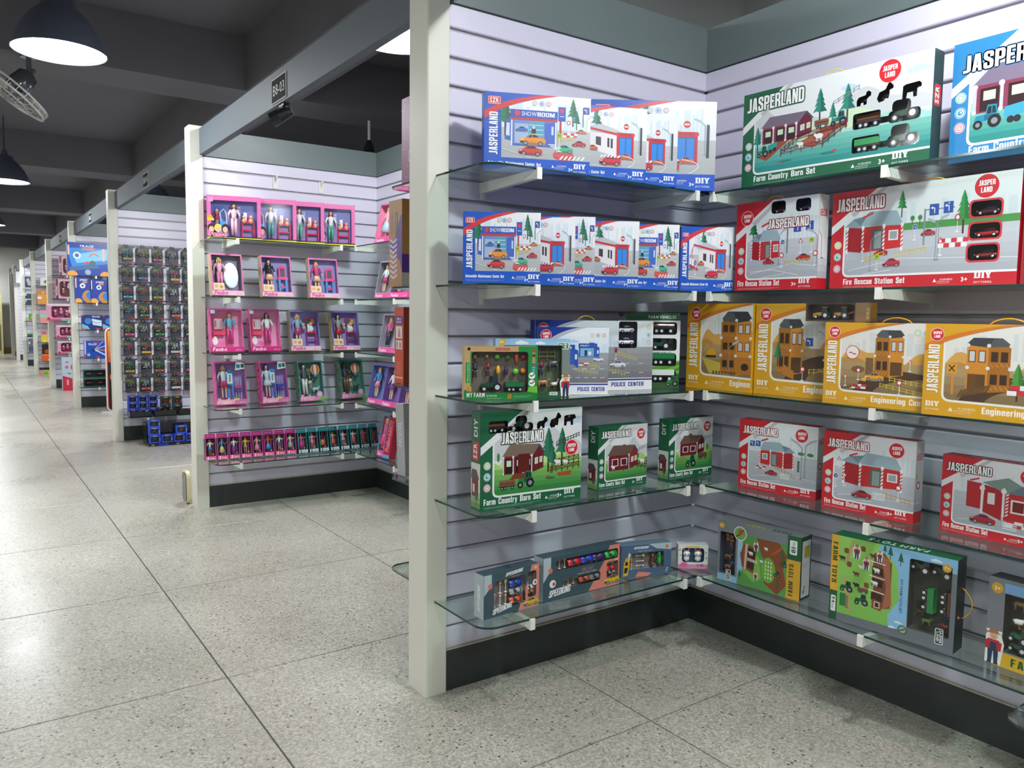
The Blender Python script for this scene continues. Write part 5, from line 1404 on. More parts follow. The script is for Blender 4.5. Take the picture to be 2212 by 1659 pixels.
def box_farm_window():
    w, h, dep = .239, .182, .04
    cv = Canvas(w, h, 180); W = cv.W
    hole = hx(24, 18, 186, 142, 4); cv.holes = [hole]
    cv.grad(0, 150, W, 30, '#a9d3ec', '#8cc4e6', 3); cv.rect(0, 0, W, 150, '#6f7a72'); cv.rect(0, 0, W, 18, '#235c38'); cv.rect(212, 14, W - 212, 140, '#7d8880')
    a_cloud(cv, 80, 164, 40, '#f2f6f8'); a_cloud(cv, 140, 164, 30, '#f2f6f8')
    cv.ell(20, 170, 11, '#e2b23a', n=16); cv.text('3+', 20, 166, 8, '#fbf6e6', anchor='c')
    cv.rrect(196, 148, 36, 22, 5, '#f1f3f0', 'logo_badge'); cv.rrect(198, 150, 32, 18, 4, '#1f6a40', 'logo_badge'); cv.text('JAS', 206, 160, 6.5, '#ffffff', w=12, anchor='c', g='logo_badge'); cv.text('PER', 221, 160, 6.5, '#ffffff', w=12, anchor='c', g='logo_badge'); cv.text('LA', 206, 152, 6.5, '#ffffff', w=9, anchor='c', g='logo_badge'); cv.text('ND', 221, 152, 6.5, '#ffffff', w=9, anchor='c', g='logo_badge')
    cv.rrect(172, 6, 26, 10, 3, '#f1f3f0'); cv.text('NEW', 185, 8, 6, '#1f4a30', w=20, anchor='c')
    cv.holes = []
    a_farmer(cv, 224, 2, 70)
    r = set_box('D', 1.351, .178, w, h, -22.3, TOPZ[2], cv, '#6f7a72', 'farm animal window box with sky blue top edge behind the vegetable set', '#8cc4e6', dep, 'farm_set_box', holes=[hole], tray='#566247', top='#8cc4e6', tray_d=.036)
    k = cv.k; y = .022
    toy_farmer(r, 150 * k, y, 66 * k, 48 * k, '#9a2a2e', '#2c3450', '#7a3428', rot=0); toy_animal(r, 190 * k, y, 84 * k, 40 * k, '#55585a'); toy_animal(r, 156 * k, y, 24 * k, 40 * k, '#a87a48'); toy_animal(r, 194 * k, y, 26 * k, 30 * k, '#e8e4dc', bird=True)
    toy_farmer(r, 60 * k, y, 70 * k, 46 * k, '#3a5a8c', '#2c3450'); toy_animal(r, 100 * k, y, 40 * k, 40 * k, '#6a4a34')
    m = MB(); z0 = 118 * k
    for i in range(4): m.box((120 + 24 * i) * k, y, z0, (122 + 24 * i) * k, y + .003, z0 + 30 * k, '#7d6a44')
    for q in (6, 20): m.box(118 * k, y, z0 + q * k, 196 * k, y + .003, z0 + (q + 2) * k, '#7d6a44')
    m.build('toy_fence', M['plastic'], r)
box_farm_window()

set_box('D', 1.522, .165, .236, .218, -25.6, TOPZ[2], d_police(.236, .218, 'small'), '#eef0f2', 'smaller white and navy police centre box standing in front of a larger one', NAVY, .038, top='#2a3f94')
hl = hx(318, 146, 74, 92, 7)
cvp = d_police(.457, .240, 'large', [hl])
r = set_box('D', 1.559, .101, .457, .240, -12.0, TOPZ[2], cvp, '#eef0f2', 'larger police centre box with two white patrol cars behind its window', NAVY, .038, holes=[hl], tray='#20294a', top='#2a3f94', tray_d=.034)
for zz in (208, 166): toy_car(r, 355 * cvp.k, .02, (zz - 10) * cvp.k, 62 * cvp.k, '#e9eaee')
handle(r, .2, .24, .02, .07, .018)

def box_farm_vehicles():
    w, h, dep = .225, .243, .034
    cv = Canvas(w, h, 230); W = cv.W
    holes = [hx(110, y, 92, 42, 8) for y in (182, 128, 76, 20)]; cv.holes = holes
    cv.rect(0, 0, W, 230, '#e9ebe8'); cv.poly([(0, 0), (W, 0), (W, 92), (0, 50)], '#5f9a3a'); cv.poly([(0, 0), (W, 0), (W, 50), (0, 40)], '#2f5a2c')
    for i in range(5): cv.poly(qb((60, 10 + 9 * i), (150, 30 + 12 * i), (W, 56 + 9 * i)) + [(W, 60 + 9 * i)], ['#7fbc3e', '#3f7a34'][i % 2])
    cv.text('FARM VEHICLES', 120, 119, 5, '#3a4038', w=64); cv.poly([(100, 182), (112, 182), (104, 170)], '#6fbe3a')
    cv.holes = []
    a_tractor(cv, W - 46, 6, 42, '#2f8a3c', '#236a30'); cv.ell(104, 70, 14, '#3c2f22', n=14); cv.ell(104, 70, 12, '#c8963c', n=14); cv.ell(104, 72, 8, '#e8dcc0', n=10)
    r = set_box('D', 1.931, .095, w, h, -33, TOPZ[2], cv, '#e9ebe8', 'white box with four windows of dark green farm vehicles under a pointed green header', '#2f5a34', dep, 'farm_vehicle_box', holes=holes, tray='#171a18', tray_d=.03)
    k = cv.k
    toy_trailer(r, 156 * k, .018, 186 * k, 80 * k, logs=True); toy_tractor(r, 150 * k, .018, 132 * k, 56 * k, '#134a2c'); toy_trailer(r, 156 * k, .018, 80 * k, 80 * k, '#14703c'); toy_trailer(r, 156 * k, .018, 24 * k, 80 * k, '#c8d0c8')
    m = MB(); m.prism([(.035, h), (w, h), (w, h + .026), (.05, h + .026), (.028, h + .014)], .012, .016, '#17612f'); m.build('header_card', M['print'], r)
    c2 = Canvas(w, .028, 28); c2.text('FARM VEHICLES', 112, 7, 10, '#f2f4f0', w=100); c2.ell(14, 20, 9, '#3c2f22', n=14)
    c2.build(r, lambda x, y, off: (x, .012 - off, h + y), prefix='header_')
box_farm_vehicles()

# ---- second lowest shelf: green barn boxes
def tri_holes(P):
    out = []
    for t in tessellate_polygon([[V((x, y, 0)) for x, y in P]]):
        a, b, c = (P[i] for i in t)
        if (b[0] - a[0]) * (c[1] - a[1]) - (b[1] - a[1]) * (c[0] - a[0]) < 0: b, c = c, b
        out.append([a, b, c])
    return out
ANIMAL = [[(-.5, -.1), (-.48, -.5), (-.2, -.5), (-.16, -.3), (.02, -.3), (.04, -.5), (.26, -.45), (.28, -.1), (.4, .02), (.56, .1), (.58, .32), (.4, .48), (.22, .42), (.16, .2), (-.36, .12)],
          [(-.55, -.3), (-.4, -.56), (-.05, -.5), (.02, -.36), (.24, -.4), (.3, -.1), (.3, .12), (.54, .2), (.56, .36), (.34, .62), (.2, .6), (.02, .22), (-.4, .1)],
          [(-.52, .26), (-.54, -.5), (-.3, -.5), (-.24, -.18), (.1, -.18), (.14, -.5), (.36, -.48), (.36, -.02), (.6, .04), (.62, .22), (.48, .38), (-.34, .34)]]
def anim_hole(x, y, s, kind): return tri_holes([(x + u * s, y + v * s) for u, v in ANIMAL[kind]])
def rig_hole(x, y, s): return [hx(x, y, 66 * s, 36 * s, 5), hx(x + 62 * s, y + 4 * s, 26 * s, 14 * s, 5), hx(x + 84 * s, y, 72 * s, 26 * s, 8), hx(x + 92 * s, y + 20 * s, 42 * s, 28 * s, 9)]
hol = rig_hole(22, 188, .82) + anim_hole(176, 206, 30, 0) + anim_hole(217, 209, 32, 1) + anim_hole(261, 210, 32, 2)
GB = 'barn boxes on the second lowest side shelf'
cvb = d_farm(.376, .300, 'big', holes=hol)
r = set_box('D', 1.263, .235, .376, .300, -2.9, TOPZ[1], cvb, '#17623f', 'large green barn box with dark cut-out windows along its top, beside the pillar', '#17623f', .055, group=GB, holes=hol, tray='#141614', tray_d=.04)
side_print(r, .376, .300, .055, '#17623f', text='DIY')
k = cvb.k
toy_trailer(r, 48 * k, .022, 188 * k, 52 * k, logs=True); toy_tractor(r, 116 * k, .022, 188 * k, 58 * k, '#123a26')
toy_animal(r, 176 * k, .02, 193 * k, 24 * k, '#3a3a38', '#b8b4ac'); toy_animal(r, 216 * k, .02, 193 * k, 27 * k, '#4a241c'); toy_animal(r, 260 * k, .02, 196 * k, 26 * k, '#1e1e1e', '#d8d4cc')
for u, d, w, h, yaw, v, lab in ((1.753, .205, .229, .218, 0, 'mid', 'small green barn box with white-framed windows, centre of the three'), (2.084, .212, .233, .223, 0, 'small', 'small green barn box with a green tractor, nearest the corner')):
    r = set_box('D', u, d, w, h, yaw, TOPZ[1], d_farm(w, h, v), '#17623f', lab, '#17623f', .05, group=GB)
    side_print(r, w, h, .05, '#17623f', text='DIY', mark=False)

# ---- lowest shelf: silvery car sets and the rabbit pack
def d_speed(w, h, v):
    H = 140.0
    cv = Canvas(w, h, H); W = cv.W
    G, PK, SV = '#3f5660', '#e08a76', '#b6c6cb'
    if v == 'one': holes = [hx(40, 22, 128, 92, 8), hx(178, 34, 36, 86, 7)]
    elif v == 'two': holes = [hx(48, 92, 270, 34, 8), hx(80, 30, 160, 30, 7), hx(268, 28, 52, 56, 7)]
    else: holes = [hx(36, 34, 172, 70, 6)]
    cv.holes = holes
    cv.rect(0, 0, W, H, G if v != 'three' else '#4f6884')
    if v != 'three':
        cv.poly([(0, 74), (30, 104), (30, H), (0, H)], SV)
        cv.poly([(W * .62 if v == 'one' else W * .58, 0), (W, 0), (W, H), (W * .86, H), (W * .8, 96)], PK)
        if v == 'two': cv.poly([(0, 60), (26, 92), (26, H), (60, H), (0, H)], SV)
    else: cv.poly([(W * .55, H), (W * .7, 118), (W, 108), (W, H)], SV); cv.poly([(70, 0), (84, 22), (150, 12), (130, 0)], PK)
    cv.holes = []
    if v == 'one':
        cv.text('SPEEDKING', 34, 8, 17, '#f6f5f2', w=78, shear=.3, var='k', gap=.03, ang=8); cv.text('SPEEDKING', 84, 122, 11, '#f6f5f2', w=70, shear=.3, var='k', gap=.03, ang=4)
        cv.text('DIE-CAST', 110, 111 + 3, 6, '#d8847a', w=36, var='n'); a_car(cv, 160, 4, 66, '#e2b420'); cv.ell(24, 102, 9, '#e07a66', n=14); cv.ell(208, 80, 10, '#eef0f0', n=16); cv.rect(206, 76, 8, 8, '#c22c30'); cv.text('3+', 206, 126, 7, '#fafaf8')
    elif v == 'two':
        cv.text('SPEEDKING', 22, 8, 22, '#f6f5f2', w=88, shear=.3, var='k', gap=.03, ang=5); cv.text('DIE-CAST', 160, 72, 11, '#d8847a', w=50, var='n'); cv.text('COMPLETELY FREE TO COME IN', 140, 64, 4, '#e6e8e8', w=84, var='n')
        cv.ell(38, 52, 13, '#eef0f0', n=18); cv.rect(38, 46, 9, 10, '#c22c30'); a_car(cv, 258, 6, 72, '#e2b420'); cv.ell(28, 96, 9, '#e07a66', n=14); cv.text('3+', W - 20, 84, 8, '#fafaf8')
    else:
        cv.text('SPEEDKING', 34, 40, 11, '#f6f5f2', w=64, shear=.25, var='k', gap=.03, ang=78); cv.text('SPEEDKING', 60, 122, 10, '#e6eef2', w=70, shear=.3, var='k', gap=.03); cv.text('COMPLETELY FREE TO COME IN', 80, 110, 4, '#e6e8e8', w=70, var='n')
        cv.poly([(12, 6), (34, 10), (42, 60), (38, 84), (24, 88), (14, 60)], '#e2b420'); cv.poly([(16, 20), (30, 22), (34, 44), (18, 44)], '#1d1e22'); cv.poly([(20, 54), (34, 54), (33, 70), (22, 70)], '#1d1e22'); cv.ell(W - 22, 124, 8, '#e07a66', n=14); cv.text('1:64', W - 20, 10, 8, '#f2f2f2', ang=70)
    return cv, holes
for v, (u, d, w, h, yaw), lab in (('one', (1.278, .239, .220, .137, 4), 'smallest die-cast car set, nearest the shelf front end on the lowest glass'), ('two', (1.523, .214, .332, .143, 0), 'longest die-cast car set with four bright cars in its upper window'), ('three', (1.896, .178, .202, .116, -16), 'blue-grey die-cast car set with road signs, nearest the corner')):
    cvs, holes = d_speed(w, h, v)
    r = set_box('D', u, d, w, h, yaw, TOPZ[0], cvs, '#3f5660', lab, '#b6c6cb' if v != 'three' else '#4f6884', .05, 'car_set_box', 'toy box', 'die-cast car sets', holes, tray='#8d8880', top='#3f5660' if v != 'three' else '#6d8698', tray_d=.03)
    k = cvs.k
    if v == 'one':
        for z, c in ((88, '#1c3fb0'), (62, '#9a9da2'), (34, '#c8522c')): toy_car(r, 132 * k, .014, z * k, 50 * k, c, up=True)
        for i, (x, c, kd) in enumerate(((50, '#2a62b8', 'round'), (76, '#c8403a', 'tri'), (98, '#c8c42c', 'round'))): toy_sign(r, x * k, .016, 66 * k, 42 * k, c, kd); toy_sign(r, x * k, .016, 26 * k, 38 * k, '#b8332e', 'round' if i != 2 else 'tri')
        toy_car(r, 196 * k, .016, 60 * k, 34 * k, '#e8e4e0', up=True); toy_car(r, 198 * k, .016, 46 * k, 30 * k, '#d86a2c', up=True)
    elif v == 'two':
        for x, c in ((130, '#c81e28'), (186, '#1e3cc0'), (238, '#3a1e5c'), (288, '#22b03a')): toy_car(r, x * k, .014, 104 * k, 52 * k, c, up=True)
        toy_sign(r, 76 * k, .016, 92 * k, 34 * k, '#c8403a', 'tri'); toy_sign(r, 98 * k, .016, 92 * k, 32 * k, '#b8c82c')
        for x, c in ((92, '#b8332e'), (114, '#b8332e'), (136, '#b8332e')): toy_sign(r, x * k, .016, 32 * k, 26 * k, c, 'tri' if x == 136 else 'round')
        toy_car(r, 176 * k, .014, 40 * k, 46 * k, '#b8502c', up=True); toy_car(r, 222 * k, .014, 40 * k, 46 * k, '#707478', up=True)
        toy_car(r, 292 * k, .014, 56 * k, 40 * k, '#d22a30', up=True); toy_car(r, 302 * k, .018, 42 * k, 28 * k, '#e8e4e0', up=True)
    else:
        for i, z in enumerate((86, 62, 42)):
            toy_sign(r, 60 * k, .016, (z - 14) * k, 24 * k, '#b8332e', 'tri' if i == 1 else 'round'); toy_sign(r, 84 * k, .016, z * k, 40 * k, ['#c8c42c', '#c8403a', '#2a62b8'][i], 'tri' if i == 1 else 'round', rot=math.pi / 2)
        for x, c in ((150, '#7a3420'), (184, '#22c048')): toy_car(r, x * k, .015, 69 * k, 58 * k, c, rot=math.pi / 2)
    cs = Canvas(.05, h, 140); cs.text('SPEEDKING', cs.W * .62, 18, cs.W * .3, '#f6f5f2', w=84, ang=90, shear=.3, var='k', gap=.03); cs.build(r, left_side(.05), prefix='side_')
def box_rabbits():
    w, h, dep = .11, .088, .045
    cv = Canvas(w, h, 88); hole = hx(14, 24, 82, 54, 10); cv.holes = [hole]
    cv.rect(0, 0, 110, 88, '#f0ece6'); cv.rect(0, 0, 110, 16, '#e08aae'); cv.rect(28, 80, 50, 5, '#d8b83a')
    cv.holes = []; cv.ell(22, 14, 14, '#e26a9a', 10, 14)
    for i, (ch, c) in enumerate(zip('SERIES', ('#e8b420', '#d2482c', '#3f9a4c', '#3a6ac0', '#c84a8c', '#e8b420'))): cv.text(ch, 62 + 7 * i, 8, 10, c, w=6)
    for x, y, c in ((6, 70, '#c84a6a'), (8, 50, '#6aae5a'), (102, 60, '#8a6ac0'), (104, 40, '#3a6ac0')): cv.ell(x, y, 3, c, n=8)
    r = set_box('D', 2.155, .208, w, h, -36.6, TOPZ[0], cv, '#f0ece6', 'tiny white and pink pack holding two rabbit figures, in the shelf corner', '#e8ece8', dep, 'toy_pack', holes=[hole], tray='#3a5c78', tray_d=.034)
    for i, x in enumerate((.034, .076)):
        m = MB(); c = '#f2f0ee'
        m.ball((0, 0, .012), .012, .01, .013, c, 10, 6); m.ball((0, -.002, .03), .0145, .012, .012, c, 10, 6)
        for s in (-1, 1): m.tube([(s * .007, 0, .038), (s * .009, 0, .052)], [.004, .0025], c, 6); m.ball((s * .006, -.0135, .03), .002, .0015, .0025, '#22252c', 6, 4); m.tube([(s * .007, -.0035, .041), (s * .0085, -.003, .049)], [.002, .0012], '#e68aa0', 5)
        m.ball((0, -.0142, .0265), .0015, .001, .001, '#d86a80', 6, 4)
        if i: m.tube([(-.01, -.002, .042), (0, -.004, .045), (.01, -.002, .042)], .003, '#c8303c', 6)
        m.build('toy_rabbit', M['plastic'], r, True, (x, .018, .022))
box_rabbits()

# ------------------------------------------------------------------ near booth: boxes on the back wall
hol = anim_hole(329, 166, 32, 0) + anim_hole(380, 168, 34, 1) + anim_hole(439, 164, 36, 2) + rig_hole(306, 98, 1.0) + rig_hole(306, 44, 1.0)
cvw = d_farm(.615, .304, 'wide', holes=hol)
r = set_box('B', 1.773, .282, .615, .304, 2.4, TOPZ[4], cvw, '#1d6e4c', 'wide green barn box with cut-out animal and tractor windows on the top shelf', '#2c3f38', .055, holes=hol, tray='#131614', tray_d=.045, top='#e4e8e6')
side_print(r, .615, .304, .055, '#2c3f38', 'right', pic=False)
k = cvw.k
for x, z, c, c2 in ((328, 151, '#3c3a38', '#a8a49c'), (378, 150, '#2a1c18', None), (436, 146, '#1a1a1a', '#d8d6d0')): toy_animal(r, x * k, .02, z * k, 28 * k, c, c2)
for z, lg in ((100, True), (46, False)): toy_trailer(r, 340 * k, .022, z * k, 60 * k, '#1f8a44', lg); toy_tractor(r, 426 * k, .022, z * k, 62 * k, '#14401f')
handle(r, .31, .304, .02, .07, .02, '#e2d020')
set_box('B', 1.143, .185, .50, .319, 0, TOPZ[4], d_farm(.50, .319, 'blue', base='#2f86c0'), '#2f86c0', 'light blue barn box cut off by the picture edge on the top shelf', dep=.055)

hol = [hx(113, 203, 44, 32, 8), hx(188, 202, 44, 32, 8)]
cvt = d_fire(.319, .298, 'tall', hol)
r = set_box('B', 1.823, .237, .319, .298, .3, TOPZ[3], cvt, RED, 'tall red fire station box with two windows near its top and an orange handle', '#e9e9ea', .05, holes=hol, tray='#1a1320', tray_d=.04, top='#e9e9ea')
k = cvt.k
toy_car(r, 135 * k, .02, 205 * k, 38 * k, '#5a1c22'); toy_car(r, 210 * k, .02, 204 * k, 40 * k, '#38324a')
handle(r, .14, .298, .02, .07, .018, '#e08a20')
cs = Canvas(.05, .298); cs.rect(0, 0, cs.W, 30, RED); a_mark(cs, 4, 186, 28); a_lamp(cs, 14, 60, 90, d=-1); a_car(cs, 2, 70, 30, RED); cs.grad(0, 30, cs.W, 50, '#b4b9c0', '#d8dade', 3); cs.build(r, right_side(.319), prefix='side_')
hol = [hx(337, 150, 62, 32, 8), hx(337, 103, 62, 32, 8), hx(335, 56, 62, 33, 8)]
cvl = d_fire(.542, .298, 'wide', hol)
for q in hol:
    xs = [p[0] for p in q]; ys = [p[1] for p in q]
    cvl.rrect(min(xs) - 4, min(ys) - 4, max(xs) - min(xs) + 8, max(ys) - min(ys) + 8, 10, '#d23a42')
r = set_box('B', 1.482, .199, .542, .298, -1.0, TOPZ[3], cvl, RED, 'wide red fire station box with three dark windows in a column', RED, .055, holes=hol, tray='#1c1416', tray_d=.045)
k = cvl.k
for z, c in ((152, '#4a1c20'), (105, '#a81e24'), (59, '#7a2a22')): toy_car(r, 368 * k, .022, z * k, 50 * k, c)
handle(r, .30, .298, .02, .08, .013)
r = place('B', .935, .20, TOPZ[3], 0, 'dark red carton edge cut off beside the wide fire station box', 'toy box', 'toy_box')
carton(r, .25, .265, .05, '#8e1c22', '#8e1c22')
cs = Canvas(.25, .265); cs.rect(0, 0, cs.W, 160, '#a3222a'); cs.text('JASPERLAND', 20, 190, 26, '#f2eeec', w=150, oc='#6a1218', g='brand_lettering'); cs.build(r, front)

YB = 'yellow building site boxes'
for (u, d, w, h, v, lab, dep) in ((2.007, .266, .275, .305, 'one', 'yellow building site box with a three storey tower, nearest the corner', .045), (1.728, .236, .35, .304, 'two', 'yellow building site box with a green tree beside the tower, second from the corner', .045),
                                  (1.428, .290, .37, .245, 'three', 'yellow building site box with a digger and yellow fences, under the small vehicle carton', .045), (1.112, .312, .35, .245, 'four', 'yellow building site box with a hammer sign, cut off by the picture edge', .045)):
    yaw = 4.0 if v in ('one', 'two') else 5.0
    r = set_box('B', u, d, w, h, yaw, TOPZ[2], d_yellow(w, h, v), YEL, lab, YEL, dep, group=YB)
    if v in ('three', 'four'): handle(r, w * .55, h, .02, .09, .018, '#d8a018')
def box_diggers():
    w, h, dep = .205, .056, .038
    cv = Canvas(w, h, 56); W = cv.W; hole = hx(8, 5, 146, 46, 6); cv.holes = [hole]
    cv.rect(0, 0, W, 56, '#3f3428'); cv.rect(158, 0, W - 158, 56, '#8a6a4a'); cv.text('BUILD', 200, 8, 8, '#d8b060', w=34, ang=90)
    r = set_box('B', 1.502, .286, w, h, 5, TOPZ[2] + .2475, cv, '#3f3428', 'small brown carton with two yellow digger toys, lying on a yellow building site box', '#a0742c', dep, 'toy_pack', holes=[hole], tray='#4a3f3a', top='#54463a', tray_d=.036)
    for x in (46, 108): toy_tractor(r, x * cv.k, .02, 8 * cv.k, 48 * cv.k, '#d8981c')
    m = MB(); m.box(.018, .012, .012, .03, .028, .024, '#d8981c'); m.tube([(.12, .02, .02), (.145, .02, .03), (.15, .02, .012)], .003, '#c8551c', 6); m.build('digger_bucket', M['plastic'], r)
box_diggers()

RS = 'small red fire station boxes'
for (u, d, w, h, yaw, v, lab) in ((1.790, .221, .287, .241, 6.9, 'a', 'small red fire station box with blue road signs, nearest the corner'), (1.456, .229, .284, .242, 4.4, 'b', 'small red fire station box with a red van, middle of its shelf'), (1.103, .197, .27, .217, 0, 'c', 'small red fire station box with an open door leaf, partly behind a glass corner')):
    r = set_box('B', u, d, w, h, yaw, TOPZ[1], d_fire(w, h, v), RED, lab, '#d9d9da', .05, group=RS, top=RED)
    top_print(r, w, h, .05, 'Fire Rescue Station Set')
    cs = Canvas(.05, h); cs.rect(0, 0, cs.W, 34, RED); cs.grad(0, 34, cs.W, 60, '#a9adb2', '#cfd2d4', 3); a_mark(cs, 8, 184, 32); a_sign(cs, 20, 60, 60, 'round'); cs.rect(6, 130, 8, 14, '#b6cf2e'); cs.build(r, right_side(w), prefix='side_')

# ---- lowest shelf: farm toy window boxes standing on their sides
def farm_toys_81():
    w, h, dep = .310, .213, .07
    cv = Canvas(w, h, 213); W = cv.W
    hole = hx(8, 26, 62, 148, 4); cv.holes = [hole]
    cv.rect(0, 0, W, 213, '#7f8488'); cv.rect(0, 0, 78, 22, '#8fc0e0'); cv.grad(78, 0, 30, 178, '#8fc0e0', '#a5cfe8', 3)
    P = [(78, 0), (262, 0), (262, 178), (100, 178), (94, 120), (100, 60), (80, 26)]
    cv.poly(P, '#5a9a4a'); cv.poly([(150, 178), (232, 178), (262, 140), (250, 90), (262, 40), (230, 0), (180, 30), (200, 90), (170, 120)], '#8a4a28'); cv.poly([(100, 50), (140, 20), (170, 40), (160, 110), (120, 150)], '#7ab84a')
    cv.poly([(96, 66), (140, 50), (150, 140), (104, 150), (88, 110)], '#8a4a34'); cv.poly([(110, 70), (140, 62), (146, 96), (112, 100)], '#3a1c14'); cv.poly([(112, 106), (146, 100), (148, 134), (114, 140)], '#3a1c14'); cv.poly([(104, 60), (112, 60), (118, 150), (108, 150)], '#d8b49a'); a_sheep(cv, 130, 112, 18); a_fence(cv, 118, 90, 152, 86, 12, 3, '#efe8dc')
    cv.ell(196, 76, 26, '#6fae3c', 44, 20); 
    for i in range(5):
        for j in range(3): cv.rect(184 + 10 * j, 46 + 13 * i, 4, 8, '#ece6d0')
    for x, y in ((214, 140), (222, 148), (206, 132)): cv.line([(x, y), (x + 22, y + 16)], 6, '#b8542c')
    for x, y, hh in ((88, 18, 36), (244, 118, 40), (230, 16, 40), (252, 100, 34)): a_tree(cv, x, y, hh, '#24703c')
    a_tractor(cv, 214, 60, 26, '#1f5a34'); a_tractor(cv, 236, 100, 26, '#1f5a34'); a_farmer(cv, 148, 130, 36); a_farmer(cv, 150, 30, 30); a_sheep(cv, 186, 142, 14); a_sheep(cv, 170, 96, 12)
    cv.rect(262, 132, W - 262, 81, '#1c5a34'); cv.rect(262, 0, W - 262, 132, '#dca828')
    cv.text('FARM TOYS', 286, 10, 16, '#1d4a2a', w=108, ang=90, var='k', gap=.08); a_fine(cv, 292, 20, 1, '#1d4a2a', 1, .5)
    cv.rrect(270, 150, 26, 48, 4, '#f0f2ee'); cv.text('81', 290, 156, 14, '#1c4a2c', w=20, ang=90); cv.text('PCS', 288, 180, 7, '#1c4a2c', w=13, ang=90)
    cv.holes = []
    cv.ell(86, 180, 25, '#f2f3f0', n=24); cv.ell(86, 180, 22, '#7aae5a', n=22); cv.line(qb((70, 168), (90, 176), (100, 196)), 5, '#8a4a28'); cv.ell(88, 186, 9, '#b8542c', n=12); cv.ell(13, 196, 11, '#dba52c', n=16); cv.text('3+', 13, 192, 8, '#fbf6e6', anchor='c')
    cv.rrect(34, 6, 20, 36, 4, '#eef0ee', 'logo_badge'); cv.rrect(36, 8, 16, 32, 3, '#1f3a2c', 'logo_badge'); cv.text('JASPER', 43, 10, 5.5, '#ffffff', w=28, ang=90, g='logo_badge'); cv.text('LAND', 50.5, 10, 5.5, '#ffffff', w=22, ang=90, g='logo_badge')
    r = set_box('B', 1.833, .263, w, h, 8.0, TOPZ[0], cv, '#7f8488', 'farm toy window box marked 81 pieces, standing on its side', '#e6e7e4', dep, 'farm_set_box', holes=[hole], tray='#3c4a56', tray_d=.05, top='#7f8488')
    k = cv.k
    for x, z in ((28, 160), (44, 158), (30, 146), (46, 144)):
        m = MB(); m.box(-6 * k, -.006, -5 * k, 6 * k, .006, 5 * k, '#8a5a34'); m.build('toy_bale', M['matte'], r, loc=(x * k, .02, z * k))
    toy_farmer(r, 40 * k, .02, 100 * k, 34 * k, '#8a2a2e', '#2c3450'); toy_animal(r, 30 * k, .02, 70 * k, 28 * k, '#8a5a34'); toy_animal(r, 52 * k, .02, 50 * k, 26 * k, '#3a5a8a'); toy_animal(r, 30 * k, .02, 34 * k, 26 * k, '#a0623a')
    ct = Canvas(w, dep, 70); ct.text('FARM', 170, 26, 22, '#d8a828', w=70, ang=180); ct.text('TOYS', 270, 26, 22, '#1c3a28', w=70, ang=180); ct.build(r, top_side(h), prefix='top_')
    cs = Canvas(dep, h, 213); cs.rect(0, 0, cs.W, 213, '#2a3a30'); cs.rect(8, 8, cs.W - 14, 190, '#dcdcd8'); cs.rect(22, 140, 34, 40, '#b8a41e'); a_fine(cs, 16, 120, 30, '#55584f', 4, 2); cs.ell(24, 26, 6, '#3f9a4c', n=10); cs.text('CE', 34, 30, 9, '#3a3d3a', ang=90); cs.build(r, right_side(w), prefix='side_')
farm_toys_81()

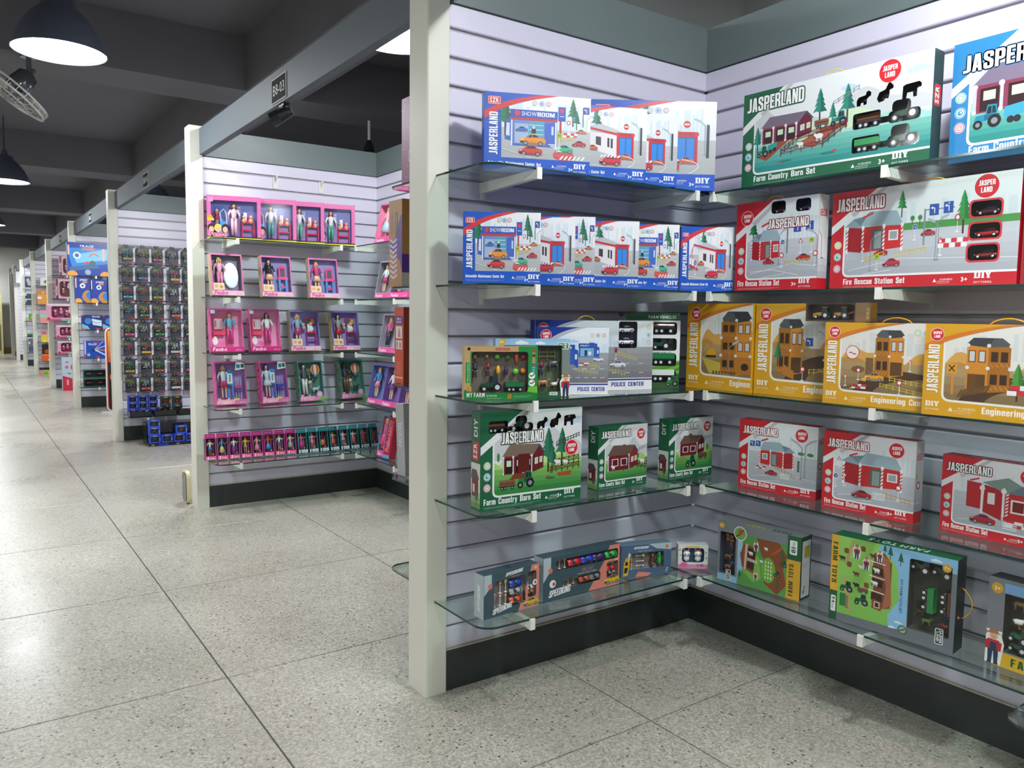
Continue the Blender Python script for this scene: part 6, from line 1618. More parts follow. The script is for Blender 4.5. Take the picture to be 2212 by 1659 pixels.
def farm_toys_94():
    w, h, dep = .357, .266, .07
    cv = Canvas(w, h, 266); W = cv.W
    hole = hx(232, 38, 112, 206, 4); cv.holes = [hole]
    cv.rect(0, 0, W, 266, '#70767c'); cv.grad(0, 26, 230, 240, '#7fbf52', '#96cf62', 4)
    cv.poly([(150, 266), (W, 266), (W, 226), (230, 240), (230, 30), (180, 22), (176, 60), (206, 110), (200, 200), (180, 230), (140, 250)], '#8cc0e4')
    a_cloud(cv, 206, 44, 22, '#e8f2f8'); a_cloud(cv, 190, 26, 20, '#e8f2f8'); a_cloud(cv, 300, 250, 30, '#e8f2f8')
    cv.rect(0, 92, 24, 174, '#e2ae2c'); cv.rect(0, 0, 24, 92, '#17593a')
    cv.text('FARM TOYS', 5, 244, 15, '#1d4a2a', w=128, ang=-90, var='k', gap=.08); cv.rrect(5, 26, 15, 50, 3, '#f0f2ee'); cv.text('94', 8, 72, 9, '#1c4a2c', w=20, ang=-90); cv.text('PCS', 8, 48, 5, '#1c4a2c', w=14, ang=-90)
    for a, b in (((66, 260), (46, 180)), ((46, 140), (64, 40))): cv.line([a, b], 9, '#b8a06a')
    cv.poly([(130, 236), (160, 240), (182, 214), (182, 80), (150, 70), (128, 84), (132, 130), (126, 150)], '#7a4630'); cv.poly([(150, 238), (176, 222), (186, 90), (160, 72), (168, 140)], '#a8684a')
    for y in (196, 160, 118): cv.poly([(126, y), (158, y - 4), (158, y - 26), (126, y - 24)], '#3a1c14')
    for y in (210, 166, 122): cv.line([(118, y), (164, y - 4)], 3, '#efe8dc')
    cv.poly([(128, 70), (156, 64), (160, 90), (132, 98)], '#8a5034'); cv.rect(136, 72, 16, 18, '#efe8dc'); cv.rect(138, 74, 12, 14, '#4a2418')
    a_sheep(cv, 140, 176, 20); a_sheep(cv, 136, 136, 20); a_sheep(cv, 108, 64, 16); a_sheep(cv, 92, 178, 14)
    for x, y in ((40, 216), (90, 232), (50, 176), (104, 124)): cv.rrect(x, y, 14, 16, 3, '#7a4a2c')
    for x, y, c in ((26, 190, '#4a3020'), (70, 150, '#6a4428'), (72, 116, '#23282a'), (118, 216, '#6a3a20'), (106, 194, '#c8a078')): a_sheep(cv, x + 10, y, 20, c)
    a_farmer(cv, 78, 206, 44); a_farmer(cv, 108, 178, 40); a_farmer(cv, 146, 212, 34)
    for x, y, hh in ((176, 226, 40), (160, 238, 30), (206, 214, 40)): a_tree(cv, x, y, hh, '#1f6a4c')
    a_logs(cv, 84, 104, 34); a_tractor(cv, 30, 96, 40, '#1c5a34'); a_tractor(cv, 76, 66, 42, '#1c5a34'); cv.rect(32, 50, 18, 40, '#1f7a44'); cv.rect(50, 46, 8, 40, '#8a7a4a')
    cv.text('DIY FARM TOYS SET', 208, 176, 7, '#2a4a6a', w=100, ang=-90)
    cv.holes = []
    cv.ell(220, 28, 13, '#24623c', n=20); cv.ell(220, 28, 10, '#a8aea0', n=16); cv.line([(212, 24), (228, 32)], 4, '#5a5f52')
    cv.ell(330, 238, 12, '#dba52c', n=16); cv.text('7+', 330, 234, 8, '#fbf6e6', anchor='c')
    cv.rrect(308, 16, 22, 46, 4, '#eef0ee', 'logo_badge'); cv.rrect(310, 18, 18, 42, 3, '#1f3a2c', 'logo_badge'); cv.text('JASPER', 320, 58, 6, '#ffffff', w=38, ang=-90, g='logo_badge'); cv.text('LAND', 312.5, 52, 6, '#ffffff', w=28, ang=-90, g='logo_badge')
    r = set_box('B', 1.389, .265, w, h, 7.5, TOPZ[0], cv, '#70767c', 'big farm toy window box marked 94 pieces, standing on its side with a yellow handle', '#2a2c2c', dep, 'farm_set_box', holes=[hole], tray='#45493a', tray_d=.055, top='#1d6a3e')
    k = cv.k
    for x, z in ((252, 206), (310, 204)): toy_tractor(r, x * k, .024, z * k, 52 * k, '#123f28', rot=.3)
    toy_trailer(r, 262 * k, .024, 130 * k, 70 * k, '#1f7a3c', rot=math.pi / 2); toy_trailer(r, 312 * k, .024, 130 * k, 70 * k, logs=True, rot=math.pi / 2)
    toy_animal(r, 258 * k, .024, 74 * k, 30 * k, '#4a3420'); toy_animal(r, 276 * k, .024, 52 * k, 28 * k, '#6a7a3a'); toy_farmer(r, 320 * k, .024, 88 * k, 42 * k, '#1f5ac0', '#1f4a9a', rot=math.pi / 2.4); toy_farmer(r, 296 * k, .024, 56 * k, 38 * k, '#a82a2e', '#3a2a40', rot=math.pi / 2.4)
    m = MB(); m.tube([(w + .028 * math.sin(math.pi * i / 10) ** .7 - .002, .05, h * .5 + .045 - .09 * i / 10) for i in range(11)], .0018, '#d09a2c', 6); m.build('handle', M['plastic'], r, True)
    ct = Canvas(w, dep, 70); ct.text('FARM TOYS', 270, 44, 26, '#e6eee6', w=170, ang=180); ct.build(r, top_side(h), prefix='top_')
farm_toys_94()

def farm_toys_edge():
    w, h, dep = .33, .240, .06
    cv = Canvas(w, h, 240); W = cv.W
    hole = hx(42, 44, 250, 158, 3); cv.holes = [hole]
    cv.rect(0, 0, W, 240, '#7d7f86'); cv.rect(40, 204, W - 40, 26, '#7fa8d8'); cv.rect(24, 0, W - 24, 40, '#e0b21e')
    cv.holes = []
    cv.ell(22, 212, 15, '#dba52c', n=16); cv.text('3+', 22, 206, 10, '#fbf6e6', anchor='c'); cv.text('FARM TOYS', 66, 10, 22, '#1d5a2a', w=170, var='k', gap=.1); a_farmer(cv, 20, 2, 98)
    r = set_box('B', .965, .19, w, h, -2, TOPZ[0], cv, '#7d7f86', 'grey farm toy window box with a printed farmer on its corner, partly out of view', '#7d7f86', dep, 'farm_set_box', holes=[hole], tray='#4c463e', tray_d=.05, top='#2a2a2c')
    k = cv.k
    toy_animal(r, 72 * k, .02, 160 * k, 36 * k, '#8a6a3c'); toy_animal(r, 72 * k, .02, 112 * k, 40 * k, '#e4e2da', bird=True); toy_tractor(r, 76 * k, .02, 74 * k, 52 * k, '#1a5a34', rot=.15); toy_tractor(r, 74 * k, .02, 48 * k, 46 * k, '#1a4a2c', rot=.15)
farm_toys_edge()
r = thing('toy_pack', 'small green and white carton corner on the low rounded glass shelf', 'toy box', (2.12, .74, .3155), R(-60))
carton(r, .09, .07, .03, '#e8ece8', '#2f8a44')
cs = Canvas(.09, .07, 70); cs.poly([(0, 70), (30, 70), (10, 30), (0, 34)], '#2f9a48'); cs.text('TOYS', 40, 20, 16, '#2a6ab0', w=40); cs.build(r, front)
# ------------------------------------------------------------------ doll booth
PK, HP, PL = '#e86fae', '#d9307f', '#5a4a8c'
SKIN = ['#e9b998', '#c98d68', '#f0c8ac', '#8a5638']
def doll(parent, x, y, z, h, hair='#5a3020', top='#e8e6ea', bottom='#5aa5a0', style='trousers', skin='#e9b998', arm=0, long_hair=True, n=6):
    """slim toy doll: skin body, hair and clothing as its parts"""
    f = lambda u, v, w=0: (u * h, w * h, v * h)
    m = MB()
    for s in (-1, 1):
        m.tube([f(s * .045, .5), f(s * .05, .28), f(s * .05, .06), f(s * .052, .02, -.02)], [.045 * h, .034 * h, .02 * h, .016 * h], skin, n)
        a = arm if s > 0 else 0
        m.tube([f(s * .1, .79), f(s * .16, .66), f(s * (.17 + .1 * a), .56 + .2 * a, -.05)], [.026 * h, .02 * h, .014 * h], skin, n)
        m.ball(f(s * (.17 + .1 * a), .545 + .21 * a, -.055), .017 * h, .012 * h, .022 * h, skin, n, 4)
    m.tube([f(0, .47), f(0, .53), f(0, .62), f(0, .74), f(0, .81), f(0, .83), f(0, .87)], [.07 * h, .075 * h, .055 * h, .08 * h, .06 * h, .024 * h, .022 * h], skin, 8, .7)
    m.ball(f(0, .925), .052 * h, .05 * h, .07 * h, skin, 8, 6)
    for s in (-1, 1): m.ball(f(s * .02, .93, -.047), .009 * h, .005 * h, .008 * h, '#26324a', 6, 4)
    m.ball(f(0, .895, -.046), .014 * h, .006 * h, .005 * h, '#c23a52', 6, 4)
    b = m.build('doll', M['plastic'], parent, True, (x, y, z))
    m = MB()
    m.ball(f(0, .945, .012), .062 * h, .055 * h, .072 * h, hair, 8, 6)
    for s in (-1, 1): m.tube([f(s * .052, .95, -.01), f(s * .06, .86, .0), f(s * .055, .74 if long_hair else .86, .015)], [.022 * h, .028 * h, .012 * h], hair, 5)
    m.build('hair', M['plastic'], b, True)
    m = MB()
    m.tube([f(0, .52), f(0, .6), f(0, .74), f(0, .81), f(0, .825)], [.084 * h, .064 * h, .09 * h, .07 * h, .04 * h], top, 8, .75)
    for s in (-1, 1):
        a = arm if s > 0 else 0
        m.tube([f(s * .095, .8), f(s * .155, .68), f(s * (.165 + .07 * a), .62 + .13 * a, -.03)], [.034 * h, .03 * h, .028 * h], top, n)
    if style == 'trousers':
        for s in (-1, 1): m.tube([f(s * .045, .54), f(s * .05, .28), f(s * .052, .06)], [.055 * h, .045 * h, .04 * h], bottom, n)
    elif style == 'skirt': m.tube([f(0, .56), f(0, .5), f(0, .36)], [.07 * h, .1 * h, .15 * h], bottom, 10, .7)
    else: m.tube([f(0, .56), f(0, .4), f(0, .16)], [.07 * h, .13 * h, .19 * h], bottom, 10, .7)
    for s in (-1, 1): m.tube([f(s * .05, .02, .01), f(s * .054, .02, -.035)], .022 * h, '#c8306e', 5)
    m.build('clothing', M['plastic'], b, True)
    return b
def furniture(root, x, y, z, w, h, c, c2='#f0eef2'):
    m = MB(); t = w * .08
    for s in (0, 1): m.box(x + s * (w - t), y, z, x + s * (w - t) + t, y + .012, z + h * .6, c)
    m.box(x, y, z + h * .56, x + w, y + .014, z + h * .64, c); m.box(x + t, y, z + h * .25, x + w - t, y + .012, z + h * .3, c)
    m.box(x + w * .15, y + .002, z + h * .64, x + w * .4, y + .01, z + h, c2); m.box(x + w * .5, y + .002, z + h * .64, x + w * .85, y + .01, z + h * .85, c)
    m.build('toy_furniture', M['plastic'], root)
def mini(root, x, y, z, s, c, name='toy_accessory'):
    m = MB(); m.ball((0, 0, s * .35), s * .3, s * .22, s * .35, c, 6, 4); m.ball((0, 0, s * .85), s * .22, s * .2, s * .22, '#e9b998', 6, 4)
    m.build(name, M['plastic'], root, True, (x, y, z))

def family_box(u, d, w, h, label, dl):
    cv = Canvas(w, h); W = cv.W; hole = hx(20, 22, W - 40, 192, 3); cv.holes = [hole]
    cv.rect(0, 0, W, 240, PK); cv.rect(0, 0, W, 16, '#e4dc2c'); cv.rect(0, 16, W, 6, '#2a1c24')
    for i in range(14): cv.ell(12 + i * (W - 24) / 13, 228, 1.6, '#f6c6de', n=6); 
    for i in range(10):
        for xx in (9, W - 9): cv.ell(xx, 30 + i * 20, 1.6, '#f6c6de', n=6)
    for i in range(5): cv.text('clinic', 90 + 38 * i, 4, 6, '#d05a8a', w=22, var='n')
    cv.holes = []
    cv.rrect(8, 206, 24, 22, 3, '#f29ac4'); cv.ell(14, 122, 15, '#f0a030', n=14); cv.rrect(2, 104, 34, 14, 3, '#f2c83a')
    for x, c in ((22, '#4a2c20'), (56, '#f0d85a'), (92, '#3a2434')): cv.ell(x, 66, 20, c, 22, 16); cv.ell(x, 58, 13, '#efc4a4', 16, 14); cv.ell(x - 5, 60, 1.6, '#2a2a3a', n=6); cv.ell(x + 5, 60, 1.6, '#2a2a3a', n=6)
    cv.text('Fenbo', 10, 22, 24, '#e0246e', w=90, oc='#fbe6f0', shear=.25)
    r = set_box('D', u, d, w, h, -15.5, 1.6905, cv, PK, label, '#d85a9c', .042, 'doll_box', 'doll set', 'pink framed family doll sets', [hole], tray='#7a68b4', wall=YD[1], tray_d=.038)
    k = cv.k
    bk = Canvas(w, h); bk.clip = True
    bk.grad(26, 28, W - 52, 180, '#b48fd0', '#6f7fc0', 4)
    for i in range(4):
        for j in range(3): bk.rect(120 + 14 * i, 150 + 14 * j, 10, 10, '#c8cfe6')
    bk.rect(150, 60, W - 190, 60, '#a88ac0'); bk.rect(30, 120, 60, 70, '#5a7ac0')
    bk.build(r, lambda x, y, off: (x, .0378 - off, y), prefix='backdrop_')
    doll(r, 138 * k, .02, 26 * k, 176 * k, *dl, n=7)
    furniture(r, 178 * k, .016, 26 * k, 66 * k, 130 * k, dl[4] if len(dl) > 4 else '#c81e4a')
    for x in (190, 226): mini(r, x * k, .02, 96 * k, 44 * k, '#d8a884')
    doll(r, 50 * k, .022, 84 * k, 84 * k, '#e8c860', '#c02848', '#c02848', 'skirt', n=5)
    m = MB(); m.box(66 * k, .014, 66 * k, 98 * k, .03, 104 * k, '#3fa0dc'); m.tube([(72 * k, .02, 104 * k), (66 * k, .02, 150 * k), (84 * k, .02, 170 * k), (98 * k, .02, 150 * k), (100 * k, .02, 90 * k)], .0025, '#e8eaf2', 5); m.build('toy_stroller', M['plastic'], r)
for a in ((1.281, .083, .316, .273, 'pink framed family doll set, pink suit doll, first of the top shelf fan', ('#6a2c1c', '#f0c8d4', '#eeb8c4', 'trousers')),
          (1.505, .097, .316, .275, 'pink framed family doll set with dark haired doll in white coat, second of the fan', ('#3a2018', '#dfe2e8', '#4f9ea0', 'trousers')),
          (1.689, .103, .316, .276, 'pink framed family doll set with wide green trousers, third of the fan', ('#7a4a30', '#e6e9e8', '#5fae96', 'trousers')),
          (1.901, .109, .316, .278, 'pink framed family doll set with short white jacket, nearest the corner', ('#7a2a20', '#eceeec', '#4fa890', 'trousers'))):
    family_box(*a)

def doll_box(axis, u, d, z, w, h, yaw, label, side, strip, back, dl, dep=.05, tilt=10, word='Fenbo', extra=None, group='leaning doll cartons', sidec=None, wall=None, strip_h=26, mirror=False, parts=True):
    cv = Canvas(w, h); W = cv.W; hole = hx(7, strip_h + 3, W - 14, 240 - strip_h - 12, 3); cv.holes = [hole]
    cv.rect(0, 0, W, 240, side); cv.rect(0, 0, W, strip_h, strip)
    cv.holes = []
    cv.text(word, 10, 5, 19, '#fbe6f2' if strip != '#f4c8dc' else '#f27ab4', w=W * .42, oc='#e0307a' if strip == '#f4c8dc' else None, shear=.2)
    cv.text('doll set', W - 46, 8, 6, '#fbe6f2' if strip != '#f4c8dc' else '#e0307a', w=36, var='n')
    if extra: extra(cv, W)
    r = place(axis, u, d, z + dep * math.sin(R(tilt)) * .98, yaw, label, 'doll box', 'doll_box', group, wall)
    r.rotation_euler = (R(-tilt), 0, r.rotation_euler.z)
    carton(r, w, h, dep, side, sidec or side, None, [hole], cv.k, back, dep - .006)
    cv.build(r, front)
    if sidec:
        cs = Canvas(dep, h); rnd = random.Random(int(u * 1000))
        for i in range(30): cs.line([(rnd.uniform(0, cs.W), 8 * i), (rnd.uniform(0, cs.W), 8 * i + 6)], 2.5, '#f6d0e2')
        cs.build(r, left_side(dep), prefix='side_')
    k = cv.k
    sx = W * (.62 if mirror else .3)
    if dl:
        doll(r, sx * k, dep * .45, (strip_h + 8) * k, (238 - strip_h - 24) * k, *dl)
    return r, k, W
Y2W = YD[1]
# second row: mirror set and two slide sets
def slide(r, k, x, c1='#e23a7c', c2='#3f8fd4'):
    m = MB()
    for s in (0, 1): m.box((x + s * 40) * k, .018, 30 * k, (x + 12 + s * 40) * k, .026, 104 * k, c2)
    m.box((x - 6) * k, .014, 104 * k, (x + 58) * k, .03, 116 * k, c1); m.box((x + 6) * k, .018, 56 * k, (x + 46) * k, .024, 66 * k, c1)
    m.prism([((x + 4) * k, 116 * k), ((x + 48) * k, 116 * k), ((x + 48) * k, 178 * k), ((x + 36) * k, 190 * k), ((x + 16) * k, 190 * k), ((x + 4) * k, 178 * k)], .02, .026, c1)
    m.box((x + 12) * k, .018, 124 * k, (x + 40) * k, .0205, 172 * k, '#4a4450')
    m.build('toy_play_desk', M['plastic'], r)
badge2 = lambda cv, W: (cv.poly([(8, 30), (70, 30), (70, 70), (8, 70)], '#f2dcae'), cv.ell(24, 52, 11, '#e8b48c', n=12), cv.ell(52, 48, 9, '#d88a4a', n=12))
r, k, W = doll_box('D', 1.261, .264, TOPZ[3] + .004, .192, .255, 4.5, 'tilted doll carton with a bright silver mirror glare, first of its row', PK, '#f4c8dc', '#8a8496', ('#e2c070', '#f0b0c8', '#e890b4', 'trousers'), extra=badge2, wall=Y2W, sidec='#b8a06a')
m = MB(); m.prism(oct_pts(122 * k, 122 * k, 40 * k, 72 * k, 18), .03, .034, '#e4e8ee'); m.build('toy_mirror', M['metal'], r)
m = MB(); m.prism(oct_pts(122 * k, 122 * k, 44 * k, 76 * k, 18), .034, .038, '#f4f4f6'); m.build('toy_mirror_frame', M['plastic'], r)
for u, d, yaw, lab, dl in ((1.562, .261, 2.5, 'tilted doll carton with black skull shirt doll and pink play desk', ('#2a1c1a', '#1e1e22', '#e9b998', 'skirt')), (1.864, .271, -1.2, 'tilted doll carton with magenta shirt doll and pink play desk', ('#c87a4a', '#c42a6c', '#e9b998', 'skirt'))):
    r, k, W = doll_box('D', u, d, TOPZ[3] + .004, .195, .257, yaw, lab, PK, '#f4c8dc', '#8a86b8', dl, extra=badge2, wall=Y2W, sidec='#b8a06a'); slide(r, k, 108)
# middle row: two kitchen sets, two nursery sets
def kitchen(r, k):
    m = MB(); m.box(22 * k, .02, 96 * k, 84 * k, .034, 118 * k, '#e2355c'); m.prism([(24 * k, 124 * k), (80 * k, 124 * k), (80 * k, 186 * k), (70 * k, 196 * k), (34 * k, 196 * k), (24 * k, 186 * k)], .026, .032, '#e2355c')
    m.box(30 * k, .024, 130 * k, 74 * k, .0265, 186 * k, '#e8d0da'); 
    for i in range(3): m.box((34 + 14 * i) * k, .021, 102 * k, (44 + 14 * i) * k, .0205, 112 * k, '#c8ccd0'); m.box((34 + 14 * i) * k, .02, 140 * k, (40 + 14 * i) * k, .025, 176 * k, ['#d24a5c', '#c8ccd4', '#e89ab0'][i])
    m.build('toy_kitchen', M['plastic'], r)
pinkcorner = lambda cv, W: (cv.ell(26, 60, 14, '#f2e6ea', 22, 14), cv.ell(26, 76, 9, '#f0d8b0', n=12), cv.ell(62, 44, 16, '#e86aa4', 14, 14), cv.rrect(8, 212, 24, 20, 3, '#e8eef8'))
for u, d, yaw, lab, dl in ((1.265, .180, -2.5, 'pink kitchen doll carton, doll in blue shirt and cap', ('#b06a3a', '#5f9ab4', '#b8206c', 'trousers')), (1.513, .171, 4.2, 'pink kitchen doll carton, dark haired doll in white shirt', ('#1e1a1c', '#f0eeee', '#c8307c', 'trousers'))):
    r, k, W = doll_box('D', u, d, TOPZ[2] + .004, .20, .27, yaw, lab, '#e254a0', '#d2247c', '#ec94c0', dl, extra=pinkcorner, wall=Y2W, sidec='#d23a84', mirror=True); kitchen(r, k)
for u, d, yaw, lab, dl in ((1.776, .160, 1.0, 'purple nursery doll carton, blonde doll in magenta skirt', ('#d89a50', '#9fb4c8', '#c01e6c', 'skirt')), (2.060, .168, 3.3, 'purple nursery doll carton, dark haired doll in red skirt', ('#2a1a18', '#a8a29a', '#c81a2c', 'skirt'))):
    r, k, W = doll_box('D', u, d, TOPZ[2] + .004, .20, .265, yaw, lab, '#8a78b8', '#f4c8dc', '#9088cc', dl, extra=badge2, wall=Y2W, sidec='#c8b070')
    furniture(r, 106 * k, .018, 32 * k, 60 * k, 130 * k, '#b81e3c'); mini(r, 92 * k, .02, 126 * k, 40 * k, '#d8a884'); mini(r, 136 * k, .02, 112 * k, 60 * k, '#f2f2f2', 'toy_dog')
    m = MB(); m.box(104 * k, .03, 160 * k, 166 * k, .036, 200 * k, '#c8245c'); m.box(110 * k, .028, 166 * k, 134 * k, .031, 194 * k, '#5a5a64'); m.box(140 * k, .028, 166 * k, 162 * k, .031, 194 * k, '#e8a03c'); m.build('toy_board', M['plastic'], r)
# second lowest row: two clinic sets, two balloon safari sets
photo2 = lambda cv, W: (cv.poly([(112, 190), (W - 4, 198), (W - 4, 232), (118, 236)], '#f2f4f2'), cv.rect(122, 202, 20, 22, '#2f8a8c'), cv.rect(146, 204, 18, 22, '#2a6a70'), cv.text('Fenbo', 6, 8, 26, '#f6a0cc', w=92, oc='#f6eebc', shear=.2), cv.poly([(98, 22), (130, 24), (128, 32), (98, 34)], '#f0dc3c'))
for u, d, yaw, lab, dl in ((1.309, .119, 2.2, 'pink eye clinic doll carton, fair haired doll with white coat', ('#c8a070', '#e8e6ea', '#c22c64', 'skirt')), (1.583, .164, 12.6, 'pink eye clinic doll carton, dark haired doll in silver coat', ('#1c1a1e', '#d8dce4', '#d8dce4', 'skirt'))):
    r, k, W = doll_box('D', u, d, TOPZ[1] + .004, .195, .272, yaw, lab, '#d85a9c', '#e07ab0', '#a884c4', dl, extra=photo2, wall=Y2W, sidec='#e04a90')
    m = MB(); m.prism([(66 * k, 110 * k), (106 * k, 110 * k), (106 * k, 184 * k), (96 * k, 196 * k), (76 * k, 196 * k), (66 * k, 184 * k)], .02, .026, '#2f9ad8'); m.box(72 * k, .018, 118 * k, 100 * k, .0205, 176 * k, '#eceef0')
    for s in (70, 98): m.box(s * k, .02, 30 * k, (s + 6) * k, .026, 112 * k, '#2f9ad8')
    m.box(82 * k, .0175, 130 * k, 90 * k, .0182, 166 * k, '#2a2c30'); m.build('toy_eye_chart', M['plastic'], r)
    m = MB()
    for i in range(3): m.tube([((118 + 14 * i) * k, .024, 30 * k), ((122 + 12 * i) * k, .024, 150 * k)], .0022, '#c8ccd8', 5)
    m.box(112 * k, .016, 92 * k, 152 * k, .034, 108 * k, '#d23a8c' if u < 1.4 else '#4a4ac0'); m.box(116 * k, .016, 70 * k, 150 * k, .03, 84 * k, '#6a3a9c'); m.build('toy_trolley', M['plastic'], r)
safari = lambda cv, W: (cv.ell(112, 186, 30, '#e8a83c', 32, 18), cv.ell(112, 186, 20, '#d84a6c', 32, 14), cv.ell(112, 186, 10, '#f2ead8', 32, 12), cv.rect(102, 144, 20, 12, '#5a9ad0'), cv.text('Fenbo', 8, 8, 28, '#fbd6e8', w=84, oc='#f070b0', shear=.2), cv.ell(W - 30, 38, 20, '#f088b8', n=18), cv.ell(W - 30, 38, 15, '#cfd6e8', n=16), cv.poly([(W - 60, 0), (W, 0), (W, 26)], '#7ac04a'))
for u, d, yaw, lab, w, dl, d2 in ((1.833, .155, 6.9, 'green safari doll carton with balloon, doll in white trousers and a zebra', .178, ('#5a3420', '#5c6068', '#e8e6e2', 'trousers'), True), (2.138, .122, 8.8, 'green safari doll carton with balloon, dark clothed dolls, nearest the corner', .188, ('#3a2418', '#3a3e44', '#7a4a30', 'trousers', '#8a5638'), False)):
    r, k, W = doll_box('D', u, d, TOPZ[1] + .004, w, .268, yaw, lab, '#4a8a8c', '#f08ab8', '#5a9080', dl, extra=safari, wall=Y2W, sidec='#4f7a50')
    doll(r, 84 * k, .022, 70 * k, 100 * k, '#4a2c1c', '#3a3a40', '#e8d8d0', 'skirt'); toy_animal(r, 118 * k, .022, 50 * k, 44 * k, '#e8e8e6' if d2 else '#3a4048')
# row of small dolls
cl = [('#f0eef0', '#3f8ad0', 'white top and blue skirt'), ('#3fa0d0', '#e8dc8c', 'blue and yellow dress'), ('#f2f0f2', '#8a2a9c', 'purple skirt'), ('#e8c83c', '#d88a8c', 'yellow top'), ('#e8a0b0', '#e88aa4', 'rose dress'), ('#e0503c', '#3f90d8', 'red and blue dress'), ('#f0e8ec', '#5a6aa8', 'white top and slate skirt'), ('#e0d8d4', '#b8a8a4', 'pale patterned dress'),
      ('#d85a9c', '#c83a84', 'pink dress'), ('#f0a8c0', '#e898b8', 'light pink gown'), ('#3a2a5c', '#d87a2c', 'orange and violet skirt'), ('#c8b084', '#d8584c', 'tan top'), ('#f4d0e0', '#d8b0e0', 'lilac tutu'), ('#f2c8cc', '#e88a94', 'coral frills'), ('#e0485c', '#d8404c', 'red dress'), ('#a8546c', '#9a4a5c', 'wine dress')]
hairs = ['#c86a3c', '#b0703c', '#3a2a24', '#c83a34', '#d88a5c', '#c8803c', '#c09a54', '#8a5a38', '#2a2420', '#c8a078', '#2a1c1a', '#8a6a44', '#c8a88c', '#3a2a28', '#c89058', '#5a3a2c']
def small_doll(i):
    pink = i < 8
    u = 1.229 + .0717 * i if pink else 1.803 + .0737 * (i - 8)
    d, yaw = (.151 + .0035 * i, -4) if pink else (.204, 6 + .9 * (i - 8))
    w, h, dep, tilt = .064, .138, .045, 10
    c, c2 = ('#c41e84', '#e83a9c') if pink else ('#17909a', '#1fa6a4')
    cv = Canvas(w, h); W = cv.W; hole = hx(7, 42, W - 14, 192, 3); cv.holes = [hole]
    cv.rect(0, 0, W, 240, c2); cv.rect(0, 0, W, 40, '#f060ac' if pink else '#d8eef0')
    cv.holes = []
    cv.poly([(14, 4), (34, 4), (30, 22), (36, 36), (20, 36), (22, 20)], '#f4f2f4' if pink else '#2a2c30'); cv.text('Fenbo', 44, 10, 14, '#fbe6f2' if pink else '#e04a9c', w=50, shear=.2); cv.rect(0, 0, W, 5, '#e8842c' if pink else c)
    place_w = ['at the pillar end of the row', 'second in the row', 'third in the row', 'fourth in the row', 'fifth in the row', 'sixth in the row', 'seventh in the row', 'beside the first teal one'] if pink else ['beside the last pink one', 'second teal one', 'third teal one', 'fourth teal one', 'fifth teal one', 'sixth teal one', 'next to last', 'in the shelf corner']
    r = place('D', u, d, TOPZ[0] + .004 + dep * math.sin(R(tilt)) * .98, yaw, f'tiny {"pink" if pink else "teal"} doll carton, {cl[i][2]}, {place_w[i % 8]}', 'doll box', 'doll_box', 'row of tiny doll cartons', Y2W)
    r.rotation_euler = (R(-tilt), 0, r.rotation_euler.z)
    carton(r, w, h, dep, c2, '#2a2028' if pink else '#143a3c', c, [hole], cv.k, '#5c2a4c' if pink else '#5a4048', dep - .006)
    cv.build(r, front)
    m = MB(); m.box(.001, .012, h - .002, w - .001, .016, h + .024, c); m.build('header_card', M['print'], r)
    ch = Canvas(w, .024, 42); ch.text('fashion petite', 14, 16, 10, '#f2d8e8', w=80, var='n'); ch.build(r, lambda x, y, off: (x, .012 - off, h + y), prefix='header_')
    doll(r, w * .48, .02, .026, .104, hairs[i], cl[i][0], cl[i][1], 'dress' if i % 3 else 'skirt', SKIN[0] if i % 5 else SKIN[1], arm=1, n=5)
    m = MB(); m.tube([(w * .78, .026, .03), (w * .8, .026, .1)], .0018, '#e08ac0', 5); m.ball((w * .78, .024, .034), .007, .006, .008, '#d8b48a', 6, 4); m.build('toy_accessory', M['plastic'], r)
for i in range(16): small_doll(i)

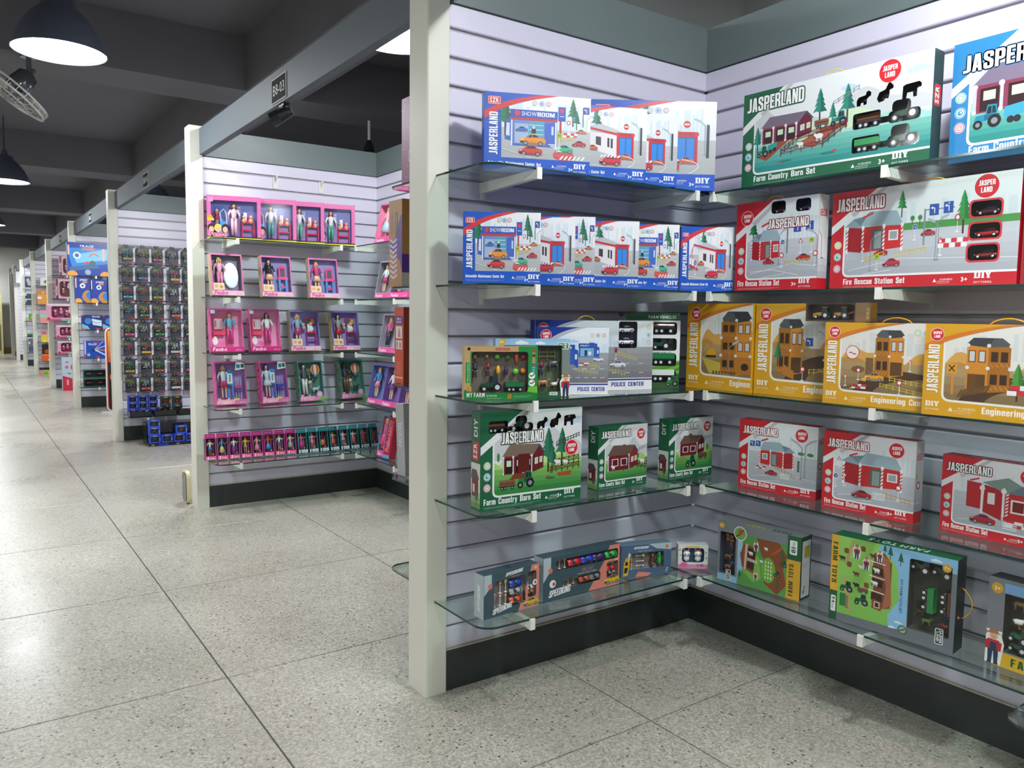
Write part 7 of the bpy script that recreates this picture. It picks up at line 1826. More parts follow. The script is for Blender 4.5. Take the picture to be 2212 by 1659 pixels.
# ---- back wall of the doll booth, mostly behind the pillar
for u, d, z, w, h, lab, side, back, dl in ((4.70, .25, TOPZ[4] + .012, .24, .255, 'pink doll carton with pastel figure on the back wall top shelf', '#e88ab4', '#e07a9c', ('#e8d0a0', '#f0a0b0', '#a8c8d8', 'dress')),
        (4.70, .25, TOPZ[3] + .004, .20, .24, 'grey and pink doll carton with a wheelchair-like toy, back wall second shelf', '#b8b4bc', '#8a8a94', ('#c87a5c', '#d8dce0', '#c83a7c', 'skirt')), (4.48, .25, TOPZ[3] + .004, .20, .24, 'pink doll carton with yellow dotted toy, back wall second shelf', '#d84a8c', '#8a6a80', ('#d8b070', '#d8c82c', '#d83a7c', 'skirt')),
        (4.65, .25, TOPZ[2] + .004, .20, .25, 'lilac doll carton with a brown horse toy, back wall middle shelf', '#b8a8b4', '#a8a0b0', ('#d89a78', '#d86a9c', '#2a2c3c', 'trousers')), (4.43, .25, TOPZ[2] + .004, .20, .25, 'pink doll carton behind the orange carton, back wall middle shelf', '#e07aac', '#9a8aa4', ('#3a2a24', '#e8e4e8', '#d05a8c', 'trousers')),
        (4.775, .27, TOPZ[1] + .004, .20, .26, 'violet blue doll carton nearest the corner, back wall second lowest shelf', '#7a70b8', '#6a78b0', ('#c8a060', '#3a8ac8', '#e08aa8', 'skirt')), (4.56, .27, TOPZ[1] + .004, .20, .26, 'violet doll carton with round stickers, back wall second lowest shelf', '#8a60b0', '#7a5a9c', ('#5a3a2c', '#e0d8e8', '#7a4aa8', 'skirt')), (4.34, .27, TOPZ[1] + .004, .20, .26, 'violet doll carton deepest behind the pillar, second lowest shelf', '#8a60b0', '#7a5a9c', ('#d8b070', '#e06a9c', '#6a4a98', 'skirt')),
        (4.67, .25, TOPZ[0] + .004, .075, .27, 'narrow sky blue doll carton beside a crimson one, lowest back wall shelf', '#5a9ac8', '#d88ab0', ('#e8d070', '#e86a9c', '#e04a8c', 'dress'))):
    doll_box('B', u, d, z, w, h, 6, lab, side, '#e85aa0', back, dl, tilt=12, group='doll cartons on the back wall', strip_h=30, wall=XB)
r = place('B', 4.585, .25, TOPZ[0] + .012, 6, 'crimson doll carton end with white outlined script, lowest back wall shelf', 'doll box', 'doll_box', 'doll cartons on the back wall')
r.rotation_euler = (R(-12), 0, r.rotation_euler.z)
carton(r, .075, .265, .05, '#c01c3c', '#c01c3c')
cv = Canvas(.075, .265); cv.text('Fenbo-LUCY', 48, 40, 30, '#c01c3c', w=180, ang=90, oc='#f2d0d8'); cv.rect(0, 0, cv.W, 20, '#5aa0d0'); cv.build(r, front)

# ---- cartons on the far side of the first divider, ends facing the aisle
def end_box(u, z, w, h, dep, face, label, draw, side=None, x=1.30, lean=0):
    r = thing('toy_box', label, 'toy box', (x, u, z), R(-90))
    if lean: r.rotation_euler = (0, R(lean), R(-90))
    carton(r, w, h, dep, face, side or face)
    cv = Canvas(w, h); draw(cv, cv.W); cv.build(r, front)
    return r
def dr_angle(cv, W):
    cv.poly([(W * .42, 128), (W * .9, 196), (W, 196), (W, 40), (W * .86, 70), (W * .1, 110), (W * .1, 132)], '#5a2494')
    for i in range(8): y = 22 + 14 * i; cv.poly([(8, y + 9), (W * .35, y), (W * .62, y + 9), (W * .62, y + 16), (W * .35, y + 7), (8, y + 16)], '#e4d4e8')
    cv.text('ANGLE GIRL', W * .3, 146, 11, '#8a6a6c', w=60, ang=90, var='n'); cv.rrect(W * .5, 146, 13, 60, 6, '#17141c'); cv.text('CHARM IS INFINITE', W * .5 + 9, 150, 5.5, '#d8c8b4', w=52, ang=90)
r = end_box(2.645, TOPZ[3] + .004, .104, .310, .20, '#b98247', 'tall kraft and violet carton with white chevrons beside the cream pillar', dr_angle)
cs = Canvas(.20, .31); cs.rect(0, 30, cs.W, 60, '#5a2494'); cs.rect(0, 0, cs.W, 40, '#c8c0b4'); cs.build(r, right_side(.104), prefix='side_')
def dr_orange(cv, W):
    cv.rect(W * .08, 186, W * .84, 26, '#4a1f8c'); cv.text('GIRLS', W * .5, 200, 7, '#f2e8f4', w=W * .5, anchor='c'); cv.text('DREAMS', W * .5, 190, 7, '#f2e8f4', w=W * .56, anchor='c')
    for y in (142, 108): cv.rect(W * .16, y, W * .7, 38 if y > 120 else 28, '#f0e8e4')
    cv.poly([(W * .4, 146), (W * .7, 146), (W * .6, 170), (W * .5, 176), (W * .45, 164)], '#c88a84'); cv.rect(W * .55, 112, W * .22, 18, '#d88a9c'); cv.rect(W * .25, 112, W * .1, 20, '#8a7a78')
    for i in range(7): cv.text('fashion doll collection', W * .24, 66 - 6 * i, 2.6, '#f6d8c4', w=W * .5, var='n')
    cv.rect(W * .08, 16, W * .84, 6, '#f0c07a')
end_box(2.600, TOPZ[2] + .004, .070, .275, .2, '#d8451a', 'bright orange upright carton end beside the cream pillar', dr_orange, '#9a3414')
end_box(2.575, TOPZ[1] + .004, .062, .262, .18, '#b4b4b4', 'grey leaning carton end with white model lettering beside the cream pillar', lambda cv, W: cv.text('MODEL', W * .7, 96, 24, '#f4f4f4', w=84, ang=90, var='n', shear=.2), '#a8a8a8', lean=-4)
def dr_mag(cv, W):
    for i in range(24): cv.ell((i * 37) % W, (i * 53) % 240, 2, '#f0b8d8', n=6)
    cv.ring(W * .8, 80, 24, 3, '#f0d0e0'); cv.ell(W * .8, 80, 18, '#d0306c')
end_box(2.545, TOPZ[4] + .0125, .10, .300, .2, '#8a1c5c', 'plum coloured dotted carton sliver high beside the cream pillar', dr_mag)
# ------------------------------------------------------------------ bike cards on the third divider
BIKE = ['#2a8ca4', '#2f7a44', '#b8407c', '#c09a3c', '#d0d0d4', '#94803a', '#84882c', '#3a8442', '#4a6a4c', '#b0b4ba', '#8a3a88', '#b0306c', '#9a4a34', '#3a5a9a', '#b84a34', '#b0703c']
BNAME = ['aqua', 'green', 'pink', 'golden', 'white', 'brass', 'olive', 'leaf green', 'moss', 'silver', 'violet', 'magenta', 'rust', 'blue', 'red', 'orange']
def toy_bike(parent, x, y, z, L, c, board):
    m = MB()
    for u in (-.3, .3):
        m.rings([[(u * L + .19 * L * math.cos(t) * rr, yy, .2 * L + .19 * L * math.sin(t) * rr) for t in (2 * math.pi * i / 10 for i in range(10))] for rr, yy in ((1, -.004), (1, .004), (.72, .004), (.72, -.004))], '#1c1d20', False)
        m.ball((u * L, 0, .2 * L), .03 * L, .006, .03 * L, '#c8ccd0', 6, 4)
    for a, b in (((-.3, .2), (-.08, .5)), ((-.08, .5), (.2, .52)), ((.2, .52), (0, .2)), ((0, .2), (-.3, .2)), ((0, .2), (-.08, .5)), ((.2, .52), (.3, .2)), ((.2, .52), (.18, .66)), ((.1, .66), (.26, .68)), ((-.08, .5), (-.1, .6)), ((-.16, .6), (-.03, .61))):
        m.tube([(a[0] * L, 0, a[1] * L), (b[0] * L, 0, b[1] * L)], .022 * L, c, 5)
    m.build('toy_bike', M['plastic'], parent, False, (x, y, z))
    if board:
        m = MB(); m.box(-.42 * L, -.003, 0, .42 * L, .003, .2 * L, board)
        for u in (-.28, .28): m.ball((u * L, -.004, .1 * L), .05 * L, .004, .05 * L, '#e6d8a0', 6, 4)
        m.build('toy_board', M['plastic'], parent, False, (x, y - .002, z - .24 * L))
COLX = [1.296, 1.430, 1.558, 1.706, 1.836]
ROWZ = [1.878, 1.697, 1.519, 1.345, 1.163, .992, .812, .640]
rnd = random.Random(11)
for ri, zt in enumerate(ROWZ):
    for ci, x in enumerate(COLX):
        ww, hh = .119, .170
        bi = (ri * 5 + ci * 3 + ri // 2) % 16
        x += rnd.uniform(-.008, .008)
        ordr = ['top', 'second', 'third', 'fourth', 'fifth', 'sixth', 'seventh', 'bottom'][ri]
        ordc = ['at the pillar', 'second from the pillar', 'third from the pillar', 'fourth from the pillar', 'half hidden by the near pillar'][ci]
        r = thing('bike_card', f'dark toy bike card with {BNAME[bi]} bike, {ordr} row, {ordc}', 'toy card', (x, YD[2] - .075, zt - hh), R(rnd.uniform(-4, 7)), 'toy bike cards on the slat wall')
        m = MB(); P = rr_pts(0, 0, ww, hh * .9, .01) ; m.prism(P, 0, .0015, '#333d46'); m.prism(rr_pts(.014, hh * .84, .05, hh * .16, .012), .0, .0015, '#232a2c'); m.build('card', M['print'], r)
        cv = Canvas(ww, hh * .9, 142); cv.poly([(0, 86), (60, 96), (60, 128), (0, 118)], '#46523a'); cv.text('BIKE', 8, 102, 11, '#8ea05a', w=40, shear=.25); cv.rect(40, 3, 66, 6, '#c8442c'); cv.ell(18, 130, 9, '#6a4a34', n=10); cv.rect(cv.W - 17, 8, 17, 120, '#e4e4e6'); cv.text('BIKE', cv.W - 4, 50, 9, '#55585c', w=40, ang=90); cv.build(r, front)
        m = MB(); m.prism(rr_pts(.008, .012, ww - .03, hh * .6, .012), -.026, -.0008, None); m.build('blister', M['film'], r)
        toy_bike(r, ww * .42, -.014, .05, .098, BIKE[bi], BIKE[(bi + 5) % 16] if (ri + ci) % 2 == 0 else None)
        m = MB(); m.tube([(.038, .076, hh * .93), (.038, -.01, hh * .93), (.038, -.016, hh * .97)], .0025, None, 6); m.box(.024, .07, hh * .88, .052, .0745, hh, None); m.build('peg', M['white_metal'], r)
# low stock in the bike booth
shelf('D', YD[2], .252, 1.29, 2.3, (1.45, 1.9), 'low glass shelf under the toy bike cards', depth=.33)
def blue_pack(x, y, z, w, h, label, yaw=0, c='#2340b0', win='#4a5066', group='blue stunt toy packs'):
    cv = Canvas(w, h, 80); W = cv.W; hole = hx(W * .14, 14, W * .72, 48, 3); cv.holes = [hole]
    cv.rect(0, 0, W, 80, c); cv.rect(W * .3, 70, W * .4, 6, '#c8b42c'); cv.rect(W * .1, 3, W * .5, 6, '#3f6ad8'); cv.rect(W * .88, 20, W * .07, 30, '#8a98e0')
    r = thing('toy_pack', label, 'toy box', (x, y, z), R(yaw), group)
    carton(r, w, h, .055, c, c, None, [hole], cv.k, win, .045); cv.build(r, front)
    toy_bike(r, w * .5, .02, h * .2, w * .6, random.Random(int(x * 999 + z * 777)).choice(BIKE), None)
    return r
ordn = ['nearest the pillar', 'middle column', 'third column']
for ci, x in enumerate((1.295, 1.385, 1.475)):
    for ri in range(3): blue_pack(x, YD[2] - .2, .2605 + .063 * ri, .084, .062, f'blue stunt toy pack on the low shelf, {ordn[ci]}, {["bottom", "middle", "top"][ri]} of three')
for ci, x in enumerate((1.585, 1.69)):
    for ri in range(2): blue_pack(x, YD[2] - .2, .2605 + .085 * ri, .09, .084, f'dark pack with amber window on the low shelf, {["beside the blue packs", "further in"][ci]}, {["lower", "upper"][ri]}', c='#23332e', win='#a87818', group='amber window packs')
def display_tray(x, y, z, w, label, lid):
    r = thing('display_tray', label, 'display', (x, y, z), 0, 'black display trays')
    m = MB(); m.box(0, 0, 0, w, .09, .004, '#1a1b1e')
    for a in ((0, 0, w, .004), (0, .086, w, .09), (0, 0, .004, .09), (w - .004, 0, w, .09)): m.box(a[0], a[1], 0, a[2], a[3], .05, '#1d1e22')
    m.build('tray', M['plastic'], r)
    for i in range(3): toy_bike(r, w * (.2 + .3 * i), .045, .018, .06, BIKE[(i * 4 + int(x * 10)) % 16], None)
    if lid: m = MB(); m.prism([(0, .05), (.11, .095), (.115, .09), (.004, .046)], .002, .088, '#1a1b1e'); m.build('lid', M['plastic'], r)
display_tray(1.29, YD[2] - .325, .2605, .19, 'black display tray of tiny bikes at the pillar end of the low shelf', False)
display_tray(1.50, YD[2] - .325, .2605, .2, 'black display tray with a raised lid in the bike booth', True)
display_tray(1.72, YD[2] - .325, .2605, .2, 'black display tray half behind the second pillar', False)
for i, (x, lab) in enumerate(((1.42, 'nearest the aisle'), (1.525, 'second from the aisle'), (1.632, 'third from the aisle'), (1.738, 'half behind the pillar'))):
    blue_pack(x, 7.86, .028, .098, .075, f'blue stunt toy pack on the floor display, {lab}', c='#2444b8')
    m = 0
r = thing('floor_display', 'black floor tray carrying a row of blue stunt toy packs', 'display', (1.415, 7.855, 0))
m = MB(); m.box(0, 0, 0, .44, .3, .027, '#15161a'); m.box(.0, .1, .027, .44, .3, .2, '#14161c'); m.build('tray', M['plastic'], r)
cv = Canvas(.44, .027, 27); cv.text('BIKE', 20, 8, 9, '#c8ccd4', w=26); cv.text('BIKE', 240, 8, 9, '#c8ccd4', w=26); cv.rect(80, 6, 90, 14, '#1f3fb0'); cv.build(r, front)
blue_pack(1.418, 7.868, .104, .098, .07, 'blue stunt toy pack stacked first on the floor display', c='#2c50c8')
blue_pack(1.418, 7.868, .175, .098, .07, 'blue stunt toy pack topping the stack on the floor display', c='#2c50c8')
blue_pack(1.655, 7.868, .104, .1, .075, 'blue stunt toy pack on top of the floor display near the second pillar', c='#2c50c8')

# ------------------------------------------------------------------ farther booths
def far_box(label, x0, x1, z0, z1, y, face, draw=None, dep=.08, side=None, cat='toy box', name='toy_box', yaw=0, group=None, hole=None, tray='#5a2a44'):
    w, h = x1 - x0, z1 - z0
    r = thing(name, label, cat, (x0, y, z0), R(yaw), group)
    cv = Canvas(w, h); hl = [hx(*hole(cv.W))] if hole else []
    cv.holes = hl
    carton(r, w, h, dep, face, side or face, None, hl, cv.k, tray, dep * .8)
    if draw: draw(cv, cv.W)
    if cv.items: cv.build(r, front)
    return r, cv.k, cv.W
def dr_glide(cv, W):
    cv.rect(0, 0, W, 240, '#1c3fa0'); cv.poly([(0, 200), (W, 200), (W, 90), (30, 60)], '#2f8ad8'); cv.poly([(40, 150), (W, 200), (W, 120), (60, 90)], '#7fc8f0'); cv.poly([(10, 60), (W * .7, 90), (W * .8, 60), (20, 30)], '#3f6a98')
    cv.text('TRACK', W * .3, 206, 16, '#e8eef6', w=W * .36, shear=.3); cv.text('SPEED', W * .36, 184, 18, '#e88a3c', w=W * .32, shear=.3); cv.ell(W * .24, 146, 26, '#dfe8f2', n=16); cv.ell(W * .24, 146, 14, '#4a6a98', n=12)
    cv.ring(W * .66, 130, 34, 8, '#e0683c', a0=20, a1=170); cv.poly([(W * .4, 96), (W * .52, 106), (W * .55, 90), (W * .44, 82)], '#e04a3a'); cv.ell(W * .62, 90, 22, '#3a6a70', n=12)
    cv.rect(W - 34, 110, 16, 90, '#f0c0a0'); cv.rect(4, 150, 12, 70, '#f0c0a0')
    cv.ell(30, 0, 36, '#f0a03c', n=18); cv.ell(W - 18, 0, 34, '#f0a03c', n=18); cv.ell(W * .5, 26, 20, '#9fb4b8', n=14)
def dr_glide2(cv, W):
    cv.rect(0, 0, W, 240, '#1a3c98'); cv.poly([(W, 120), (W * .4, 60), (W * .5, 20), (W, 0)], '#2f7ac8'); cv.text('SPEED', W * .3, 206, 16, '#e8eef6', w=W * .5, shear=.3); cv.rect(W * .5, 186, W * .3, 14, '#e88a3c'); cv.ell(W * .5, 160, 24, '#dfe8f2', n=16); cv.ell(W * .5, 160, 11, '#3f5a88', n=12)
    cv.poly(qb((W * .8, 120), (W * .2, 80), (W * .7, 0)) + [(W, 0), (W, 20)] + qb((W * .9, 30), (W * .5, 80), (W * .95, 110)), '#c8843c'); cv.ell(W * .2, 8, W * .26, '#f0a83c', n=16); cv.rect(4, 140, 10, 90, '#f0c0a0')
def dr_track(cv, W):
    cv.rect(0, 0, W, 240, '#1a2c6c'); cv.poly([(0, 200), (40, 240), (0, 240)], '#c8302c'); cv.ell(W * .32, 140, 50, '#2f7ac0', n=18); cv.poly([(W * .5, 180), (W, 150), (W, 60), (W * .55, 80)], '#bfe2f4'); cv.poly([(0, 100), (W * .3, 60), (W * .4, 10), (0, 20)], '#6fb4e0'); cv.line(qb((W * .5, 150), (W * .7, 90), (W, 130)), 8, '#d8502c')
    cv.text('TRACK', W * .5, 200, 24, '#eef2f6', w=W * .4, shear=.3); cv.rect(W * .7, 6, W * .22, 20, '#c8402c'); cv.rect(0, 0, W * .2, 30, '#d8602c')
def dr_track2(cv, W):
    cv.rect(0, 0, W, 240, '#1448a8'); cv.rect(0, 0, 20, 240, '#b8b0e0'); cv.rect(0, 0, 20, 50, '#c83048'); cv.text('TRACK', 44, 180, 26, '#f0f2f6', w=W * .4, shear=.3); cv.rect(W * .4, 212, W * .3, 10, '#c83c50')
    for a, c in ((20, '#8ab8e8'), (-5, '#d87a4c'), (-30, '#d8e8f4'), (45, '#9a8ac8')): cv.line([(W * .45, 120), (W * .45 + 160 * math.cos(R(a)), 120 + 160 * math.sin(R(a)))], 16, c)
    cv.ell(W * .4, 110, 20, '#14324a', n=14); cv.text('66', 34, 30, 40, '#e0e8f4', w=34); cv.ell(W * .6, 14, 24, '#c83030', 14, 14)
B4 = YD[3]
GT = 'racing track boxes'
far_box('large blue racing track box jutting past a pillar on the top shelf', 1.15, 1.60, 1.690, 2.10, B4 - .27, '#1c3fa0', dr_glide, .1, '#10205c', group=GT)
far_box('smaller blue racing track box with orange bend, pillar side of a pair', 1.225, 1.395, 1.352, 1.67, B4 - .27, '#1a3c98', dr_glide2, group=GT)
far_box('smaller blue racing track box, inner one of a pair', 1.40, 1.585, 1.352, 1.645, B4 - .27, '#1a3c98', dr_glide2, group=GT)
far_box('smaller blue racing track box mostly hidden, showing an orange corner', 1.60, 1.78, 1.352, 1.68, B4 - .26, '#1a3c98', dr_glide2, group=GT)
far_box('low wide racing track box with pale track and red corner', 1.29, 1.515, 1.010, 1.20, B4 - .25, '#1a2c6c', dr_track, group=GT)
far_box('low wide racing track box cut off by a pillar', 1.525, 1.75, 1.010, 1.20, B4 - .25, '#1a2c6c', dr_track, group=GT)
far_box('blue racing track box with fanned coloured lanes', 1.31, 1.56, .652, .87, B4 - .25, '#1448a8', dr_track2, group=GT)
for i, (z0, lab) in enumerate(((.282, 'dark green window tray with red cars, lower of two'), (.397, 'dark green window tray with red cars, upper of two'))):
    r, k, W = far_box(lab, 1.29, 1.55, z0, z0 + .112, B4 - .25, '#1d4a3c', lambda cv, W: (cv.rect(0, 0, W, 30, '#1d5a44'), cv.rect(0, 222, W, 18, '#3fa08a'), cv.poly([(W * .5 - 20, 80), (W * .5 + 20, 80), (W * .5, 120)], '#e6e8e6')), hole=lambda W: (20, 36, W - 40, 180), tray='#15181a', group='red car trays')
    for x in (.24, .74): toy_car(r, W * x * k, .03, 100 * k, 110 * k, '#c8201c')
def banner():
    r = thing('standee', 'tall rounded advertising board on a white foot beside a far pillar', 'sign', (1.47, 10.72, 0), R(14))
    w, h = .34, 1.03
    m = MB(); P = rr_pts(0, .02, w, h, .07, 5); m.prism(P, 0, .018, '#e6e2de'); m.build('board', M['print'], r)
    m = MB(); m.box(-.03, -.09, 0, w + .03, .11, .018, '#d8d8d4'); m.build('foot', M['print'], r)
    cv = Canvas(w, h + .02, 1040); cv.poly(rr_pts(8, 30, w * 990 - 8 + 10, 1000, 60, 4), '#d8562c'); cv.poly(rr_pts(20, 36, w * 960, 984, 52, 4), '#14161c')
    cv.grad(26, 620, w * 940, 380, '#b83424', '#d8a83c', 6); cv.ell(150, 860, 80, '#e8c89c', 100); cv.ell(190, 600, 120, '#1f6a7a', 90); cv.ell(150, 440, 110, '#c8742c', 80); cv.ell(220, 340, 90, '#3f7a5a', 60); cv.build(r, front)
banner()

B5 = YD[4]
GP = 'pink toy boxes down the aisle'
def dr_pink(cv, W): cv.rect(0, 0, W, 240, '#e8b0b8'); cv.rect(0, 0, 26, 240, '#7a2430'); cv.text('MODEL', 20, 40, 18, '#f0e0e0', w=120, ang=90)
for lab, x0, x1, z0, z1, yy, tr in (('dark pink framed window box, topmost in the pink toy booth', 1.36, 1.62, 1.81, 2.11, .27, '#7a3440'), ('dark pink framed window box, second from the top in the pink toy booth', 1.30, 1.60, 1.442, 1.75, .27, '#6a3038')):
    r, k, W = far_box(lab, x0, x1, z0, z1, B5 - yy, '#e8b0b8', dr_pink, hole=lambda W: (40, 24, W - 56, 190), tray=tr, group=GP)
    for x, z, c in ((.35, 60, '#b86a84'), (.6, 120, '#d8b8b0'), (.75, 60, '#c88a8c'), (.4, 140, '#8a5a84')): mini(r, W * x * k, .03, z * k, 70 * k, c)
def dr_rose(cv, W): cv.rect(0, 0, W, 240, '#f0a8c4'); cv.rect(0, 210, W, 30, '#f6dce6'); cv.rect(0, 0, W, 30, '#e0567c'); cv.rect(W * .5, 0, W * .4, 30, '#7fc8b0'); cv.ell(24, 30, 18, '#c82a5c', n=12)
for lab, x0, x1, z0, z1, yy in (('wide glossy pink window box jutting into the aisle', 1.16, 1.56, 1.09, 1.36, .3), ('pink window box with mint stripe, upper of two small ones', 1.29, 1.58, .818, 1.02, .25), ('pink window box with mint stripe, lower of two small ones', 1.30, 1.58, .558, .77, .25)):
    r, k, W = far_box(lab, x0, x1, z0, z1, B5 - yy, '#f0a8c4', dr_rose, hole=lambda W: (W * .16, 44, W * .76, 160), tray='#8a3a5c', group=GP)
    for x, z, c in ((.3, 60, '#d0306c'), (.5, 90, '#e07aa0'), (.7, 60, '#c84a7c'), (.8, 100, '#e8b0c4')): mini(r, W * x * k, .03, z * k, 90 * k, c)
def dr_bike(cv, W): cv.rect(0, 0, W, 240, '#c8dce8'); cv.poly([(0, 0), (W, 0), (W, 70), (W * .5, 90), (0, 108)], '#d8304c'); cv.ell(W * .8, 170, 34, '#d84a7c', n=14); cv.ell(W * .26, 170, 12, '#d87a94', n=12); cv.ell(W * .28, 206, 12, '#e08aa0', 8, 12); cv.line([(W * .3, 126), (W * .5, 122)], 6, '#3a3a44'); cv.rect(W * .24, 40, 12, 40, '#f0b8c0')
far_box('tall pale blue and crimson carton standing on the floor of the pink toy booth', 1.325, 1.56, 0.0005, .52, 14.15, '#c8dce8', dr_bike, .14, group=GP)

B6 = YD[5]
GO = 'orange and yellow boxes down the aisle'
far_box('white pack with a small green emblem, topmost in the orange toy booth', 1.34, 1.52, 1.729, 1.88, B6 - .22, '#eceeea', lambda cv, W: (cv.ell(W * .5, 110, 50, '#5a6a3c', 60, 14), cv.ell(W * .5, 80, 60, '#a8b43c', 14, 12)), group=GO)
far_box('large orange carton with white corner jutting into the aisle', 1.28, 1.52, 1.372, 1.64, B6 - .24, '#e89a3c', lambda cv, W: (cv.rect(0, 170, W, 70, '#d87a2c'), cv.rect(0, 90, W * .3, 40, '#f6f0e6'), cv.rect(W * .6, 80, W * .3, 14, '#8a5a2c'), cv.ell(W * .4, 200, 24, '#a8b85a', n=12)), group=GO)
far_box('salmon and mint carton on the middle shelf of the orange toy booth', 1.31, 1.52, 1.009, 1.26, B6 - .22, '#e8988c', lambda cv, W: (cv.rect(0, 100, W, 60, '#8ad8b0'), cv.rect(0, 160, W, 80, '#d8a0b4'), cv.ell(W * .8, 60, 30, '#b8304c', n=12)), group=GO)
far_box('yellow carton on the second lowest shelf of the orange toy booth', 1.32, 1.52, .641, .78, B6 - .22, '#e8c83c', lambda cv, W: (cv.rect(W * .5, 20, W * .5, 120, '#e8b48c'), cv.rect(W * .5, 180, W * .4, 14, '#8a6a3c'), cv.ell(W * .3, 40, 30, '#f0e0a0', n=10)), group=GO)
far_box('little rose pack on top of the yellow carton', 1.325, 1.42, .7805, .87, B6 - .2, '#d89a90', lambda cv, W: cv.rect(30, 60, W - 60, 120, '#b8645c'), group=GO)
far_box('flame orange carton on the lowest shelf of the orange toy booth', 1.32, 1.52, .279, .41, B6 - .22, '#e85a1c', lambda cv, W: (cv.rect(0, 190, W, 50, '#f08a3c'), cv.rect(W * .5, 10, W * .5, 60, '#e8c02c')), group=GO)
far_box('black and amber window pack stacked on the flame orange carton', 1.33, 1.52, .4105, .60, B6 - .2, '#2a1a10', lambda cv, W: (cv.poly([(W * .2, 20), (W * .9, 40), (W, 220), (W * .6, 120)], '#d8701c'), cv.ell(W * .5, 70, 70, '#c83c14', 44, 14)), group=GO)
far_box('colourful flat pack on the floor, sticking out past a far pillar', 1.27, 1.50, .0005, .10, 17.66, '#c8c84a', lambda cv, W: (cv.rect(0, 0, W * .25, 240, '#d88a9c'), cv.rect(W * .3, 40, W * .3, 150, '#6fae4a'), cv.rect(W * .7, 30, W * .3, 180, '#e8b02c')), .16, group=GO)

B7 = YD[6]
GK = 'grey boxes in the farthest open booth'
def dr_grey(cv, W): cv.rect(0, 0, W, 240, '#c0c2ca'); cv.rect(24, 24, W - 24, 186, '#2f343c'); cv.poly([(40, 160), (80, 190), (110, 120), (150, 140), (120, 60), (70, 60)], '#a8acb8')
z7 = [.29, .66, 1.01, 1.37, 1.72]
for z in z7: shelf('D', B7, z, 1.24, 2.2, (1.45,), f'small glass shelf at height {["lowest", "second", "middle", "fourth", "topmost"][z7.index(z)]} in the grey box booth')
far_box('grey framed window box, topmost in the grey box booth', 1.24, 1.50, 1.729, 2.04, B7 - .24, '#c0c2ca', dr_grey, group=GK)
far_box('white framed dark pack, lower of two in the grey box booth', 1.27, 1.48, 1.379, 1.51, B7 - .24, '#2c3c40', lambda cv, W: (cv.rect(0, 120, 40, 120, '#c8ccd0'), cv.rect(0, 200, W, 40, '#c8ccd0'), cv.ell(W * .6, 70, 40, '#e8e8e8', 16, 10)), group=GK)
far_box('white framed dark pack, upper of two in the grey box booth', 1.27, 1.48, 1.5105, 1.645, B7 - .24, '#2c3c40', lambda cv, W: (cv.rect(0, 120, 40, 120, '#c8ccd0'), cv.rect(0, 200, W, 40, '#c8ccd0')), group=GK)
far_box('lime green pack in the grey box booth', 1.32, 1.46, 1.019, 1.17, B7 - .22, '#6a9a2c', lambda cv, W: (cv.rect(0, 0, W, 40, '#b89a2c'), cv.ell(W * .5, 130, 50, '#a8c83c', n=12)), group=GK)
far_box('flat green lidded pack in the grey box booth', 1.28, 1.48, .669, .73, B7 - .24, '#2a7a3c', lambda cv, W: cv.rect(0, 0, W, 80, '#24302a'), group=GK)
far_box('stacked slate grey case on the lowest shelf of the grey box booth', 1.30, 1.48, 0.2985, .62, B7 - .24, '#6a7080', lambda cv, W: (cv.rect(0, 96, W, 10, '#3a3f4c'), cv.rect(0, 40, W, 50, '#4a5468'), cv.rect(0, 150, 20, 40, '#e0e0e0')), group=GK)
for x, y, z, w, lab in ((1.24, 23.2, 1.93, .2, 'white hanging panel at the second last pillar'), (1.24, 25.2, 1.93, .2, 'white hanging panel at the last pillar')):
    r = thing('panel', lab, 'sign', (x, y, z)); m = MB(); m.box(0, 0, 0, w, .05, .34, '#eef0ee'); m.build('board', M['print'], r)
    m = MB(); m.box(-.003, .08, .3, w * .3, .26, .34, '#dfe0dc'); m.box(-.003, .05, .3, .02, .1, .34, '#dfe0dc'); m.build('bracket', M['print'], r)

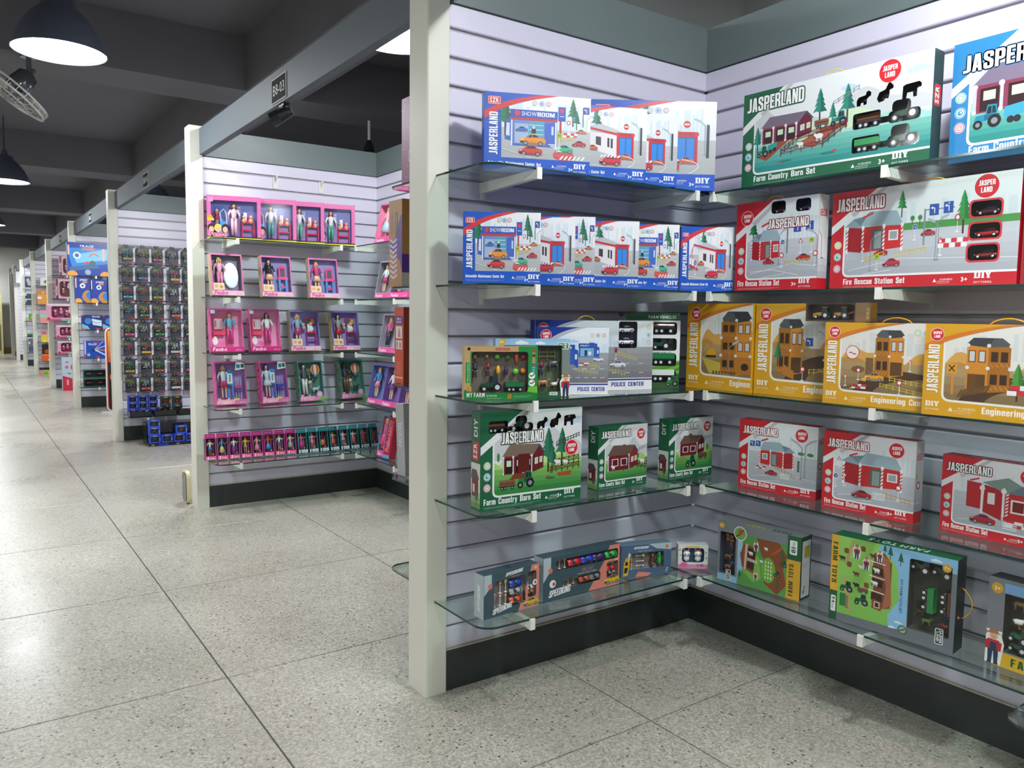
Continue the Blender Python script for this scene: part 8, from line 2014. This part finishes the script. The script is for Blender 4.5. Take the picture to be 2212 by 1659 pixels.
# ------------------------------------------------------------------ signs, fan, small fixtures
def sign(y, text, lab):
    r = thing('sign', lab, 'sign', (1.2615, y, 2.222), R(-90))
    w, h = .20, .112
    m = MB(); m.box(0, -.004, 0, w, .0, h, '#c9ccc9'); m.build('plate', M['sign'], r)
    cv = Canvas(w, h, 112); cv.rect(5, 5, 190, 102, '#15181a'); cv.text(text, 24, 34, 46, '#e6e6e0', w=152, var='n'); cv.build(r, lambda x, yy, off: (x, -.004 - off, yy), M['sign'])
sign(3.80, 'B8-03', 'black booth number plate with legible white characters on the near header beam')
sign(6.95, 'B8-04', 'dark booth number plate on the header of the bike card booth')
sign(10.1, 'B8-05', 'dark booth number plate on the header of the racing track booth')
sign(13.2, 'B8-06', 'dark booth number plate on the header of the pink toy booth')
def fan():
    r = thing('wall_fan', 'grey wall fan tilted under the ceiling beam, cut by the picture edge', 'fan', (.33, 6.0, 2.60))
    n = V((-.62, .05, -.78)).normalized()
    q = V((0, 0, 1)).rotation_difference(n)
    m = MB()
    for rad, z in ((.225, 0), (.225, -.035), (.15, .025), (.08, .035)):
        P = [(rad * math.cos(2 * math.pi * i / 28), rad * math.sin(2 * math.pi * i / 28), z) for i in range(29)]
        m.tube(P, .006 if rad > .2 else .003, '#a8a8a4', 5)
    for i in range(24):
        a = 2 * math.pi * i / 24
        m.tube([(.06 * math.cos(a), .06 * math.sin(a), .035), (.16 * math.cos(a), .16 * math.sin(a), .022), (.225 * math.cos(a), .225 * math.sin(a), 0), (.225 * math.cos(a), .225 * math.sin(a), -.035), (.1 * math.cos(a), .1 * math.sin(a), -.06)], .002, '#b4b4b0', 4)
    o = m.build('cage', M['plastic'], r); o.rotation_mode = 'QUATERNION'; o.rotation_quaternion = q
    for i in range(3):
        m = MB(); a = 2 * math.pi * i / 3
        c, s = math.cos(a), math.sin(a)
        P = [(.03, -.02), (.08, -.06), (.19, -.07), (.2, .02), (.1, .05), (.03, .02)]
        m.poly([(c * u - s * v, s * u + c * v, -.02 + v * .25) for u, v in P], '#8f8f8c')
        o = m.build('blade', M['plastic'], r); o.rotation_mode = 'QUATERNION'; o.rotation_quaternion = q
    m = MB(); m.lathe([(.001, -.02), (.06, -.03), (.07, -.08), (.06, -.16), (.03, -.18), (.001, -.182)], '#3a3c40', 16); o = m.build('motor', M['plastic'], r, True); o.rotation_mode = 'QUATERNION'; o.rotation_quaternion = q
    e = q @ V((0, 0, -.17))
    m = MB(); m.tube([e, (e.x + .03, e.y + .1, e.z + .05), (.12, .2, .2), (.12, .2, .3)], .016, '#4a4c50', 8); m.lathe([(.05, .29), (.05, .3)], '#4a4c50', 12, (.12, .2, 0), True); m.build('stem', M['plastic'], r)
fan()
def spot(x, y, z, lab, s=1.0):
    r = thing('spot_lamp', lab, 'lamp', (x, y, z))
    m = MB(); m.box(-.015, -.03, -.012, .015, .03, 0, '#2a2c30'); m.tube([(0, 0, -.01), (0, 0, -.04)], .007, '#2a2c30', 6); m.build('mount', M['plastic'], r)
    m = MB(); m.tube([(-.05, .03, -.075), (-.02, .01, -.055), (.03, -.02, -.03)], [.034, .034, .02], '#26282c', 10); m.build('head', M['plastic'], r)
spot(1.284, 3.70, 2.2115, 'small black spot lamp clipped under the near header beam by the number plate')
r = thing('pendant_bulb', 'little black pendant on a white rod beyond the doll booth', 'lamp', (2.958, 6.40, 2.645))
m = MB(); m.lathe([(.045, 0), (.042, .03), (.025, .07), (.018, .09)], '#202226', 14); m.build('shade', M['plastic'], r, True)
m = MB(); m.tube([(0, 0, .085), (0, 0, .254)], .012, '#d0d0c8', 8); m.build('rod', M['plastic'], r)
for x, lab in ((1.735, 'white wall hook in the upper slats of the doll booth, nearer the pillar'), (2.045, 'white wall hook in the upper slats of the doll booth, nearer the corner')):
    r = thing('wall_hook', lab, 'hook', (x, YD[1], 2.13))
    m = MB(); m.box(-.016, -.006, -.075, .016, .002, .0, None); m.build('plate', M['white_metal'], r)
    m = MB(); m.prism([(-.006, -.006), (-.035, .004), (-.035, -.006), (-.012, -.03), (-.006, -.045)], -.005, .005, None, axis='x'); m.build('hook', M['white_metal'], r)
r = thing('case', 'small dark case with a cream rim on the floor behind the second pillar', 'case', (1.187, 5.33, 0), 0)
m = MB(); m.prism(rr_pts(.012, .012, .102, .19, .034, 4), -.0115, -.0085, '#23282c', axis='x'); m.build('shell', M['plastic'], r)
m = MB(); m.prism(rr_pts(0, .001, .126, .214, .042, 4), -.008, .015, '#d9cfa4', axis='x'); m.build('rim', M['plastic'], r)
r = thing('air_conditioner', 'cream standing air conditioner against the far wall', 'appliance', (.45, 26.9, 0))
m = MB(); m.box(0, 0, 0, .62, .4, 1.72, '#cfc78f'); m.build('cabinet', M['matte'], r)
m = MB(); m.box(.04, -.012, .12, .56, -.0005, .85, '#6a6246'); m.build('lower_grille', M['matte'], r)
m = MB(); m.box(.04, -.012, 1.34, .56, -.0005, 1.66, '#3a3424'); m.build('upper_grille', M['matte'], r)
